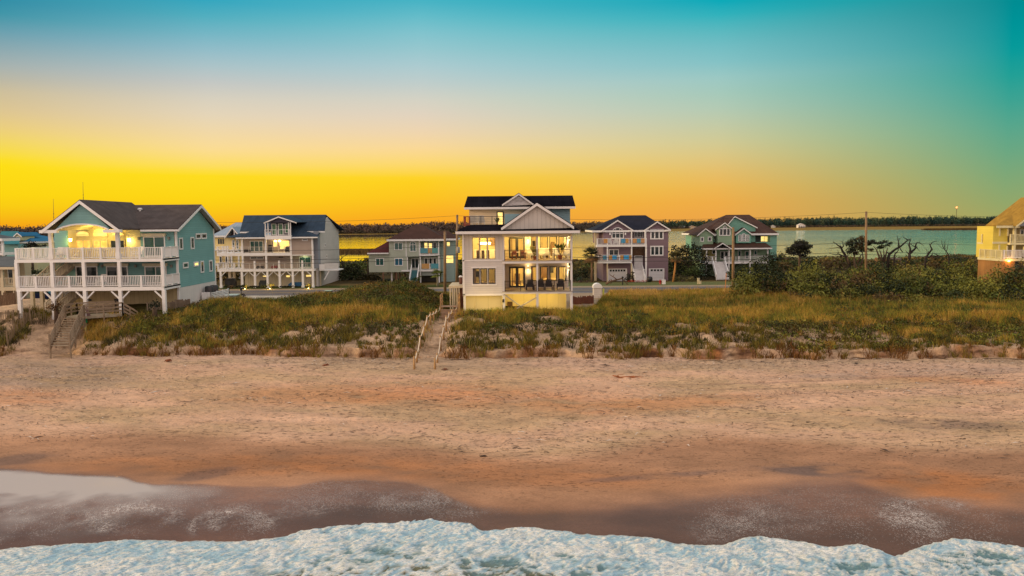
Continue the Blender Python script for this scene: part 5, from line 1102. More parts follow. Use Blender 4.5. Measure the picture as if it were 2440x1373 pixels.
    blk(920,845,Y+1.2,.9,.5,'deck_cushion','red cushioned seat on the lower grey house deck','seat',mat('red_cloth', (.22,.02,.03), .8),z2+.01)
    blk(740,845,Y+1.2,1.2,.45,'sun_lounger','dark lounger on the lower grey house deck','lounger',BLACK,z2+.01)
    blk(780,1060,Y+1,1.3,1.1,'spa_tub','dark covered tub under the grey house between white pilings','tub',mat('tub_dark', (.03,.035,.035), .7),zg)
    blk(1200,1070,Y+1,2.6,.75,'garden_bench','blue bench under the right end of the grey house','bench',mat('blue_paint', (.02,.10,.22), .6),zg)
    blk(370,1030,Y+3.5,1.8,1.3,'utility_cart','dark cart with a pale roof parked under the side deck','cart',BLACK,zg)
grey_house()
# ================================================================ houses along the far side of the road
def sage_house():
    V = View(5.72, 780, 500); Y = 130.0; zg = 2.0
    SAGE = siding('sage_siding', (.38,.42,.35), .2, 'Z', .6, .2, .05); TEALB = siding('blue_green_siding', (.26,.36,.34), .2, 'Z', .6, .2, .05); ROOF = mat('brown_shingle_roof', (.060,.030,.024), .85, .25, .8); REDR = mat('dark_red_roof', (.08,.022,.022), .85, .25, .8)
    x0 = V.p(842,600,Y).x; x1 = V.p(1530,600,Y).x; zb = V.p(900,850,Y).z; ze = V.p(1000,412,Y).z; zw = V.p(700,590,Y).z; xl = V.p(562,700,Y).x; xr = V.p(1726,600,Y+2).x
    H = thing('coastal_house', 'sage green house with brown hipped roof and two small white balconies', 'house', ((x0+x1)/2, 136, zg))
    xp = V.p(1262,700,Y).x; xq = V.p(1085,700,Y).x; zf = V.p(1150,642,Y).z
    boxp(H, 'wall', (x0,xq,zb,ze), Y, 141, SAGE); boxp(H, 'wall', (xq+.01,xp,zf,ze), Y, 140.9, SAGE); boxp(H, 'wall', (xq+.01,x1,zb,zf-.01), Y+1.8, 140.8, SAGE); boxp(H, 'wall', (xp+.01,x1,zf,ze), Y+1.6, 140.8, TEALB); boxp(H, 'wall', (xl,x0-.01,zb,zw), Y+.2, 140, SAGE); boxp(H, 'wall', (x1+.01,xr,zg,ze), Y+2, 140, TEALB)
    pk = V.p(1240,200,136); el = V.p(812,412,Y-.5).x; er = V.p(1612,405,Y-.5).x
    hip(H, el, er, Y-.5, 141.5, ze, pk.x-.4, pk.x+.4, 136, pk.z-.1, ROOF, WHITE); a = V.p(1480,300,136.5); hip(H, er-2.6, V.p(1760,400,Y+1.5).x, Y+1.5, 140.5, ze+.01, a.x, a.x+2.2, 136, V.p(1600,298,136).z, ROOF, WHITE)
    l, t = V.p(545,588,Y-.3), V.p(842,428,Y+2); MB().prism([(l.x,Y-.3,zw),(x0-.02,Y-.3,zw),(x0-.02,Y+4,t.z),(x0-.4,Y+4,t.z)], (0,0,.1)).prism([(l.x,Y-.3,zw),(x0-.4,Y+4,t.z),(x0-.4,139,t.z),(l.x,140,zw)], (0,0,.1)).build('roof', REDR, H)
    boxp(H, 'fascia', (l.x,x0-.03,zw-.16,zw+.05), Y-.36, Y-.3, WHITE)
    for z in (1075, 1255): x = V.p(z,600,Y).x; boxp(H, 'corner_board', (x-.07,x+.07,zf if z == 1255 else zf,ze-.2), Y-.04, Y-.003, WHITE)
    window(H, V.r(912,447,1028,550,Y), Y, nx=2, gm=GLASST); window(H, V.r(1122,428,1212,570,Y), Y, nx=2, arch=.62, gm=GLASST); window(H, V.r(657,660,772,762,Y+.2), Y+.2, nx=2, gm=GLASST); window(H, V.r(916,660,1030,762,Y), Y, nx=2, gm=mat('blue_glass', (.03,.12,.19), .06))
    for r, g in (((1318,446,1372,560),LIT),((1378,450,1432,560),LIT),((1438,446,1492,560),GLASSD)): window(H, V.r(*r,Y+1.6), Y+1.6, gm=g, fw=.09)
    for r, g in (((1322,655,1370,770),GLASSD),((1385,655,1430,790),GLASSD),((1442,655,1488,770),GLASSD),((1145,662,1248,800),GLASSD)): window(H, V.r(*r,Y+1.8), Y+1.8, nx=2 if r[0] == 1145 else 1, gm=g, fw=.1, name='porch_door')
    for r in ((1624,436,1674,502),(1614,620,1722,730)): window(H, V.r(*r,Y+2), Y+2, gm=LIT, fm=TEALB, fw=.07)
    za, zc = V.p(1390,608,Y).z, V.p(1390,820,Y).z; xe = V.p(1525,700,Y).x
    for z, nm in ((za,0),(zc,1)):
        boxp(H, 'balcony', (xp-(3.2 if nm else 0),xe,z-.25,z), Y-.1, Y+1.78, WHITE); rail(H, (xp+.1,Y,z), (xe-.1,Y,z), 1.05, WHITE, 3, bal=.35, pw=.16, top=.1, bw=.04)
    for x in (xp+.05, xe-.05): post(H, x, Y+.1, za+.01, ze-.02, .16, WHITE, 'column'); post(H, x, Y+.1, zc+.01, za-.26, .16, WHITE, 'column'); post(H, x, Y+.1, zg, zc-.26, .2, WHITE, 'column')
    post(H, V.p(1090,700,Y).x, Y+.1, zc+.01, zf-.02, .16, WHITE, 'column')
    s0, s1 = V.p(1110,900,Y-3).x, V.p(1215,900,Y-3).x; stairs(H, s0+.2, s1, Y-3.2, zg, Y-.12, zc, 10, mat('teal_stairs', (.05,.17,.20), .7), WHITE)
    boxp(H, 'skirt', (xp+.2,xe-.2,zc-1.0,zc-.26), Y+.3, Y+.4, siding('grey_skirt', (.30,.34,.32), .18, 'X', .7, .3, .1, 'bat')); boxp(H, 'under_wall', (xp,xe,zg,zc-1.0), Y+2.5, Y+2.6, siding('dark_under', (.06,.055,.05), .3, 'X', .8, .4, .2, 'bat'))
    for i, zx in enumerate((760, 865, 905, 940, 975, 1040)): x = V.p(zx,920,Y).x; post(H, x, Y+.3+(i%3)*.8, zg, zb, .25, WHITE if zx == 865 else mat('brown_piling', (.16,.08,.045), .8), 'piling')
    for i, (zx, zz, c, lab, nm) in enumerate(((1320,za,(.10,.30,.36),'teal towel hanging on the upper balcony of the sage house, nearer the arch window',0),(1455,za,(.10,.30,.30),'teal towel hanging at the outer end of the sage house upper balcony',0),(1400,za,(.45,.26,.12),'tan towel hanging on the upper balcony of the sage house',0),(1335,zc,(.50,.28,.10),'orange towel hanging on the porch rail of the sage house',0),(1462,zc,(.08,.28,.34),'teal towel hanging on the porch rail of the sage house',0))):
        x = V.p(zx,600,Y).x; w = .65 if c[0] < .2 or zx == 1335 else .35; towel(x, Y-.12, zz+1.07, w, .85, c, lab, 'towels on the sage house rails')
def towel(x, y, z, w, h, c, lab, grp):
    m = MB(); n = 6
    for i in range(n):
        a = x-w+2*w*i/n; b = x-w+2*w*(i+1)/n; d = .02*math.sin(i*1.7); e = .02*math.sin((i+1)*1.7)
        m.prism([(a,y+d-.03,z-h),(b,y+e-.03,z-h),(b,y+.0,z+.02),(a,y+.0,z+.02)], (0,.02,0))
    nm = 'towel_%d_%d_%d' % tuple(int(k*99) for k in c); o = m.build('towel', mat(nm, c, .9), None); tag(o, lab, 'towel', grp); return o
def purple_house():
    V = View(6.239, 1360, 490); Y = 130.0; zg = 2.0; YF = Y-1.7
    PUR = siding('mauve_siding', (.20,.135,.165), .2, 'Z', .6, .15, .05); ROOF = mat('blue_black_roof', (.016,.017,.030), .8, .3, .8, spec=.1); STONE = mat('brown_stone', (.12,.065,.035), .9, .6, 4, bump=.8, bscale=6); WIN = WHITE
    xl, xm, xq, xr = (V.p(a,700,Y).x for a in (482,908,1112,1450)); ze = V.p(700,378,Y).z; zu = V.p(700,583,YF).z; zl = V.p(700,827,YF).z
    H = thing('coastal_house', 'mauve house with two front gables, colourful rail towels and two white garage doors', 'house', ((xl+xr)/2, 136, zg))
    boxp(H, 'wall', (xl,xm,zg,ze+.3), Y, 142, PUR); boxp(H, 'wall', (xm+.01,xq,zg,ze), Y+1.2, 142, PUR); boxp(H, 'wall', (xq+.01,xr,zg,ze+.3), Y, 142, PUR); xo = V.p(345,500,Y+2).x; boxp(H, 'porch_post', (xo,xo+.35,zg,ze), Y+1, Y+1.35, mat('cream_post', (.62,.52,.34), .6)); boxp(H, 'wall', (xo+.8,xl-.01,V.p(400,570,Y+2).z,ze), Y+2, 141, PUR)
    for a, b, c, xa, xb in (((455,378),(697,216),(935,364),xl,xm), ((1093,366),(1287,237),(1490,362),xq,xr)):
        A, P, B = V.p(*a,Y-.4), V.p(*b,Y-.4), V.p(*c,Y-.4); z = (A.z+B.z)/2
        MB().prism([(A.x+.35,Y-.02,z+.02),(P.x,Y-.02,P.z-.12),(B.x-.35,Y-.02,z+.02)], (0,.2,0)).build('gable_wall', PUR, H); gable_front(H, A.x, z, P.x, P.z, B.x, z, Y-.45, 136, ROOF, WHITE, .1, .2)
        for xx, s in ((A.x,1),(B.x,-1)): boxp(H, 'return_eave', (min(xx,xx+s*.8),max(xx,xx+s*.8),z-.2,z+.05), Y-.4, Y-.03, WHITE)
    r0, r1 = V.p(742,157,136), V.p(1112,153,136); hip(H, V.p(322,378,Y).x, V.p(1470,370,Y).x, Y-.2, 142.5, ze, r0.x, r1.x, 136, (r0.z+r1.z)/2, ROOF, WHITE)
    window(H, V.r(606,323,790,490,Y), Y, nx=3, arch=1.05, fw=.13); window(H, V.r(940,385,1076,473,Y+1.2), Y+1.2, nx=3, fw=.1); window(H, V.r(1182,350,1380,503,Y), Y, nx=3, fw=.2, mull=.2); window(H, V.r(1180,598,1378,747,Y), Y, nx=3, fw=.2, mull=.2); window(H, V.r(565,650,714,765,Y), Y, nx=2, fw=.12, name='sliding_door')
    boxp(H, 'stone_wall', (xm+.02,xq-.02,V.p(1000,745,Y+1).z,V.p(1000,606,Y+1).z), Y+1.0, Y+1.19, STONE)
    GD = siding('garage_white', (.62,.62,.66), .5, 'Z', .5, .15, .03)
    for r, n in (((553,937,836,1128),6), ((1158,935,1390,1128),4)):
        q = V.r(*r,Y); o = boxp(H, 'garage_door', (q[0]+.15,q[1]-.15,zg,q[3]-.15), Y-.04, Y-.002, GD); w = (q[1]-q[0]-.5)/n
        MB().box(q[0],q[0]+.14,Y-.07,Y-.003,zg,q[3]).box(q[1]-.14,q[1],Y-.07,Y-.003,zg,q[3]).box(q[0]+.141,q[1]-.141,Y-.07,Y-.003,q[3]-.14,q[3]).build('garage_surround', WHITE, H)
        for i in range(n): MB().box(q[0]+.25+w*i+w*.17, q[0]+.25+w*i+w*.83, Y-.06, Y-.041, zg+1.65, zg+1.98).build('pane', GLASSD, o)
    dz = V.p(1000,940,Y+1).z; d = V.r(945,745,1065,940,Y+1.0); window(H, (d[0],d[1],d[3]-.45,d[3]), Y+.99, fw=.1); boxp(H, 'door', (d[0]+.1,d[1]-.1,dz,d[3]-.5), Y+.9, Y+.99, mat('door_white', (.66,.64,.66), .5)); boxp(H, 'door_frame', (d[0]-.02,d[0]+.09,dz,d[3]-.46), Y+.88, Y+.99, WHITE); boxp(H, 'door_frame', (d[1]-.09,d[1]+.02,dz,d[3]-.46), Y+.88, Y+.99, WHITE)
    boxp(H, 'landing', (xm+.1,xq-.1,dz-.2,dz), Y-.3, Y+.98, WHITE); stairs(H, V.p(958,1000,Y-3).x, V.p(1092,1000,Y-3).x, Y-3.6, zg, Y-.31, dz, 11, mat('white_step', (.66,.64,.64), .6), WHITE)
    for (za, a, b, zb) in ((zu,385,1132,'u'), (zl,402,908,'l')):
        xa, xb = V.p(a,600,YF).x, V.p(b,600,YF).x; boxp(H, 'deck', (xa,xb,za-.35,za), YF, Y-.03 if zb == 'l' else Y-.47, WHITE)
        ps = [xa+.1]+[V.p(k,540,YF).x for k in ((546,728,908) if zb == 'u' else (546,727))]+[xb-.1]
        for i in range(len(ps)-1): rail(H, (ps[i],YF+.08,za), (ps[i+1],YF+.08,za), 1.05, WHITE, 2, bal=.2, pw=.16, top=.1, skip0=i > 0)
    for zx in (546, 906): x = V.p(zx,700,YF).x; post(H, x, YF+.12, zl+.01, zu-.36, .2, WHITE, 'column'); post(H, x, YF+.12, zg, zl-.36, .2, mat('cream_post', (.62,.52,.34), .6), 'column')
    x = V.p(1122,700,YF).x; post(H, x, YF+.12, zg, zu-.36, .26, WHITE, 'column'); post(H, V.p(906,450,YF).x, YF+.12, zu+.01, ze, .18, WHITE, 'column'); post(H, V.p(1110,450,YF).x, YF+.12, zu+.01, ze, .26, WHITE, 'column')
    for zx, zy, w, c, lab in ((518,540,.33,(.50,.25,.07),'orange towel on the mauve house upper rail by the corner post'),(780,540,.36,(.07,.28,.48),'blue towel in the middle of the mauve house upper rail'),(835,530,.25,(.52,.27,.09),'orange towel beside the blue one on the mauve house upper rail'),(950,540,.33,(.50,.26,.10),'orange towel at the outer end of the mauve house upper rail'),(1010,540,.33,(.10,.30,.44),'blue towel at the outer end of the mauve house upper rail'),(1070,540,.3,(.48,.26,.12),'tan towel next to the end post of the mauve house upper rail'),(505,790,.33,(.07,.24,.36),'dark blue towel at the outer end of the mauve house lower rail'),(592,790,.28,(.50,.27,.08),'orange towel left of the bright blue one on the mauve house lower rail'),(648,785,.38,(.05,.32,.62),'bright blue towel before the sliding door of the mauve house'),(757,790,.25,(.50,.27,.08),'orange towel between the two bright blue towels of the mauve house'),(825,785,.42,(.05,.34,.66),'widest bright blue towel on the mauve house lower rail'),(885,790,.2,(.45,.25,.08),'narrow orange towel at the inner end of the mauve house lower rail')):
        z = (zu if zy < 600 else zl)+.98; towel(V.p(zx,zy,YF).x, YF-.06, z, w, .68, c, lab, 'towels on the mauve house rails')
    for i, zx in enumerate((570, 670, 730, 835)): lounge_chair('rail', (V.p(zx,560,YF+.7).x, YF+.6, zu+.005), math.pi, ['white chair at the left of the mauve house upper deck','second white chair on the mauve house upper deck','third white chair on the mauve house upper deck, left of the blue towel','white chair behind the orange towel of the mauve house upper deck'][i], 'white chairs on the mauve house deck')
    for zx in (583, 812): c = V.p(zx,420,Y); MB().box(c.x-.1,c.x+.1,Y-.2,Y-.021,c.z-.2,c.z+.2).build('wall_lantern', WHITE, H)
def mint_house():
    V = View(5.969, 1580, 490); Y = 138.0; zg = 2.1; YP = Y-2.4
    MINT = siding('mint_siding', (.24,.36,.24), .2, 'Z', .6, .15, .05); AQ = siding('aqua_siding', (.16,.37,.30), .2, 'Z', .6, .15, .05); ROOF = siding('red_brown_roof', (.060,.030,.022), .6, 'X', .7, .4, .2, 'bat'); OCH = siding('ochre_siding', (.36,.31,.11), .2, 'Z', .6, .15, .05)
    xl, xr = V.p(515,500,Y).x, V.p(1618,500,Y).x; ze = V.p(1400,405,Y).z; zp = V.p(1000,608,YP).z; zf = V.p(1000,800,YP).z
    H = thing('coastal_house', 'mint green house with many gables, red-brown roof and a long white front stair', 'house', ((xl+xr)/2, 145, zg))
    boxp(H, 'wall', (xl+.3,V.p(1315,500,Y).x,zp-.3,ze), Y+.8, 150, AQ); boxp(H, 'wall', (xl+.8,xr-.3,zf-.2,zp), Y+1.2, 149.8, MINT); q = V.p(1525,500,Y).x; boxp(H, 'wall', (q,xr,zf,ze), Y, 150, AQ); boxp(H, 'wall', (V.p(1315,500,Y).x+.01,q-.01,zp+.2,ze), Y+1.6, 149, mat('dark_recess', (.045,.06,.06), .7)); boxp(H, 'balcony', (V.p(1315,500,Y).x+.01,q-.01,zp+.1,V.p(1400,520,Y).z), Y-.1, Y+1.59, AQ); boxp(H, 'base_wall', (xl+1.5,xr-.5,zg,zf-.21), Y+1.3, 149, MINT)
    a, b = V.p(897,142,145), V.p(1226,138,145); hip(H, V.p(495,405,Y).x, V.p(1642,404,Y-.4).x, Y-.4, 151, ze, a.x, b.x, 145, (a.z+b.z)/2, ROOF, WHITE)
    def gab(A, P, B, body, zbot, yf, mt, back):
        a, p, b = V.p(*A,yf-.3), V.p(*P,yf-.3), V.p(*B,yf-.3); z = (a.z+b.z)/2; x0, x1 = V.p(body[0],450,yf).x, V.p(body[1],450,yf).x; zb_ = V.p(900,zbot,yf).z
        MB().prism([(x0,yf,zb_),(x1,yf,zb_),(x1,yf,z+.02),(p.x,yf,p.z-.1),(x0,yf,z+.02)], (0,back-yf-.4,0)).build('gable_wall', mt, H); gable_front(H, a.x, z, p.x, p.z, b.x, z, yf-.35, back, ROOF, WHITE, .09, .17)
    gab((880,252),(1020,152),(1342,378),(900,1312),532,Y+.4,AQ,146); gab((485,432),(606,325),(742,417),(515,712),575,Y-.6,MINT,144); gab((743,341),(880,242),(1003,336),(778,982),560,Y-1.2,MINT,143); gab((1025,415),(1150,320),(1272,410),(1040,1252),535,Y-.7,AQ,142)
    # porch roof and entry gable
    p, q2 = V.p(540,612,YP-.4), V.p(1552,606,YP-.4); t0, t1 = V.p(600,537,Y).x, V.p(1450,535,Y).x
    MB().prism([(p.x,YP-.4,zp),(q2.x,YP-.4,zp),(t1,Y+.5,zp+.95),(t0,Y+.5,zp+.95)], (0,0,.09)).prism([(q2.x,YP-.4,zp),(q2.x,Y+2,zp),(t1,Y+1.6,zp+.95),(t1,Y+.5,zp+.95)], (0,0,.09)).build('porch_roof', ROOF, H); boxp(H, 'fascia', (p.x,q2.x,zp-.18,zp+.05), YP-.46, YP-.4, WHITE)
    A, P, B = V.p(724,612,YP-.9), V.p(850,533,YP-.9), V.p(968,610,YP-.9); gable_front(H, A.x, (A.z+B.z)/2, P.x, P.z, B.x, (A.z+B.z)/2, YP-.9, Y, ROOF, WHITE, .09, .15)
    for zx in (620, 752, 940, 1240, 1490): x = V.p(zx,700,YP).x; post(H, x, YP+.1, zf+.01, zp-.02, .2, WHITE, 'column'); post(H, x, YP+.1, zg, zf-.36, .2, WHITE, 'column')
    x0, x1 = V.p(600,790,YP).x, V.p(1500,790,YP).x; boxp(H, 'porch_floor', (x0,x1,zf-.35,zf), YP, Y+1.19, WHITE); xs = [V.p(k,760,YP).x for k in (610,752,890,1080,1240,1490)]
    for i in (0,2,3,4): rail(H, (xs[i],YP+.08,zf), (xs[i+1],YP+.08,zf), 1.0, WHITE, 2, bal=.22, pw=.14, top=.08, skip0=i > 2)
    boxp(H, 'wall', (V.p(580,700,Y).x,V.p(775,700,Y).x,zf,zp), Y+1.1, Y+1.19, OCH, 'ochre end of the porch wall')
    s0, s1 = V.p(760,930,YP-4).x, V.p(868,930,YP-4).x; stairs(H, s0-.6, s1+.1, YP-6.5, zg, YP-.02, zf, 17, mat('white_step', (.66,.64,.64), .6), WHITE, dx=.9)
    window(H, V.r(798,324,957,430,Y-1.2), Y-1.2, nx=3, fw=.14, mull=.14); window(H, V.r(850,288,907,324,Y-1.2), Y-1.2, arch=.22, fw=.09)
    window(H, V.r(532,447,579,513,Y-.6), Y-.6, fw=.12); window(H, V.r(636,443,688,508,Y-.6), Y-.6, fw=.12)
    window(H, V.r(1070,415,1120,510,Y-.7), Y-.7, fw=.1, nx=2, ny=3, gm=GLASST); window(H, V.r(1122,395,1172,510,Y-.7), Y-.7, fw=.1, nx=2, ny=3, arch=.3, gm=GLASST); window(H, V.r(1174,415,1224,510,Y-.7), Y-.7, fw=.1, nx=2, ny=3, gm=GLASST)
    for c, yy in (((748,463),Y+.75), ((724,660),Y+1.08)):
        k = V.p(*c,yy); m = MB(); n = 16; rr = .42
        for i in range(n):
            u = 2*math.pi*i/n; w = 2*math.pi*(i+1)/n; f = lambda r, t: (k.x+r*math.cos(t), yy-.06, k.z+r*math.sin(t)); m.prism([f(rr,u), f(rr,w), f(rr-.12,w), f(rr-.12,u)], (0,.05,0))
        o = m.build('round_window', WHITE, H); MB().prism([(k.x+.31*math.cos(2*math.pi*i/n), yy-.03, k.z+.31*math.sin(2*math.pi*i/n)) for i in range(n)], (0,.025,0)).build('pane', GLASSD, o)
    window(H, V.r(812,650,928,765,Y+1.2), Y+1.2, nx=2, fw=.14, mull=.24, name='front_door')
    for r in ((1062,640,1110,722),(1163,648,1222,760),(1289,640,1336,705)): window(H, V.r(*r,Y+1.2), Y+1.2, fw=.11, gm=GLASST)
    window(H, V.r(1385,432,1500,516,Y+1.6), Y+1.6, nx=2, fw=.09, gm=LIT); window(H, V.r(890,808,930,872,Y+1.3), Y+1.3, fw=.1)
sage_house(); purple_house(); mint_house()
def yellow_right():
    V = View(4.903, 2120, 460); Y = 92.0; zg = 3.1
    YEL = siding('yellow_siding', (.68,.54,.09), .2, 'Z', .6, .15, .05); ROOF = mat('ochre_shingles', (.30,.18,.035), .85, .3, 1.5, bump=.5, bscale=10); WOOD = siding('brown_boards', (.33,.16,.05), .35, 'XY', .8, .4, .2, 'bat'); TRM = mat('cream_trim', (.70,.62,.36), .5)
    xs = V.p(1470,600,Y).x; x1 = xs+16; zl = V.p(1400,768,90.5).z; zu = V.p(1400,582,Y).z; ze = V.p(1480,388,Y).z
    H = thing('beach_house', 'yellow house with ochre roof on a brown board base at the edge of the view', 'house', (xs+6, 97, zg))
    xd = V.p(1312,800,90.5).x; ydb = PX(*V.px(1035,740), xd).y; ywb = PX(*V.px(1250,520), xs-.9).y
    boxp(H, 'base_wall', (xd,V.p(1470,800,90.5).x,zg-.6,zl-.3), 90.6, 90.75, WOOD); MB().box(xd, xd+.15, 90.751, ydb, zg-.6, zl-.301).build('base_wall', WOOD, H); boxp(H, 'garage_dark_sheet', (V.p(1470,800,90.5).x,x1,zg-.6,zl-.35), 92.5, 92.6, BLACK)  # last box is a black sheet painting the unlit garage interior
    boxp(H, 'deck', (xd-.1,x1,zl-.3,zl), 90.5, ydb, TRM)
    rail(H, (xd,90.6,zl), (xd,ydb-.3,zl), 1.0, TRM, 5, bal=.16, pw=.14, top=.1); rail(H, (xd+.25,90.6,zl), (x1-4,90.6,zl), 1.0, WHITE, 6, bal=.16, pw=.14, top=.1)
    wl = V.p(1415,500,Y).x; boxp(H, 'wall', (xs-2.4,xs-2.2,zl,ze), Y+.6, ywb+1.6, YEL); boxp(H, 'wall', (xs-2.199,wl,zl,ze), Y+.6, Y+.8, YEL); boxp(H, 'wall', (wl,x1,zl,ze), Y+2.6, Y+2.8, mat('recess_tan', (.42,.33,.17), .8))
    boxp(H, 'belt_board', (xs-2.46,wl+.02,zu-.12,zu+.12), Y+.52, Y+.599, TRM)
    for zx in (1470,): x = V.p(zx,600,Y).x; post(H, x, Y+.3, zl+.01, ze-.02, .28, TRM, 'column')
    boxp(H, 'upper_deck', (wl+.02,x1,zu-.25,zu), Y+.1, Y+2.59, TRM); rail(H, (wl+.1,Y+.2,zu), (x1-4,Y+.2,zu), 1.0, TRM, 5, bal=.16, pw=.12, top=.1)
    for r in ((1275,412,1292,502),(1370,412,1388,502),(1268,604,1286,672),(1362,618,1378,668)): window(H, V.r(*r,Y+.6), Y+.6, fm=TRM, gm=mat('amber_glass', (.16,.13,.05), .1), fw=.08)
    window(H, V.r(1520,428,1569,503,Y+2.6), Y+2.6, fw=.1); window(H, V.r(1548,620,1569,700,Y+2.6), Y+2.6, fm=TRM, gm=LIT, fw=.08)
    p, q = V.p(1185,572,Y+3), V.p(1252,572,Y+3); boxp(H, 'side_balcony', (p.x,xs-2.41,zu-.2,zu), Y+2.5, Y+3.7, TRM); rail(H, (p.x+.06,Y+2.6,zu), (xs-2.5,Y+2.6,zu), 1.0, TRM, 3, bal=.18, pw=.12); rail(H, (p.x+.06,Y+2.75,zu), (p.x+.06,Y+3.6,zu), 1.0, TRM, 3, bal=.18, pw=.12); post(H, p.x+.1, Y+2.6, zl+.01, zu-.21, .16, TRM, 'column')
    el = V.p(1216,390,Y+.2).x; pk = V.p(1532,120,100); zr = pk.z
    MB().prism([(el,Y-.3,ze),(x1,Y-.3,ze),(x1,98,zr),(pk.x+.2,98,zr)], (0,0,.14)).prism([(el,Y-.3,ze),(pk.x+.2,98,zr),(el*106/91.7+.6,106,ze)], (0,0,.14)).build('roof', ROOF, H); boxp(H, 'fascia', (el,xs+.2,ze-.2,ze+.08), Y-.36, Y-.3, TRM)
    a, b = V.p(1478,384,Y-.6), V.p(1569,305,Y-.6); MB().prism([(a.x,Y-.55,ze+.02),(a.x+8.4,Y-.55,ze+.02),(a.x+4.2,Y-.55,ze+3.4)], (0,.15,0)).build('gable_wall', mat('grey_gable', (.25,.27,.28), .7), H); gable_front(H, a.x-.2, ze, a.x+4.2, ze+3.5, a.x+8.6, ze, Y-.9, 97, ROOF, TRM, .1, .2)
    c = V.p(1395,796,90.45); MB().box(c.x-.1,c.x+.1,90.42,90.599,c.z-.08,c.z+.1).build('wall_lamp', glow('orange_lamp', (1,.45,.12), 12), H); lamp_light((c.x, 90.2, c.z), 36, .08, (1,.42,.10))
yellow_right()
def left_houses():
    V = View(4.29, 0, 440)
    # porch house cut by the frame
    Y = 84.0; zg = 3.0; TAN = siding('tan_siding', (.46,.38,.26), .2, 'Z', .6, .2, .05); GR = mat('grey_roof', (.10,.11,.12), .8, .2, 1); BG = mat('beige_post', (.55,.47,.34), .6)
    H = thing('beach_house', 'tan porch house with grey roofs cut off by the photo edge beside the teal house', 'house', (-50, 92, zg))
    e = V.p(150,845,Y); zr = e.z; xr = e.x; zd = V.p(80,1048,Y).z; zb = V.p(80,1085,Y).z; xw = xr-14
    MB().prism([(xr+.2,Y-.4,zr),(xw,Y-.4,zr),(xw,Y+4.0,zr+.95),(xr-1.4,Y+4.0,zr+.95)], (0,0,.12)).build('porch_roof', GR, H); boxp(H, 'fascia', (xw,xr+.2,zr-.22,zr+.04), Y-.46, Y-.4, BG)
    for zx in (20, 143): x = V.p(zx,940,Y).x; post(H, x, Y+.1, zd+.01, zr-.02, .26, BG, 'column'); post(H, x, Y+.1, zg, zb, .3, BG, 'column')
    boxp(H, 'deck', (xw,xr,zb,zd), Y, Y+4, BG); xm = V.p(20,940,Y).x; rail(H, (xm,Y+.1,zd), (xr-.1,Y+.1,zd), 1.0, BG, 2, bal=.16, pw=.12); rail(H, (xw,Y+.1,zd), (xm-.2,Y+.1,zd), 1.0, BG, 5, bal=.16, pw=.12)
    boxp(H, 'wall', (xw,xr-1.5,zg,zr+.8), Y+4.01, Y+5.2, TAN); window(H, (xm-2.0,xm-.6,zd+.1,zd+2.1), Y+4.01, nx=2)
    p = V.p(68,560,Y+5); zt = p.z; zk = V.p(30,695,Y+5).z; boxp(H, 'upper_deck', (xw,V.p(60,690,Y+5).x,zk-.3,zk), Y+4.5, Y+6.59, WHITE); rail(H, (xw,Y+4.6,zk), (V.p(58,690,Y+5).x,Y+4.6,zk), 1.0, WHITE, 5, bal=.16, pw=.12)
    x = V.p(46,620,Y+5).x; post(H, x, Y+4.7, zk+.01, zt-.02, .22, WHITE, 'column'); post(H, V.p(54,740,Y+5).x, Y+4.7, zr+1.1, zk-.31, .22, WHITE, 'column'); boxp(H, 'wall', (xw,x-1.6,zr+.9,zt), Y+6.6, Y+7.0, TAN)
    hip(H, xw, p.x, Y+4.2, Y+7.4, zt, xw+2, p.x-2.4, Y+6, V.p(10,505,90).z, GR, WHITE)
    # blue-roofed house behind
    Y = 150.0; C = siding('pale_yellow_siding', (.56,.52,.30), .2, 'Z', .6, .15, .05); B = siding('blue_roof_panels', (.02,.13,.26), .6, 'X', .6, .25, .1, 'bat')
    H = thing('coastal_house', 'pale yellow house with bright blue roof and one dormer behind the porch house', 'house', (V.p(200,600,Y).x, 156, 2))
    q = V.r(185,590,372,700,Y); boxp(H, 'wall', (q[0],q[1],2,q[3]), Y, 160, C); q2 = V.r(50,610,190,700,Y-3); boxp(H, 'wall', (q2[0]-3,q2[1],2,q2[3]), Y-3, 158, siding('teal_lap_siding', (.17,.37,.38)))
    r0, r1 = V.p(60,492,156), V.p(235,492,156); hip(H, V.p(30,590,Y).x-3, V.p(378,588,Y).x, Y-.6, 161, q[3], r0.x, r1.x, 156, r0.z, B, WHITE); MB().prism([(V.p(-40,612,Y-4).x,Y-4,q2[3]),(V.p(200,612,Y-4).x,Y-4,q2[3]),(V.p(160,520,Y+1).x,Y+2,q2[3]+2.4),(V.p(-20,520,Y+1).x,Y+2,q2[3]+2.4)], (0,0,.1)).build('porch_roof', siding('teal_roof_panels', (.03,.16,.20), .6, 'X', .6, .25, .1, 'bat'), H)
    A, P, E = V.p(140,530,Y-1), V.p(180,493,Y-1), V.p(228,536,Y-1); MB().prism([(A.x+.2,Y-.9,V.p(180,572,Y-1).z),(E.x-.2,Y-.9,V.p(180,572,Y-1).z),(E.x-.2,Y-.9,A.z),(P.x,Y-.9,P.z-.1),(A.x+.2,Y-.9,A.z)], (0,4,0)).build('dormer', C, H); gable_front(H, A.x, A.z, P.x, P.z, E.x, A.z, Y-1.2, 155, B, WHITE, .08, .2)
    window(H, V.r(165,530,202,566,Y-.9), Y-.9, nx=2, fw=.1, arch=.4); window(H, V.r(248,600,272,622,Y), Y, nx=2, fw=.1)
    # yellow house behind the grey one
    V = View(5.279, 480, 480); Y = 146.0; YS = siding('warm_yellow_siding', (.74,.60,.28), .2, 'Z', .6, .12, .04); LB = siding('pale_blue_roof', (.26,.32,.40), .5, 'X', .5, .2, .06, 'bat')
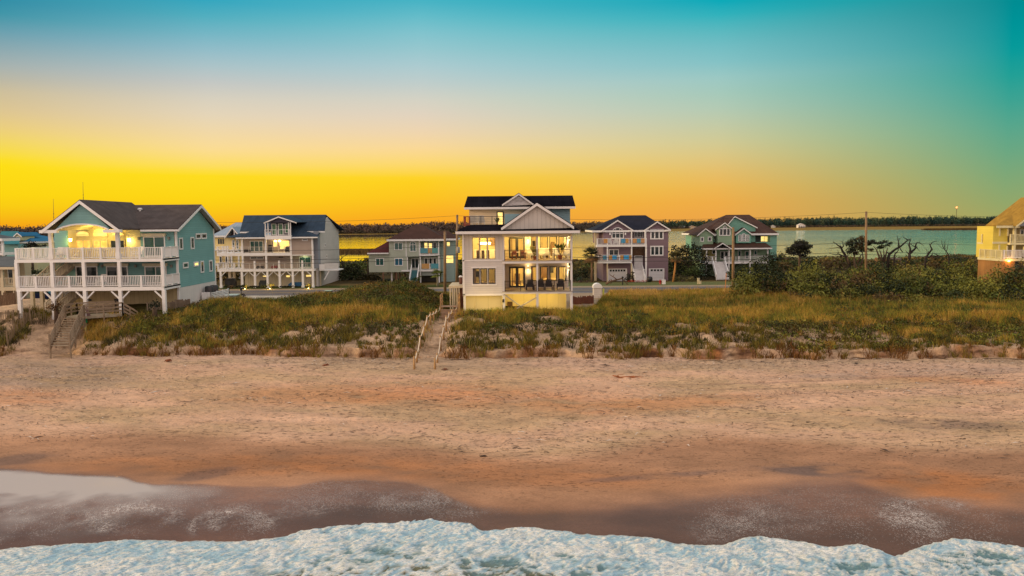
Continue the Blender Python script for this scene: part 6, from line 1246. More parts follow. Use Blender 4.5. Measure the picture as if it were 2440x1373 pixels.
    H = thing('coastal_house', 'warm yellow house with pale metal roof showing between teal and grey houses', 'house', (V.p(320,600,Y).x, 152, 2))
    q = V.r(120,438,500,610,Y); boxp(H, 'wall', (q[0],q[1],2.0,q[3]), Y, 158, YS); zz = V.p(230,610,Y-2).z; boxp(H, 'deck', (q[0]+.5,q[1],zz-.2,zz), Y-2, Y-.02, WHITE); boxp(H, 'deck', (q[0]+.5,q[1]-4,zz-3.0,zz-2.6), Y-2, Y-.02, WHITE)
    r0, r1 = V.p(430,275,152), V.p(560,272,152); hip(H, V.p(120,436,Y-.5).x, V.p(640,436,Y-.5).x, Y-.5, 158.5, q[3], r0.x, r1.x, 152, r0.z, LB, WHITE)
    A, P, E = V.p(296,455,Y-2.5), V.p(393,325,Y-2.5), V.p(500,440,Y-2.5); gable_front(H, A.x, A.z, P.x, P.z, E.x, A.z, Y-2.8, 152, LB, WHITE, .1, .25); MB().prism([(A.x+.5,Y-1.6,A.z),(P.x,Y-1.6,P.z-.2),(E.x-.5,Y-1.6,A.z)], (0,.1,0)).build('gable_wall', mat('dark_gable', (.06,.03,.025), .7), H); c = V.p(415,400,Y-2.4); boxp(H, 'gable_post', (c.x-.1,c.x+.1,A.z,c.z+.7), Y-2.5, Y-2.3, WHITE)
    window(H, V.r(203,468,292,542,Y), Y, nx=3, fm=YS, fw=.08)
    for r in ((385,480,420,600),(435,480,470,600)): window(H, V.r(*r,Y), Y, ny=2, fw=.12, arch=.5, gm=GLASST)
    for r in ((225,690,262,775),(300,690,335,780),(355,690,385,780)): window(H, V.r(*r,Y), Y, fw=.12)
    for zx in (160, 335, 380, 470): x = V.p(zx,800,Y-2).x; post(H, x, Y-1.9, 2.0, zz-.21, .25, WHITE, 'column')
left_houses()
def far_houses():
    for i, (px, py0, py1, w, Y, c, rc_, lab) in enumerate(((1625.5,537,549,13,1262,(.42,.50,.52),(.30,.36,.40),'pale blue house on the far shore, left of the lit one'), (1650,538,549,17,1266,(.62,.46,.28),(.40,.32,.26),'cream house with a warm lit window on the far shore'), (1671,538,548,7,1272,(.45,.45,.42),(.35,.33,.30),'small grey house right of the lit one on the far shore'), (1843,537,547,9,1275,(.62,.62,.60),(.40,.38,.36),'small white gabled house among far trees beside the mint roof'), (1910,533,547,16,1215,(.75,.70,.66),(.55,.50,.48),'white three-level house on pilings on the open far shore'), (2122,549,556,5,1220,(.42,.40,.36),(.3,.28,.25),'tiny grey shed low on the far shore behind the dead trees'))):
        a = PY(px-w/2, py1, Y); b = PY(px+w/2, py1, Y); t = PY(px, py0, Y); zb = a.z; h = t.z-zb; H = thing('far_house', lab, 'house', ((a.x+b.x)/2, Y, zb-1), 'houses on the far shore')
        m = mat('far_wall_%d' % i, c, .7); r = mat('far_roof_%d' % i, rc_, .7); boxp(H, 'wall', (a.x,b.x,zb+.2*h if i == 4 else zb-1,zb+h*.72), Y, Y+8, m); gable_front(H, a.x-.5, zb+h*.72, (a.x+b.x)/2, zb+h, b.x+.5, zb+h*.72, Y-.6, Y+8, r, r, .3, .4)
        MB().prism([(a.x,Y+.02,zb+h*.72),((a.x+b.x)/2,Y+.02,zb+h*.97),(b.x,Y+.02,zb+h*.72)], (0,.3,0)).build('gable_wall', m, H)
        n = 3 if i == 4 else 2
        for k in range(2 if h > 6 else 1):
            for j in range(n): x = a.x+(b.x-a.x)*(j+.5)/n; z = zb+h*(.34+.22*k); window(H, (x-(b.x-a.x)/n*(.44 if i == 4 else .3),x+(b.x-a.x)/n*(.44 if i == 4 else .3),z-h*(.085 if i == 4 else .06),z+h*.08), Y, gm=LIT if i == 1 and k == 0 else GLASSD, fw=.25)
        if i == 4:
            boxp(H, 'balcony', (a.x-1,b.x+1,zb+h*.46,zb+h*.5), Y-2, Y-.02, WHITE); boxp(H, 'balcony', (a.x-1,b.x+2,zb+h*.2,zb+h*.24), Y-2, Y-.02, WHITE)
            for j in range(5): x = a.x+(b.x-a.x)*j/4; post(H, x, Y-1.8, zb-1.5, zb+h*.199, .5, WHITE, 'piling')
far_houses()
# ================================================================ things on the dune, along the road and in the gardens
def ground(px, py, y0=45., y1=170.):
    """where the line of sight through a measured point meets the land"""
    d = ray(px, py); ys = np.arange(y0, y1, .05); X = d.x/d.y*ys; Z = CAMH+d.z/d.y*ys
    L = np.where(ys < toe(X), beachz(ys), land(X, ys)); k = np.argmax(Z <= L)
    k = k if Z[k] <= L[k] else len(ys)-1
    return Vector((X[k], ys[k], L[k]))
def lz(x, y): return float(land(x, y)) if y > float(toe(x)) else float(beachz(y))
def put(px, Y):               # a point on the land at distance Y in the direction of column px
    x = PY(px, 680, Y).x; return Vector((x, Y, lz(x, Y)))
# --- rope fences beside the sand path
def rope_fence(bases, tops, lab):
    k = 5.72; pts = []
    for (bx, by), (tx, ty) in zip(bases, tops):
        b = ground(960+bx/k, 660+by/k); t = PY(960+tx/k, 660+ty/k, b.y); pts.append((b, min(max(t.z-b.z, .75), 1.5)))
    t = thing('rope_fence', lab, 'fence', pts[0][0], 'rope fences along the sand path')
    for b, h in pts: MB().tube([b-Vector((0,0,.3)), b+Vector((0,0,h*.5)), b+Vector((0,0,h))], [.085,.08,.075], 8).build('post', WOODP, t, True)
    m = MB(); rp = mat('pale_rope', (.62,.52,.42), .9)
    for (a, ha), (b, hb) in zip(pts[:-1], pts[1:]):
        p, q = a+Vector((0,0,ha-.12)), b+Vector((0,0,hb-.12)); sag = .10*(q-p).length
        m.tube([p.lerp(q, i/6)-Vector((0,0,sag*4*(i/6)*(1-i/6))) for i in range(7)], .04, 6)
    m.build('rope', rp, t, True)
rope_fence([(157,1262),(190,1165),(235,970),(290,852),(333,712),(378,655),(420,602),(460,545),(505,500)], [(157,1080),(190,1010),(235,800),(287,655),(333,525),(378,480),(416,468),(456,440),(500,398)], 'rope strung between wooden posts on the left edge of the sand path')
rope_fence([(438,1262),(470,1175),(515,1010),(557,860),(592,745),(632,610),(668,570),(703,530),(738,492)], [(438,1100),(470,1040),(515,800),(551,665),(590,525),(632,478),(668,440),(703,412),(738,398)], 'rope strung between wooden posts on the right edge of the sand path')
def landing():
    V = View(5.72, 960, 660); Y = 72.3; x0, x1 = V.p(517,410,Y).x, V.p(738,410,Y).x; zt = V.p(620,405,Y).z; t = thing('wooden_landing', 'small wooden landing with two steps at the head of the sand path', 'steps', ((x0+x1)/2, Y, zt-.7)); W_ = mat('landing_wood', (.30,.19,.12), .8, .25, 3)
    m = MB()
    for i in range(6): m.box(x0, x1, Y+.2*i, Y+.2*i+.185, zt-.05, zt)
    m.build('deck', W_, t)
    for i in range(3): MB().box(x0-.05*i, x1+.02, Y-.35*(i+1), Y-.35*i-.01, zt-.27*(i+1)-.05, zt-.27*(i+1)).box(x0, x1, Y-.35*(i+1)+.02, Y-.35*(i+1)+.04, zt-.27*(i+1)-.3, zt-.27*(i+1)-.051).build('step', W_, t)
    for xx in (x0-.02, x1+.12):
        m = MB()
        for yy in (Y+.1, Y+1.9): m.box(xx-.06, xx+.06, yy-.06, yy+.06, zt-.8, zt+1.15)
        for k in (.35,.7,1.08): m.bar((xx,Y+.1,zt+k), (xx,Y+1.9,zt+k), .05, .13)
        m.build('handrail', WOODP, t)
landing()
def dune_stairs():
    t = thing('dune_stairs', 'weathered grey wooden stairs with railed landing climbing the dune before the teal house', 'stairs', (-38, 64, 1.6)); W_ = mat('weathered_tread', (.30,.23,.16), .85, .35, 3); RW = mat('weathered_rail', (.24,.175,.12), .85, .35, 3)
    b0 = PY(143, 826, 62.0); p0 = PY(177, 755, 67.4); n = 12; w = .80
    for i in range(n):
        f = (i+.5)/n; c = b0.lerp(p0, f); MB().box(c.x-w, c.x+w, c.y-.19, c.y+.19, c.z-.06, c.z).build('tread', W_, t)
    for s in (-1, 1):
        m = MB(); off = Vector((s*(w+.04),0,0)); m.bar(b0+off-Vector((0,0,.2)), p0+off-Vector((0,0,.2)), .06, .28); m.build('stringer', RW, t); m = MB()
        for k in (.28,.52,.76,1.02): m.bar(b0+off+Vector((0,0,k-.3 if s < 0 else k)), p0+off+Vector((0,0,k)), .05, .13)
        for f in (0,.33,.66,1): c = b0.lerp(p0, f)+off; m.bar(c-Vector((0,0,1.0)), c+Vector((0,0,1.06)), .11, .11)
        m.build('handrail', RW, t)
    # landing and boardwalk turning toward the house
    q0 = Vector((p0.x+w+1.9, p0.y+2.3, p0.z+.05)); A = [(p0.x-w,p0.y,p0.z),(p0.x+w,p0.y,p0.z),(q0.x+.8,q0.y-.6,p0.z),(q0.x-.6,q0.y+.9,p0.z),(p0.x-w,p0.y+1.7,p0.z)]
    MB().prism([(a[0],a[1],p0.z-.2) for a in A], (0,0,.2)).build('landing', mat('pale_boards', (.30,.25,.18), .8, .3, 3), t)
    def rl(ps):
        m = MB()
        for a, b in zip(ps[:-1], ps[1:]):
            a = Vector(a); b = Vector(b)
            for k in (.35,.68,1.04): m.bar(a+Vector((0,0,k)), b+Vector((0,0,k)), .05, .14)
            for f in (0,.5,1): c = a.lerp(b, f); m.bar(c-Vector((0,0,.9)), c+Vector((0,0,1.06)), .1, .1)
        m.build('railing', RW, t)
    rl([(p0.x-w,p0.y+.05,p0.z),(p0.x-w+.1,p0.y+1.7,p0.z),(q0.x-.6,q0.y+.9,p0.z),(q0.x+.5,q0.y+1.6,p0.z-.8)]); rl([(p0.x+w+.1,p0.y+.05,p0.z),(q0.x+.8,q0.y-.6,p0.z),(q0.x+1.9,q0.y-.1,p0.z-.9)])
dune_stairs()
def access_post():
    b = ground(205.5, 795); t = thing('bag_dispenser_post', 'pale yellow post with green bag dispenser and small sign by the dune stairs', 'post', b); x, y, z = b
    MB().tube([(x,y,z-.2),(x-.04,y,z+2.1)], .075, 8).build('post', mat('yellow_post', (.55,.50,.22), .7), t, True)
    MB().box(x-.17,x+.13,y-.2,y+.08,z+1.0,z+1.42).box(x-.17,x-.02,y-.22,y-.05,z+.78,z+.999).build('dispenser', mat('green_plastic', (.01,.30,.12), .5), t); MB().box(x-.24,x+.2,y-.13,y-.09,z+1.46,z+1.82).build('sign_board', mat('sign_grey', (.50,.46,.48), .5), t)
    MB().prism([(x+.06,y+.02,z+1.2),(x+.40,y+.05,z+1.28),(x+.46,y+.06,z+1.62),(x+.30,y+.05,z+2.0),(x+.2,y+.03,z+2.35),(x+.06,y+.02,z+2.4)], (0,.04,0)).build('banner', mat('dull_pink_cloth', (.22,.13,.13), .9), t)
access_post()
# --- sand fences and other fences
def slat_fence(pts, h, lab, name='sand_fence', mt=None, gap=.13, w=.05, post_every=12, grp=None, jit=.12, pm=None):
    mt = mt or mat('sand_fence_slat', (.17,.12,.075), .9, .4, 3); pts = [Vector(p) for p in pts]; t = thing(name, lab, 'fence', pts[0], grp); m = MB(); pmb = []; i = 0
    for a, b in zip(pts[:-1], pts[1:]):
        n = max(1, int((b-a).xy.length/gap))
        for k in range(n):
            p = a.lerp(b, k/n); z = lz(p.x, p.y); hh = h*random.uniform(.86, 1.08); lean = Vector((random.gauss(0,jit), random.gauss(0,jit*.5), 0))*h
            if i % post_every == 0: pmb.append(MB().bar((p.x,p.y,z-.3), (p.x+lean.x*.3,p.y,z+h*1.12), .10))
            else: m.bar((p.x,p.y+.05,z-.1), (p.x+lean.x*.4,p.y+.05+lean.y*.4,z+hh), w, .015)
            i += 1
        for k in (.3,.8): m.bar((a.x,a.y+.07,lz(a.x,a.y)+h*k), (b.x,b.y+.07,lz(b.x,b.y)+h*k), .02 if h < 1.3 else .05)
    m.build('slats', mt, t)
    for q in pmb: q.build('post', pm or mt, t)
    return t
g = lambda a, b: ground(a, b)
slat_fence([g(46,777), g(78,774), g(112,778)], 1.25, 'upright sand fence of thin grey slats below the far-left dune grass', grp='sand fences at the left dune')
slat_fence([g(20,826), g(36,805), g(58,788), g(62,776)], 1.25, 'leaning sand fence running down the bare dune slope at the far left', grp='sand fences at the left dune', jit=.22)
slat_fence([g(-12,774), g(20,773), g(46,776)], 1.2, 'sand fence half sunk in grass at the left photo edge', grp='sand fences at the left dune')
a = put(-20, 77); b = put(42, 77); slat_fence([a, b], 1.25, 'brown board fence behind the grass left of the teal house', 'board_fence', siding('brown_fence', (.13,.075,.045), .15, 'X', .85, .4, .2, 'bat'), .16, .15, 14, jit=.01)
slat_fence([ground(352,741), ground(405,738), ground(455,732)], .75, 'low grey board fence in the grass before the teal house base', 'board_fence', mat('grey_board', (.20,.15,.11), .85, .3, 2), .15, .135, 16, jit=.015)
P0, P1, P2 = Vector((-32.6,82.0,0)), Vector((-29.5,87.5,0)), Vector((-26.4,92.5,0))
DARKF = mat('dark_fence', (.02,.015,.017), .8, .3, 3)
slat_fence([P0, P1, P2], 1.05, 'dark picket fence slanting from the teal house toward the road', 'picket_fence', DARKF, .11, .08, 16, jit=.01)
slat_fence([P2+Vector((.1,0,0)), Vector((-23.4,92.8,0))], 1.3, 'brown board enclosure at the end of the dark picket fence', 'board_fence', siding('brown_fence2', (.16,.085,.06), .5, 'X', .85, .5, .2, 'bat'), .17, .16, 6, jit=.005, pm=DARKF)
slat_fence([put(1362,85), put(1416,87)], .95, 'low red-brown board fence right of the white house base', 'board_fence', siding('red_boards', (.17,.06,.035), .3, 'X', .85, .4, .2, 'bat'), .17, .16, 8, jit=.005)
def bin_():
    p = Vector((-22.6, 92.6, lz(-22.6,92.6))); t = thing('rubbish_bin', 'dark wheeled bin with pale green lid beside the board enclosure', 'bin', p); x, y, z = p
    MB().prism([(x-.33,y-.3,z+.02),(x+.33,y-.3,z+.02),(x+.33,y+.3,z+.02),(x-.33,y+.3,z+.02)], (0,0,.1)).add([(x-.3,y-.28,z+.12),(x+.3,y-.28,z+.12),(x+.3,y+.28,z+.12),(x-.3,y+.28,z+.12),(x-.38,y-.36,z+1.05),(x+.38,y-.36,z+1.05),(x+.38,y+.36,z+1.05),(x-.38,y+.36,z+1.05)], [(0,1,5,4),(1,2,6,5),(2,3,7,6),(3,0,4,7),(4,5,6,7)]).build('body', DARKF, t)
    MB().box(x-.42,x+.42,y-.42,y+.40,z+1.051,z+1.12).build('lid', mat('pale_green_lid', (.35,.48,.36), .5), t)
    for s in (-.3,.3): MB().tube([(x+s-.04,y+.34,z+.12),(x+s+.04,y+.34,z+.12)], .12, 10).build('wheel', BLACK, t)
bin_()
def car(loc, rz, lab, paint, suv=True):
    t = thing('parked_car', lab, 'car', loc); x, y, z = loc; L = 4.6; P = mat('car_paint_%s' % lab[:4].strip(), paint, .3, .05)
    prof = [(-2.3,.35),(-2.32,.75),(-2.2,1.0),(-1.35,1.08),(1.0,1.10),(2.15,1.06),(2.3,.95),(2.3,.38)]
    top = [(-1.35,1.081),(-.55,1.66),(1.55,1.70),(2.1,1.10)]
    MB().prism([(x+u,y-.9,z+v) for u, v in prof], (0,1.8,0)).build('body', P, t)
    o = MB().add([(x+u,y+s*(.88 if i in (0,3) else .70),z+v) for s in (-1,1) for i, (u, v) in enumerate(top)], [(3,2,1,0),(4,5,6,7),(0,1,5,4),(1,2,6,5),(2,3,7,6)]).build('cabin', GLASSD, t); MB().box(x-.5,x+1.5,y-.69,y+.69,z+1.68,z+1.73).build('roof', mat('car_roof', (.42,.50,.46), .3), t)
    for u in (-1.45,1.45):
        for s in (-.86,.86):
            w = MB().tube([(x+u,y+s-.1,z+.34),(x+u,y+s+.1,z+.34)], .34, 16).build('wheel', BLACK, t); MB().tube([(x+u,y+s-.11,z+.34),(x+u,y+s+.11,z+.34)], .2, 12).build('rim', mat('rim_grey', (.4,.4,.4), .3), w)
    for s in (-.68,.68): MB().box(x-2.34,x-2.28,y+s-.18,y+s+.18,z+.74,z+.88).build('headlight', WHITE, t); MB().box(x+2.29,x+2.33,y+s-.15,y+s+.15,z+.8,z+1.0).build('taillight', mat('red_lens', (.25,.01,.01), .3), t)
    MB().box(x-2.36,x-2.31,y-.26,y+.26,z+.45,z+.57).build('number_plate', WHITE, t); t.rotation_euler = (0,0,rz)
car((-33.4, 89.5, lz(-33.4,89.5)+.03), math.pi/2+.1, 'dark car parked on the driveway behind the slat screen of the teal house', (.012,.016,.016))
car((-61.0, 96.0, lz(-61,96)+.03), .2, 'blue car parked beneath the houses at the far left, seen past the teal house posts', (.008,.02,.09))
# --- poles and wires
def pole(px, top, Y, lab, lean=0, gear=False):
    b = put(px, Y); b.z = min(b.z, 2.6); tp = PY(px+lean, top, Y); t = thing('utility_pole', lab, 'pole', b, 'utility poles along the road')
    MB().tube([b-Vector((0,0,.4)), b.lerp(tp,.5), tp], [.21,.19,.16], 10).build('shaft', mat('pole_wood', (.22,.14,.075), .85, .3, 2), t, True)
    for k in (.35, 3.4): MB().bar(tp-Vector((.2,.05,k)), tp-Vector((-.2,.05,k)), .08, .10).build('bracket', mat('grey_fitting', (.25,.25,.25), .5), t)
    if gear:
        c = tp-Vector((-.1,.38,5.6)); MB().lathe(c-Vector((0,0,.5)), [(.24,0),(.27,.05),(.27,.9),(.2,1.0)], 12).build('transformer', mat('grey_fitting', (.25,.25,.25), .5), t, True)
    return tp
tB = pole(1088, 512, 121, 'tall dark utility pole rising left of the white house, beyond the road', 1.5, True); tA = pole(1060, 552, 104.5, 'shorter bare utility pole standing nearest the sand path landing'); tC = pole(1747, 542, 105.5, 'utility pole standing before the mint house'); tD = pole(2063, 504, 121, 'tallest utility pole rising out of the thicket at the right', 1)
def wire(a, b, sag, lab, r=.022):
    pts = [a.lerp(b, i/24)-Vector((0,0,sag*4*(i/24)*(1-i/24))) for i in range(25)]
    o = MB().tube(pts, r, 5).build('power_line', mat('wire_black', (.02,.02,.02), .6), None, True); tag(o, lab, 'wire', 'power lines along the road')
far0 = tB+Vector((-62,0,.2)); far1 = tD+Vector((62,0,-.3))
for dz, sg, r, nm in ((.15,.9,.02,'topmost'), (4.85,.7,.028,'second'), (6.35,.7,.035,'third'), (6.85,.8,.035,'lowest')):
    o = Vector((0,-.15,-dz))
    for a, b, w in ((far0,tB,'left of the white house'), (tB,tD,'between the two tall poles'), (tD,far1,'right of the tallest pole')): wire(a+o, b+o, sg, '%s power line strung %s' % (nm, w), r)
# --- trees
BARK = mat('bark', (.085,.055,.038), .9, .35, 5); DEADW = mat('dead_wood', (.020,.014,.012), .9, .3, 4)
def limb(pts, V, Y, r0, r1, jit=.25):
    n = len(pts); return [V.p(x, y, Y)+Vector((0, random.uniform(-jit,jit)*(i > 0), 0)) for i, (x, y) in enumerate(pts)], [r0+(r1-r0)*i/(n-1) for i in range(n)]
def dead_tree(V, Y, branches, lab):
    base = V.p(*branches[0][0][0], Y); t = MB()
    for pts, r0, r1 in branches:
        P, rr = limb(pts, V, Y, r0, r1, .35); Q = [P[0]]; q = [rr[0]]
        for i in range(1, len(P)):
            Q += [P[i-1].lerp(P[i], .5)+Vector((random.gauss(0,.05), random.gauss(0,.08), random.gauss(0,.05))), P[i]]; q += [(rr[i-1]+rr[i])/2, rr[i]]
        if pts is branches[0][0]: Q = [Q[0]-Vector((0,0,2.2))]+Q; q = [q[0]*1.2]+q
        t.tube(Q, q, 6)
        for _ in range(3):
            i = random.randrange(1, len(Q)); d = Vector((random.uniform(-.6,.6), random.uniform(-.4,.4), random.uniform(.1,.7))); t.tube([Q[i], Q[i]+d*.6, Q[i]+d+Vector((0,0,.15))], [q[i]*.5, q[i]*.35, .012], 5)
    o = t.build('dead_tree', DEADW, None, True, loc=(base.x, base.y, lz(base.x, base.y))); tag(o, lab, 'tree', 'bare dead trees above the thicket')
Z7 = View(5.49, 1860, 470); Z8 = View(4.903, 2120, 460); Z6 = View(5.969, 1580, 490); Z5 = View(6.239, 1360, 490); Z3 = View(5.72, 780, 500)
dead_tree(Z7, 128, [([(900,890),(830,745),(790,672),(742,630),(698,590)],.26,.05), ([(790,672),(820,640),(818,592),(782,576)],.1,.03), ([(835,775),(760,745),(690,748),(630,733)],.12,.03), ([(795,675),(740,658),(680,668),(618,682)],.08,.02)], 'black bare tree with forked limbs reaching left beside the leafy oak')
dead_tree(Z7, 126, [([(1408,800),(1430,745),(1465,710),(1552,660),(1610,610),(1665,572),(1630,545),(1590,525)],.24,.05), ([(1545,662),(1535,600),(1545,555),(1562,543)],.09,.03), ([(1665,572),(1690,560),(1700,545)],.05,.02)], 'dead tree bending right with one long curved limb')
dead_tree(Z7, 125, [([(1488,810),(1515,735),(1555,688)],.16,.04), ([(1515,735),(1540,700),(1560,672)],.06,.02)], 'short dead trunk leaning beside the long curved limb')
dead_tree(Z8, 124, [([(203,815),(222,740),(240,705),(238,655),(232,600),(248,552)],.27,.07), ([(248,552),(210,540),(180,535),(146,517)],.07,.03), ([(240,705),(285,668),(318,640),(308,590),(352,580),(396,620)],.2,.03), ([(234,596),(262,608),(281,627)],.07,.02), ([(318,640),(345,665),(350,690)],.06,.02), ([(150,690),(105,620),(98,545),(122,535)],.08,.03)], 'largest dead tree with two crooked arms against the water')
dead_tree(Z8, 122, [([(420,775),(470,705),(492,655),(478,605),(500,578),(543,560)],.18,.03), ([(440,750),(500,735),(545,740),(575,760)],.12,.04), ([(462,715),(445,680),(432,650)],.07,.02), ([(470,745),(500,705),(550,715),(572,745)],.07,.03)], 'low spreading dead tree right of the largest one')
dead_tree(Z8, 120, [([(692,780),(672,715),(650,655),(622,600),(600,558)],.11,.02), ([(650,655),(645,600),(636,545)],.05,.015), ([(660,685),(675,620),(686,560)],.05,.015), ([(650,655),(600,640),(560,596)],.04,.012), ([(640,640),(660,590),(665,560)],.03,.012)], 'thin twiggy bare tree nearest the yellow house')
dead_tree(Z3, 150, [([(205,735),(190,680),(195,640),(165,600)],.14,.03), ([(195,660),(250,620),(275,595)],.07,.02), ([(195,690),(140,650),(125,615)],.07,.02), ([(205,715),(290,690),(335,670)],.05,.015)], 'bare twiggy tree before the golden water beside the grey house')
def leafy_tree(lab, Y, V, trunks, clumps, cols, per=60, size=.13, name='leafy_tree', grp=None, flat=.5):
    b = V.p(*trunks[0][0], Y); base = (b.x, b.y, lz(b.x, b.y)); t = thing(name, lab, 'tree', base, grp); m = MB()
    for pts in trunks:
        P, rr = limb(pts, V, Y, .2, .05, .2); m.tube([P[0]-Vector((0,0,max(0,P[0].z-base[2])+.2))]+P if pts is trunks[0] else P, [rr[0]*1.2]+rr if pts is trunks[0] else rr, 7)
    m.build('trunk', BARK, t, True); dm = []
    for (x, y, rx, rz) in clumps: c = V.p(x, y, Y+random.uniform(-.6,.6)); s = Y/F/V.k; dm.append((c.x, c.y, c.z, rx*s, rx*s*.9, rz*s, rc(*cols)))
    Vv, Q, C = leaves(dm, per, size, under=1.1, shell=(.35,1.1), flat=flat); npmesh('crown', Vv, Q, LEAF, C, par=t)
leafy_tree('wind-bent dark pine standing alone against the water right of the mint house', 124, Z7, [[(250,790),(252,740),(265,690),(275,640)],[(255,730),(180,690),(120,670)],[(262,710),(330,680),(390,650)]], [(270,600,70,46),(240,640,90,50),(330,655,70,40),(130,720,60,36),(335,715,64,34),(250,700,70,44),(200,745,60,32),(300,760,60,30),(160,680,60,36),(225,600,50,36),(330,610,45,28),(180,640,48,24),(370,650,45,24),(110,670,50,24),(250,655,60,26),(400,640,24,16),(90,700,30,18),(310,660,40,20)], [(.012,.012,.010),(.020,.022,.012)], 130, .13, 'windswept_pine')
leafy_tree('dark oak with several trunks behind the tallest utility pole', 127, Z7, [[(970,880),(965,780),(975,700)],[(1050,885),(1085,800),(1075,700)],[(1005,860),(1040,780),(1060,740)],[(900,870),(880,800),(885,740)]], [(960,570,62,45),(900,610,55,45),(1050,540,60,38),(1085,600,70,60),(1000,640,70,50),(930,680,60,45),(1060,680,60,50),(900,720,40,30),(1160,600,45,32),(1200,590,40,24),(1185,690,36,22),(985,730,50,30)], [(.014,.018,.007),(.012,.016,.007),(.03,.034,.01),(.06,.04,.015)], 130, .13, 'oak_tree')
leafy_tree('smaller dark oak with leaning trunks right of the tallest pole', 126, Z7, [[(1335,870),(1290,770),(1255,690),(1220,640)],[(1330,850),(1310,760),(1300,690)],[(1340,850),(1355,770),(1340,680)],[(1350,860),(1385,740),(1405,660)]], [(1300,600,40,26),(1360,585,48,26),(1330,645,50,30),(1410,620,44,28),(1250,605,46,18),(1440,600,26,16),(1300,660,40,22),(1205,575,36,20)], [(.014,.018,.007),(.010,.014,.006)], 120, .12, 'oak_tree')
leafy_tree('large dark cedar between the mauve and the mint house', 131, Z6, [[(390,1080),(385,900),(380,750)],[(385,900),(250,760)],[(385,880),(520,760)]], [(400,640,150,90),(250,660,130,90),(530,700,120,110),(180,760,110,120),(380,780,170,130),(600,830,80,130),(200,900,120,120),(450,920,170,140),(640,950,60,100),(330,590,70,50),(440,575,50,50),(160,600,50,40),(560,980,120,90),(120,700,50,60)], [(.012,.016,.007),(.018,.024,.010),(.026,.032,.012)], 34, .17, 'cedar_tree')
leafy_tree('round green shrub at the foot of the dark cedar', 127.5, Z6, [[(420,1075),(420,1000)]], [(420,930,110,60),(330,960,70,50),(500,950,80,55),(430,890,70,40)], [(.05,.075,.018),(.04,.06,.016)], 50, .14, 'garden_shrub')
leafy_tree('low dull green shrub beside the cedar near the road', 126.5, Z6, [[(270,1075),(270,1050)]], [(250,1040,80,40),(400,1045,90,42),(190,1050,50,30)], [(.10,.09,.03),(.07,.08,.02)], 50, .14, 'garden_shrub')
leafy_tree('big dark bush hiding the porch end of the mint house', 126, Z6, [[(1480,1000),(1480,800)]], [(1500,760,110,70),(1350,830,120,80),(1600,740,110,80),(1200,900,130,90),(1430,900,140,90),(1080,960,110,90),(1300,1000,160,80),(1560,860,120,90),(1680,720,70,60),(1000,1010,90,70),(940,980,50,70),(1120,1040,120,50),(1480,1020,120,60)], [(.020,.028,.010),DG,(.045,.055,.016)], 40, .16, 'dense_bush')
leafy_tree('dark rounded tree by the golden water beside the grey house', 138, Z3, [[(300,1000),(300,850)]], [(310,800,130,60),(200,830,90,70),(420,850,100,80),(300,900,190,70),(140,910,70,60),(620,920,110,70),(520,930,90,60),(680,950,60,40),(460,950,110,50)], [(.030,.032,.012),DG,(.06,.05,.018)], 40, .18, 'dense_bush')
leafy_tree('thin tree with small dark crown rising beside the sage house', 139, Z3, [[(556,860),(552,780),(550,700)]], [(545,668,42,22),(510,690,28,24),(560,700,34,20),(520,740,24,18)], [(.05,.035,.014),DG], 50, .15, 'thin_tree')
leafy_tree('green shrub left of the teal stairs of the sage house', 126.5, Z3, [[(1050,985),(1050,960)]], [(1050,945,55,32),(1010,950,35,28)], [MG,(.05,.07,.02)], 50, .14, 'garden_shrub'); leafy_tree('bright green shrub right of the teal stairs of the sage house', 126.5, Z3, [[(1220,985),(1220,960)]], [(1220,940,58,36),(1180,945,30,26)], [(.03,.09,.03),MG], 50, .14, 'garden_shrub')
leafy_tree('green bush behind the utility pole at the sage house', 133, Z3, [[(1665,900),(1665,880)]], [(1665,865,62,42)], [(.03,.06,.015)], 50, .14, 'garden_shrub')
leafy_tree('dark spiky shrub beside the mauve house garage door', 127.5, Z5, [[(870,1130),(870,1080)]], [(870,1060,55,70),(840,1090,35,40),(915,1030,30,60)], [(.014,.020,.010)], 60, .13, 'garden_shrub')
leafy_tree('dark bushes under the palm left of the mauve house', 128, Z5, [[(150,1130),(150,1080)]], [(120,1020,110,90),(230,1030,70,80),(60,1060,80,70),(200,960,60,50)], [(.016,.022,.009),DG], 40, .15, 'dense_bush'); leafy_tree('small bluish shrub near the palm left of the mauve house', 126.5, Z5, [[(130,1130),(130,1110)]], [(130,1085,40,36)], [(.03,.06,.04)], 60, .12, 'garden_shrub'); leafy_tree('small olive shrub at the palm trunk left of the mauve house', 126.5, Z5, [[(240,1130),(240,1110)]], [(230,1095,50,32)], [(.09,.09,.03)], 60, .12, 'garden_shrub')
T1 = View(2.985, 0, 420); leafy_tree('dark spiky yucca before the teal house base wall', 69.0, T1, [[(1100,945),(1100,920)]], [(1098,915,38,34),(1075,925,24,24),(1120,905,18,32)], [(.010,.016,.009),(.016,.022,.010)], 120, .09, 'yucca_plant'); leafy_tree('russet and green bush left of the dune stairs', 69.3, T1, [[(400,945),(400,925)]], [(400,915,45,36),(430,940,40,36),(365,930,34,28)], [(.07,.05,.018),(.12,.06,.02),DG], 90, .09, 'dune_bush')
leafy_tree('dark green trees behind the left deck stairs', 108, T1, [[(180,700),(180,680)]], [(170,660,60,40),(60,640,60,36),(230,690,50,30),(20,600,50,40)], [(.035,.045,.014),DG], 40, .15, 'dense_bush'); leafy_tree('dark yard tree before the blue-roofed house', 140, T1, [[(225,520),(225,490)]], [(225,485,38,26),(190,500,34,18),(255,500,26,16),(305,500,36,14)], [(.016,.02,.01)], 50, .18, 'yard_tree')
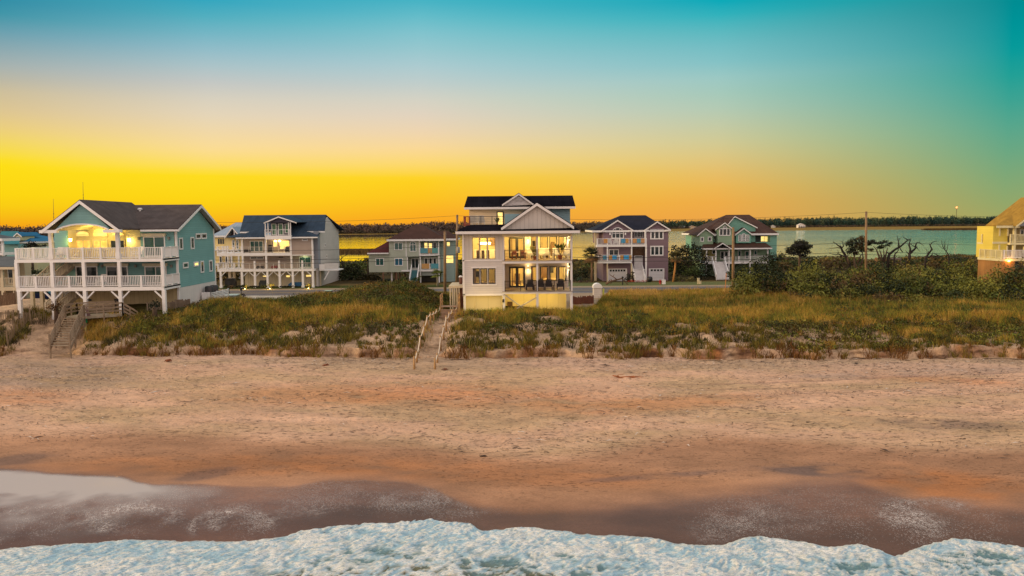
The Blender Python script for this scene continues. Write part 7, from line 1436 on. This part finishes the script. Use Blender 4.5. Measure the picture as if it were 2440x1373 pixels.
for i, (x, y, r, c, lab) in enumerate(((1995,672,20,(.26,.24,.07),'pale yellow-green flowering shrub in the left part of the thicket'), (1965,668,14,(.20,.20,.06),'smaller pale flowering shrub beside the left flowering one'), (2203,680,12,(.22,.22,.07),'low pale green flowering shrub in the middle of the thicket'), (2222,668,9,(.34,.24,.08),'straw yellow flowering shrub above the middle pale green one'), (1835,668,15,(.14,.065,.022),'russet dry shrub at the road end of the thicket'), (2283,668,13,(.13,.06,.025),'reddish brown shrub in the thicket nearest the yellow house'), (2311,628,12,(.17,.15,.03),'yellow-topped shrub against the brown base of the yellow house'))):
    Yv = 101 if y > 650 else 108; p = PY(x, y, Yv); s = Yv/F; z = lz(p.x, p.y); t = thing('flowering_shrub' if c[0] > .15 else 'dry_shrub', lab, 'shrub', (p.x, p.y, z)); MB().tube([(p.x,p.y,z-.2),(p.x+.1,p.y,p.z-.1)], [.06,.03], 6).build('stem', BARK, t); V_, Q_, C_ = leaves([(p.x+dx*r*s, p.y-.2, p.z+dz*r*s, r*s*.7, r*s*.7, r*s*.55, rc(c)) for dx, dz in ((0,0),(-.6,-.15),(.6,-.2),(.1,.3))], 80, .10); npmesh('foliage', V_, Q_, LEAF, C_, par=t)
def palm(px, base_y, ctr, Y, lab, r=1.5, n=34, trunk=(.20,.12,.07), leaf=(.035,.042,.016), skirt=True):
    b = PY(px, base_y, Y); b.z = lz(b.x, Y)-.1; c = PY(*ctr, Y); t = thing('palm_tree', lab, 'palm', b, 'palms along the road'); MB().tube([b, b.lerp(c,.5)+Vector((.04,0,0)), c], [.2,.16,.15], 9).build('trunk', mat('palm_trunk_%d' % int(trunk[0]*99), trunk, .9, .3, 6), t, True)
    Vs = []; Fs = []; Cs = []
    for i in range(n):
        az = i*2.39996; el = math.radians(random.uniform(-55 if skirt else -20, 80)); d = Vector((math.cos(az)*math.cos(el), math.sin(az)*math.cos(el), math.sin(el))); L = r*random.uniform(.8, 1.1); side = d.cross(Vector((0,0,1))).normalized(); dr = el < math.radians(-18); col = np.array((.22,.12,.045) if dr else leaf)*random.uniform(.7, 1.5)
        hub = c+d*L*.45-Vector((0,0,.08))
        for k in range(11):      # fan leaf: fingers from the hub
            a = (k-5)/5*1.25; e = (d*math.cos(a)+side*math.sin(a)).normalized(); tip = hub+e*L*.62-Vector((0,0,.16*L*(1-abs(el)/2))); w = e.cross(d.cross(side)).normalized()*.035*r; q = len(Vs); mid = hub.lerp(tip,.55)+Vector((0,0,.03))
            Vs += [hub, mid-w, tip, mid+w]; Fs.append((q,q+1,q+2,q+3)); Cs += [col]*4
        q = len(Vs); w = side*.025; Vs += [c-w, c+w, hub+w, hub-w]; Fs.append((q,q+1,q+2,q+3)); Cs += [col]*4
    npmesh('crown', np.array([tuple(v) for v in Vs]), np.array(Fs), LEAF, np.array(Cs), par=t)
palm(1410, 669, (1409.5,607), 126.5, 'dark bushy palm standing left of the mauve house', 1.75, 46); palm(1604, 671, (1611,612), 126, 'palm with golden trunk and drooping dry fronds right of the mauve house', 1.25, 40, (.42,.20,.06), (.06,.055,.02)); palm(1043, 678, (1041.5,653), 122, 'small yellow-green palm before the sage house', 1.15, 30, (.24,.22,.17), (.13,.16,.03), False)
# --- garden of the grey house
Z3b = View(8.714, 480, 640)
for i, (x, y, w, h, c, lab) in enumerate(((520,420,70,50,DG,'dark low shrub at the left end of the grey house planting bed'),(620,430,50,40,(.02,.02,.01),'second dark shrub of the grey house planting bed'),(740,420,70,55,(.016,.018,.008),'third dark shrub of the grey house bed, beside the lit plant'),(860,400,55,60,(.016,.02,.008),'tall dark shrub just left of the first lit plant'),(1100,420,110,45,(.014,.018,.008),'wide dark hedge shrub between the lit plants'),(1300,400,60,55,(.05,.055,.016),'olive shrub left of the brightest lit plant'),(1770,415,190,38,(.014,.018,.008),'long low dark hedge right of the brightest lit plant'),(640,385,70,50,(.12,.07,.03),'brownish dry shrub behind the planting bed'))):
    p = Z3b.p(x, y+30, 119.5); t = thing('garden_shrub', lab, 'shrub', (p.x, 119.5, 2.08)); s = 119.5/F/8.714; MB().tube([(p.x,119.5,1.9),(p.x,119.5,2.4)], .05, 6).build('stem', BARK, t); V_, Q_, C_ = leaves([(p.x+dx*w*s, 119.5+random.uniform(-.3,.3), 2.1+h*s*.6, w*s*.6, .55, h*s*.75, rc(c)) for dx in (-.45,.05,.5)], 70, .11); npmesh('foliage', V_, Q_, LEAF, C_, par=t)
for i, (x, y, w, h, lab) in enumerate(((930,400,26,50,'small lit plant glowing yellow at the grey house drive'),(1445,370,75,60,'brightest lit plant glowing yellow before the grey house pilings'),(2240,360,55,50,'lit plant glowing at the right end of the grey house'))):
    p = Z3b.p(x, 450, 119.2); t = thing('lit_plant', lab, 'plant', (p.x, 119.2, 2.08), 'lit garden plants'); s = 119.2/F/8.714; MB().tube([(p.x,119.2,1.9),(p.x,119.2,2.5)], .06, 6).build('stem', mat('pale_stem', (.4,.33,.14), .8), t); V_, Q_, C_ = leaves([(p.x+dx*w*s, 119.3, 2.2+h*s*(1-abs(dx)*.4), w*s*.5, .4, h*s*.6, np.array((.30,.26,.06))) for dx in (-.6,0,.6)], 60, .12); npmesh('foliage', V_, Q_, LEAF, C_, par=t)
    MB().lathe((p.x+.05,118.5,2.1), [(.05,0),(.06,.09),(.04,.12)], 8).build('spot_lamp', LAMP, t); lamp_light((p.x, 118.45, 2.5), 34, .08, (1,.66,.10), 'garden_light')
for i, (px, w, lab) in enumerate(((542.5,9,'round dark clipped bush on the driveway, nearer the teal house'),(574.5,11,'wider round dark clipped bush on the driveway'))):
    p = PY(px, 704, 98); p.z = lz(p.x, 98); t = thing('clipped_bush', lab, 'shrub', p, 'clipped bushes on the driveway'); s = 98/F; MB().tube([p-Vector((0,0,.1)), p+Vector((0,0,.5))], .05, 6).build('stem', BARK, t); V_, Q_, C_ = leaves([(p.x,98,p.z+.15,w*s,w*s,.62,np.array((.014,.012,.012)))], 160, .08); npmesh('foliage', V_, Q_, LEAF, C_, par=t)
for i, (px, lab) in enumerate(((545.5,'thin dark sign post by the left clipped bush'),(574.6,'thin dark sign post by the right clipped bush'))):
    p = put(px, 100); o = MB().bar(p-Vector((0,0,.2)), p+Vector((0,0,2.2 if i == 0 else 1.4)), .06).box(p.x-.16, p.x+.16, p.y-.05, p.y-.035, p.z+(1.75 if i == 0 else 1.0), p.z+(2.2 if i == 0 else 1.4)).build('sign_post', BLACK, None); tag(o, lab, 'post', 'thin posts on the driveway')
# --- small things by the road at the right
def pillar():
    p = put(1423, 98); p.z -= .1; t = thing('driveway_pillar', 'white board-clad driveway pillar with rounded cap right of the white house', 'pillar', p); x, y, z = p; h = PY(1423,686,98).z-z; w = .52
    MB().box(x-w,x+w,y-w,y+w,z-.5,z+h).build('shaft', siding('pillar_white', (.62,.57,.54), .25, 'Z', .6, .25, .05), t); m = MB(); n = 8
    m.prism([(x-w-.08,y-w-.08,z+h+.001),(x+w+.08,y-w-.08,z+h+.001)]+[(x+(w+.08)*math.cos(math.pi*i/n), y-w-.08, z+h+.12+.5*math.sin(math.pi*i/n)) for i in range(n+1)], (0,2*w+.16,0)); m.build('cap', WHITE, t)
pillar()
def simple(name, lab, cat, px, Y, parts, grp=None):
    p = put(px, Y); t = thing(name, lab, cat, p, grp)
    for nm, kind, args, mt in parts:
        m = MB()
        if kind == 'box': a = args; m.box(p.x+a[0],p.x+a[1],p.y+a[2],p.y+a[3],p.z+a[4],p.z+a[5])
        elif kind == 'lathe': m.lathe((p.x,p.y,p.z), args, 12)
        elif kind == 'bar': m.bar(p+Vector(args[0]), p+Vector(args[1]), args[2])
        m.build(nm, mt, t, kind == 'lathe')
    return t
RED = mat('hydrant_red', (.40,.015,.02), .45); LIME = mat('lime_paint', (.45,.50,.08), .6); BEI = mat('utility_beige', (.55,.48,.32), .6); ORG = mat('orange_rod', (.60,.22,.05), .6)
simple('fire_hydrant', 'red fire hydrant on the grass verge of the mauve house', 'hydrant', 1573, 121.5, [('barrel','lathe',[(.18,0),(.18,.06),(.13,.08),(.13,.55),(.17,.57),(.17,.62)],RED),('bonnet','lathe',[(.15,.621),(.12,.74),(.03,.8)],RED),('nozzle','box',(-.24,.24,-.07,.07,.36,.50),RED)])
simple('utility_box', 'white utility box on the verge beside the red hydrant', 'utility box', 1581.5, 121.5, [('cabinet','box',(-.26,.26,-.2,.2,0,.72),WHITE),('lid','box',(-.29,.29,-.23,.23,.721,.78),WHITE)])
simple('utility_post', 'taller beige utility post on the verge before the mint house', 'utility box', 1664, 121.5, [('cabinet','box',(-.16,.16,-.14,.14,0,.95),BEI),('lid','box',(-.19,.19,-.17,.17,.951,1.02),BEI)], 'beige utility posts'); simple('utility_post', 'shorter beige utility post on the verge before the mint house', 'utility box', 1668.5, 121.3, [('cabinet','box',(-.15,.15,-.13,.13,0,.5),BEI),('lid','box',(-.18,.18,-.16,.16,.501,.57),BEI)], 'beige utility posts')
simple('marker_post', 'yellow-green marker post beside the driveway pillar', 'post', 1438, 97.5, [('shaft','box',(-.1,.1,-.06,.06,-.1,1.25),LIME)]); simple('marker_post', 'short yellow-green marker stub in the grass near the driveway pillar', 'post', 1452, 95.5, [('shaft','box',(-.06,.06,-.05,.05,-.1,.9),LIME)])
simple('marker_rod', 'thin leaning orange rod in the grass left of the pole before the mint house', 'rod', 1727, 98.5, [('shaft','bar',((0,0,-.1),(.18,0,2.75),.07),ORG)]); simple('marker_post', 'small pale post in the grass just right of the pole before the mint house', 'post', 1754.5, 104, [('shaft','box',(-.12,.12,-.1,.1,-.1,.95),BEI)])
simple('garden_planter', 'dark round planter beside the right garage door of the mauve house', 'planter', 1548, 126.2, [('bowl','lathe',[(.2,0),(.42,.2),(.5,.6),(.42,.9),(.2,1.0)],BLACK)])
for i, (px, lab) in enumerate(((1507,'red flowers left of the mauve house stairs'),(1530,'red flowers at the right foot of the mauve house stairs'))):
    p = put(px, 125.6); t = thing('flower_bed', lab, 'flowers', p, 'red flowers at the mauve house'); MB().box(p.x-.8,p.x+.8,p.y-.25,p.y+.25,p.z-.1,p.z+.12).build('soil', mat('soil', (.08,.05,.03), .9), t); V_, Q_, C_ = leaves([(p.x+d,p.y,p.z+.2,.35,.3,.25,np.array((.35,.03,.02))) for d in (-.5,0,.5)], 90, .07); npmesh('blossoms', V_, Q_, LEAF, C_, par=t)
def lawn_driftwood():
    Y = 121; m = MB()
    for pts, a, b in (([(525,1165),(590,1130),(690,1105),(760,1085),(800,1120),(850,1185)],.17,.07),([(690,1105),(640,1065),(590,1035),(580,1015)],.1,.03),([(630,1050),(650,1020)],.05,.02),([(590,1130),(575,1110),(600,1100),(620,1130),(600,1160),(580,1150)],.09,.06)):
        P, r = limb(pts, Z5, Y, a, b, .3); m.tube(P, r, 7)
    o = m.build('lawn_driftwood', mat('driftwood', (.14,.085,.055), .9, .3, 4), None, True, loc=Z5.p(690,1150,Y)); tag(o, 'twisted driftwood sculpture on the lawn of the mauve house', 'driftwood')
    p = put(1483.5, 121); t = thing('mailbox', 'black mailbox post in front of the driftwood on the mauve house lawn', 'mailbox', p); MB().box(p.x-.07,p.x+.07,p.y-.07,p.y+.07,p.z-.1,p.z+1.15).build('post', BLACK, t); MB().prism([(p.x-.13,p.y-.3,p.z+1.151),(p.x+.13,p.y-.3,p.z+1.151),(p.x+.13,p.y-.3,p.z+1.35),(p.x,p.y-.3,p.z+1.43),(p.x-.13,p.y-.3,p.z+1.35)], (0,.55,0)).build('box', BLACK, t)
lawn_driftwood()
# --- beach finds
def driftwood():
    V = View(8.133, 1400, 860); c = V.p(800,340,57); b = ground(1490, 901); Y = b.y; m = MB()
    for pts, r0, r1 in (([(485,282),(560,300),(640,325),(740,330),(850,345),(900,340)],.035,.12),([(640,330),(760,315),(860,310),(900,330)],.05,.09),([(880,320),(950,345),(1040,375),(1130,380)],.10,.02),([(600,300),(590,275),(660,265),(715,252)],.03,.012),([(870,350),(820,372)],.07,.03),([(885,310),(890,295)],.03,.015),([(560,298),(600,272)],.02,.01)):
        P = [V.p(x, y, Y) for x, y in pts]; P = [Vector((p.x, Y+(i % 2)*.08-.25*(p.z-b.z), max(p.z, b.z+.03))) for i, p in enumerate(P)]; m.tube(P, [r0+(r1-r0)*i/(len(P)-1) for i in range(len(P))], 7)
    o = m.build('driftwood', mat('orange_driftwood', (.30,.10,.03), .85, .5, 6), None, True, loc=b); tag(o, 'forked orange-brown driftwood branch lying on the dry beach', 'driftwood')
    p = ground(1945, 816); q = Vector((.55,-.75,-.22)); o = MB().bar(p+Vector((-.5,.4,.32)), p+Vector((.45,-.35,.1)), .2, .09).build('plank', mat('pale_plank', (.48,.43,.36), .85), None); tag(o, 'pale plank lying aslant in the dune grass at the right', 'plank')
    for px, py, s, lab, c in ((400,862,.30,'rust-brown clump of weed on the sand below the left dune',(.20,.06,.02)), (778,872,.24,'rust-brown clump of weed on the sand left of the path posts',(.18,.05,.02)), (1151,1090,.16,'small black clump of weed on the smooth damp sand',(.02,.012,.01)), (1060,882,.2,'short brown stick right of the path posts',(.16,.06,.03)), (2040,868,.16,'dark fragment on the sand below the right dune',(.04,.03,.03))):
        b = ground(px, py, 20); m = MB()
        for k in range(7): a = k*.9; l = s*random.uniform(.5,1.2); m.tube([b+Vector((0,0,.02)), b+Vector((math.cos(a)*l*.6, math.sin(a)*l*.4, s*random.uniform(.2,.6))), b+Vector((math.cos(a)*l*1.3, math.sin(a)*l*.7, .02))], [s*.22,s*.2,s*.06], 6)
        o = m.build('weed_clump', mat('weed_%d' % px, c, .9, .4, 8), None, True); tag(o, lab, 'seaweed' if 'weed' in lab else 'debris')
    # scattered wrack, shells and twigs
    n = 11000; Y = 34+27*R.random(n)**.75; X = (R.random(n)*2-1)*(Y*.72); d = fbm(X*.12, Y*.5, 401, 4)+.5*np.exp(-((Y-toe(X)+1.5)/1.2)**2)+.35*np.exp(-((Y-56.5-.03*X)/.5)**2)*sst(8, 16, X)+.3*np.exp(-((Y-47.5-.02*X)/.7)**2)*sst(10, 18, X); ok = (R.random(n) < np.clip(d*1.9+.12, 0, 1))&(Y > MOIST(X)-2)&(Y < toe(X)+.2)
    X = X[ok]; Y = Y[ok]; n = len(X); a = R.normal(0, .45, n); l = R.gamma(1.6, .055, n)+.03; w = R.uniform(.012, .035, n); dx = np.cos(a)*l; dy = np.sin(a)*l; zb = beachz(Y)+.06*sst(50, 60, Y)*0+.05
    V = np.stack([np.stack([X-dx, Y-dy, zb], -1), np.stack([X+dy*.2, Y-w, zb+.05], -1), np.stack([X+dx, Y+dy, zb], -1), np.stack([X-dy*.2, Y+w, zb+.06], -1)], 1).reshape(-1, 3)
    C = np.array([.12,.075,.055])*R.uniform(.2, 1.2, (n,1)); C = np.where((R.random(n) < .12)[:,None], np.array([.55,.5,.45]), C)
    o = npmesh('wrack', V, np.arange(len(V)).reshape(-1, 4), LEAF, np.repeat(C, 4, 0)); tag(o, 'scattered dry weed, twigs and shell bits on the sand', 'debris', kind='stuff')
driftwood()
# --- far things
def tower():
    Y = 2600; b = PY(2278, 524, Y); t_ = PY(2279.5, 496, Y); b.z = 2; t = thing('radio_mast', 'thin mast with a red beacon above the far woods at the right', 'mast', b); m = MB(); H_ = t_.z-2; x = t_.x
    for s in (-1.3, 1.3): m.bar((x+s,Y,2), (x+s*.6,Y,2+H_), .35)
    for i in range(14): z = 2+H_*i/14; m.bar((x-1.2,Y,z), (x+1.2,Y,z+H_/14), .25); m.bar((x+1.2,Y,z), (x-1.2,Y,z+H_/14), .25)
    m.build('lattice', mat('mast_grey', (.10,.06,.05), .7), t); MB().lathe((x,Y,2+H_), [(1.2,0),(2.0,1.2),(2.0,3.6),(1.0,4.6)], 10).build('beacon', glow('red_beacon', (1,.16,.05), 7), t, True)
tower()
for px, y0, y1, lab in ((128,474,520,'thin antenna with small knobs left of the teal house gable'), (198.5,434,474,'thin antenna rising behind the ridge of the teal house')):
    Y = 96; b = PY(px, y1, Y); tp = PY(px-1, y0, Y); t = thing('antenna', lab, 'antenna', (b.x, Y, lz(b.x, Y)), 'antennas by the teal house'); MB().tube([(b.x,Y,lz(b.x,Y)),(b.x,Y,b.z),tp], [.05,.03,.015], 6).build('mast', BLACK, t)
    for k in (.02,.2): MB().lathe(b.lerp(tp,k), [(.02,0),(.06,.06),(.02,.14)], 8).build('insulator', BLACK, t)
def dock():
    Y = 150; V = Z7; t = thing('garden_pavilion', 'small dark flat-roofed pavilion with railing behind the dead trees', 'pavilion', (V.p(1480,850,Y).x, Y, 1.5)); W_ = mat('pavilion_wood', (.16,.11,.08), .8, .3, 2); r = V.r(1430,800,1532,812,Y); MB().box(r[0],r[1],Y-1.5,Y+1.5,r[2],r[3]+.05).build('roof', mat('pavilion_roof', (.20,.15,.12), .8), t)
    for x in (r[0]+.1, r[1]-.1):
        for yy in (Y-1.4, Y+1.4): MB().bar((x,yy,1.5), (x,yy,r[2]), .14).build('post', W_, t)
    z = V.p(1480,850,Y).z; MB().bar((r[0],Y-1.4,z), (r[1],Y-1.4,z), .1, .1).bar((r[0],Y-1.4,z+.5), (r[1],Y-1.4,z+.5), .08, .08).build('railing', W_, t)
    for i, zx in enumerate((1238, 1255)): p = V.p(zx,860,Y); q = V.p(zx,790,Y); o = MB().tube([(p.x,Y,1.2),(p.x,Y,q.z)], .13, 8).build('mooring_post', mat('orange_post', (.34,.16,.05), .8), None, True); tag(o, ['taller brown post standing left of the dark pavilion','brown post next to the taller one left of the pavilion'][i], 'post', 'posts by the water')
dock()
# ================================================================ render settings
S.view_settings.view_transform = 'Standard'; S.view_settings.look = 'None'; S.view_settings.exposure = 0; S.view_settings.gamma = 1
S.cycles.use_denoising = True
S.cycles.max_bounces = 6; S.cycles.transparent_max_bounces = 12; S.cycles.caustics_reflective = False; S.cycles.caustics_refractive = False
S.cycles.sample_clamp_indirect = 6
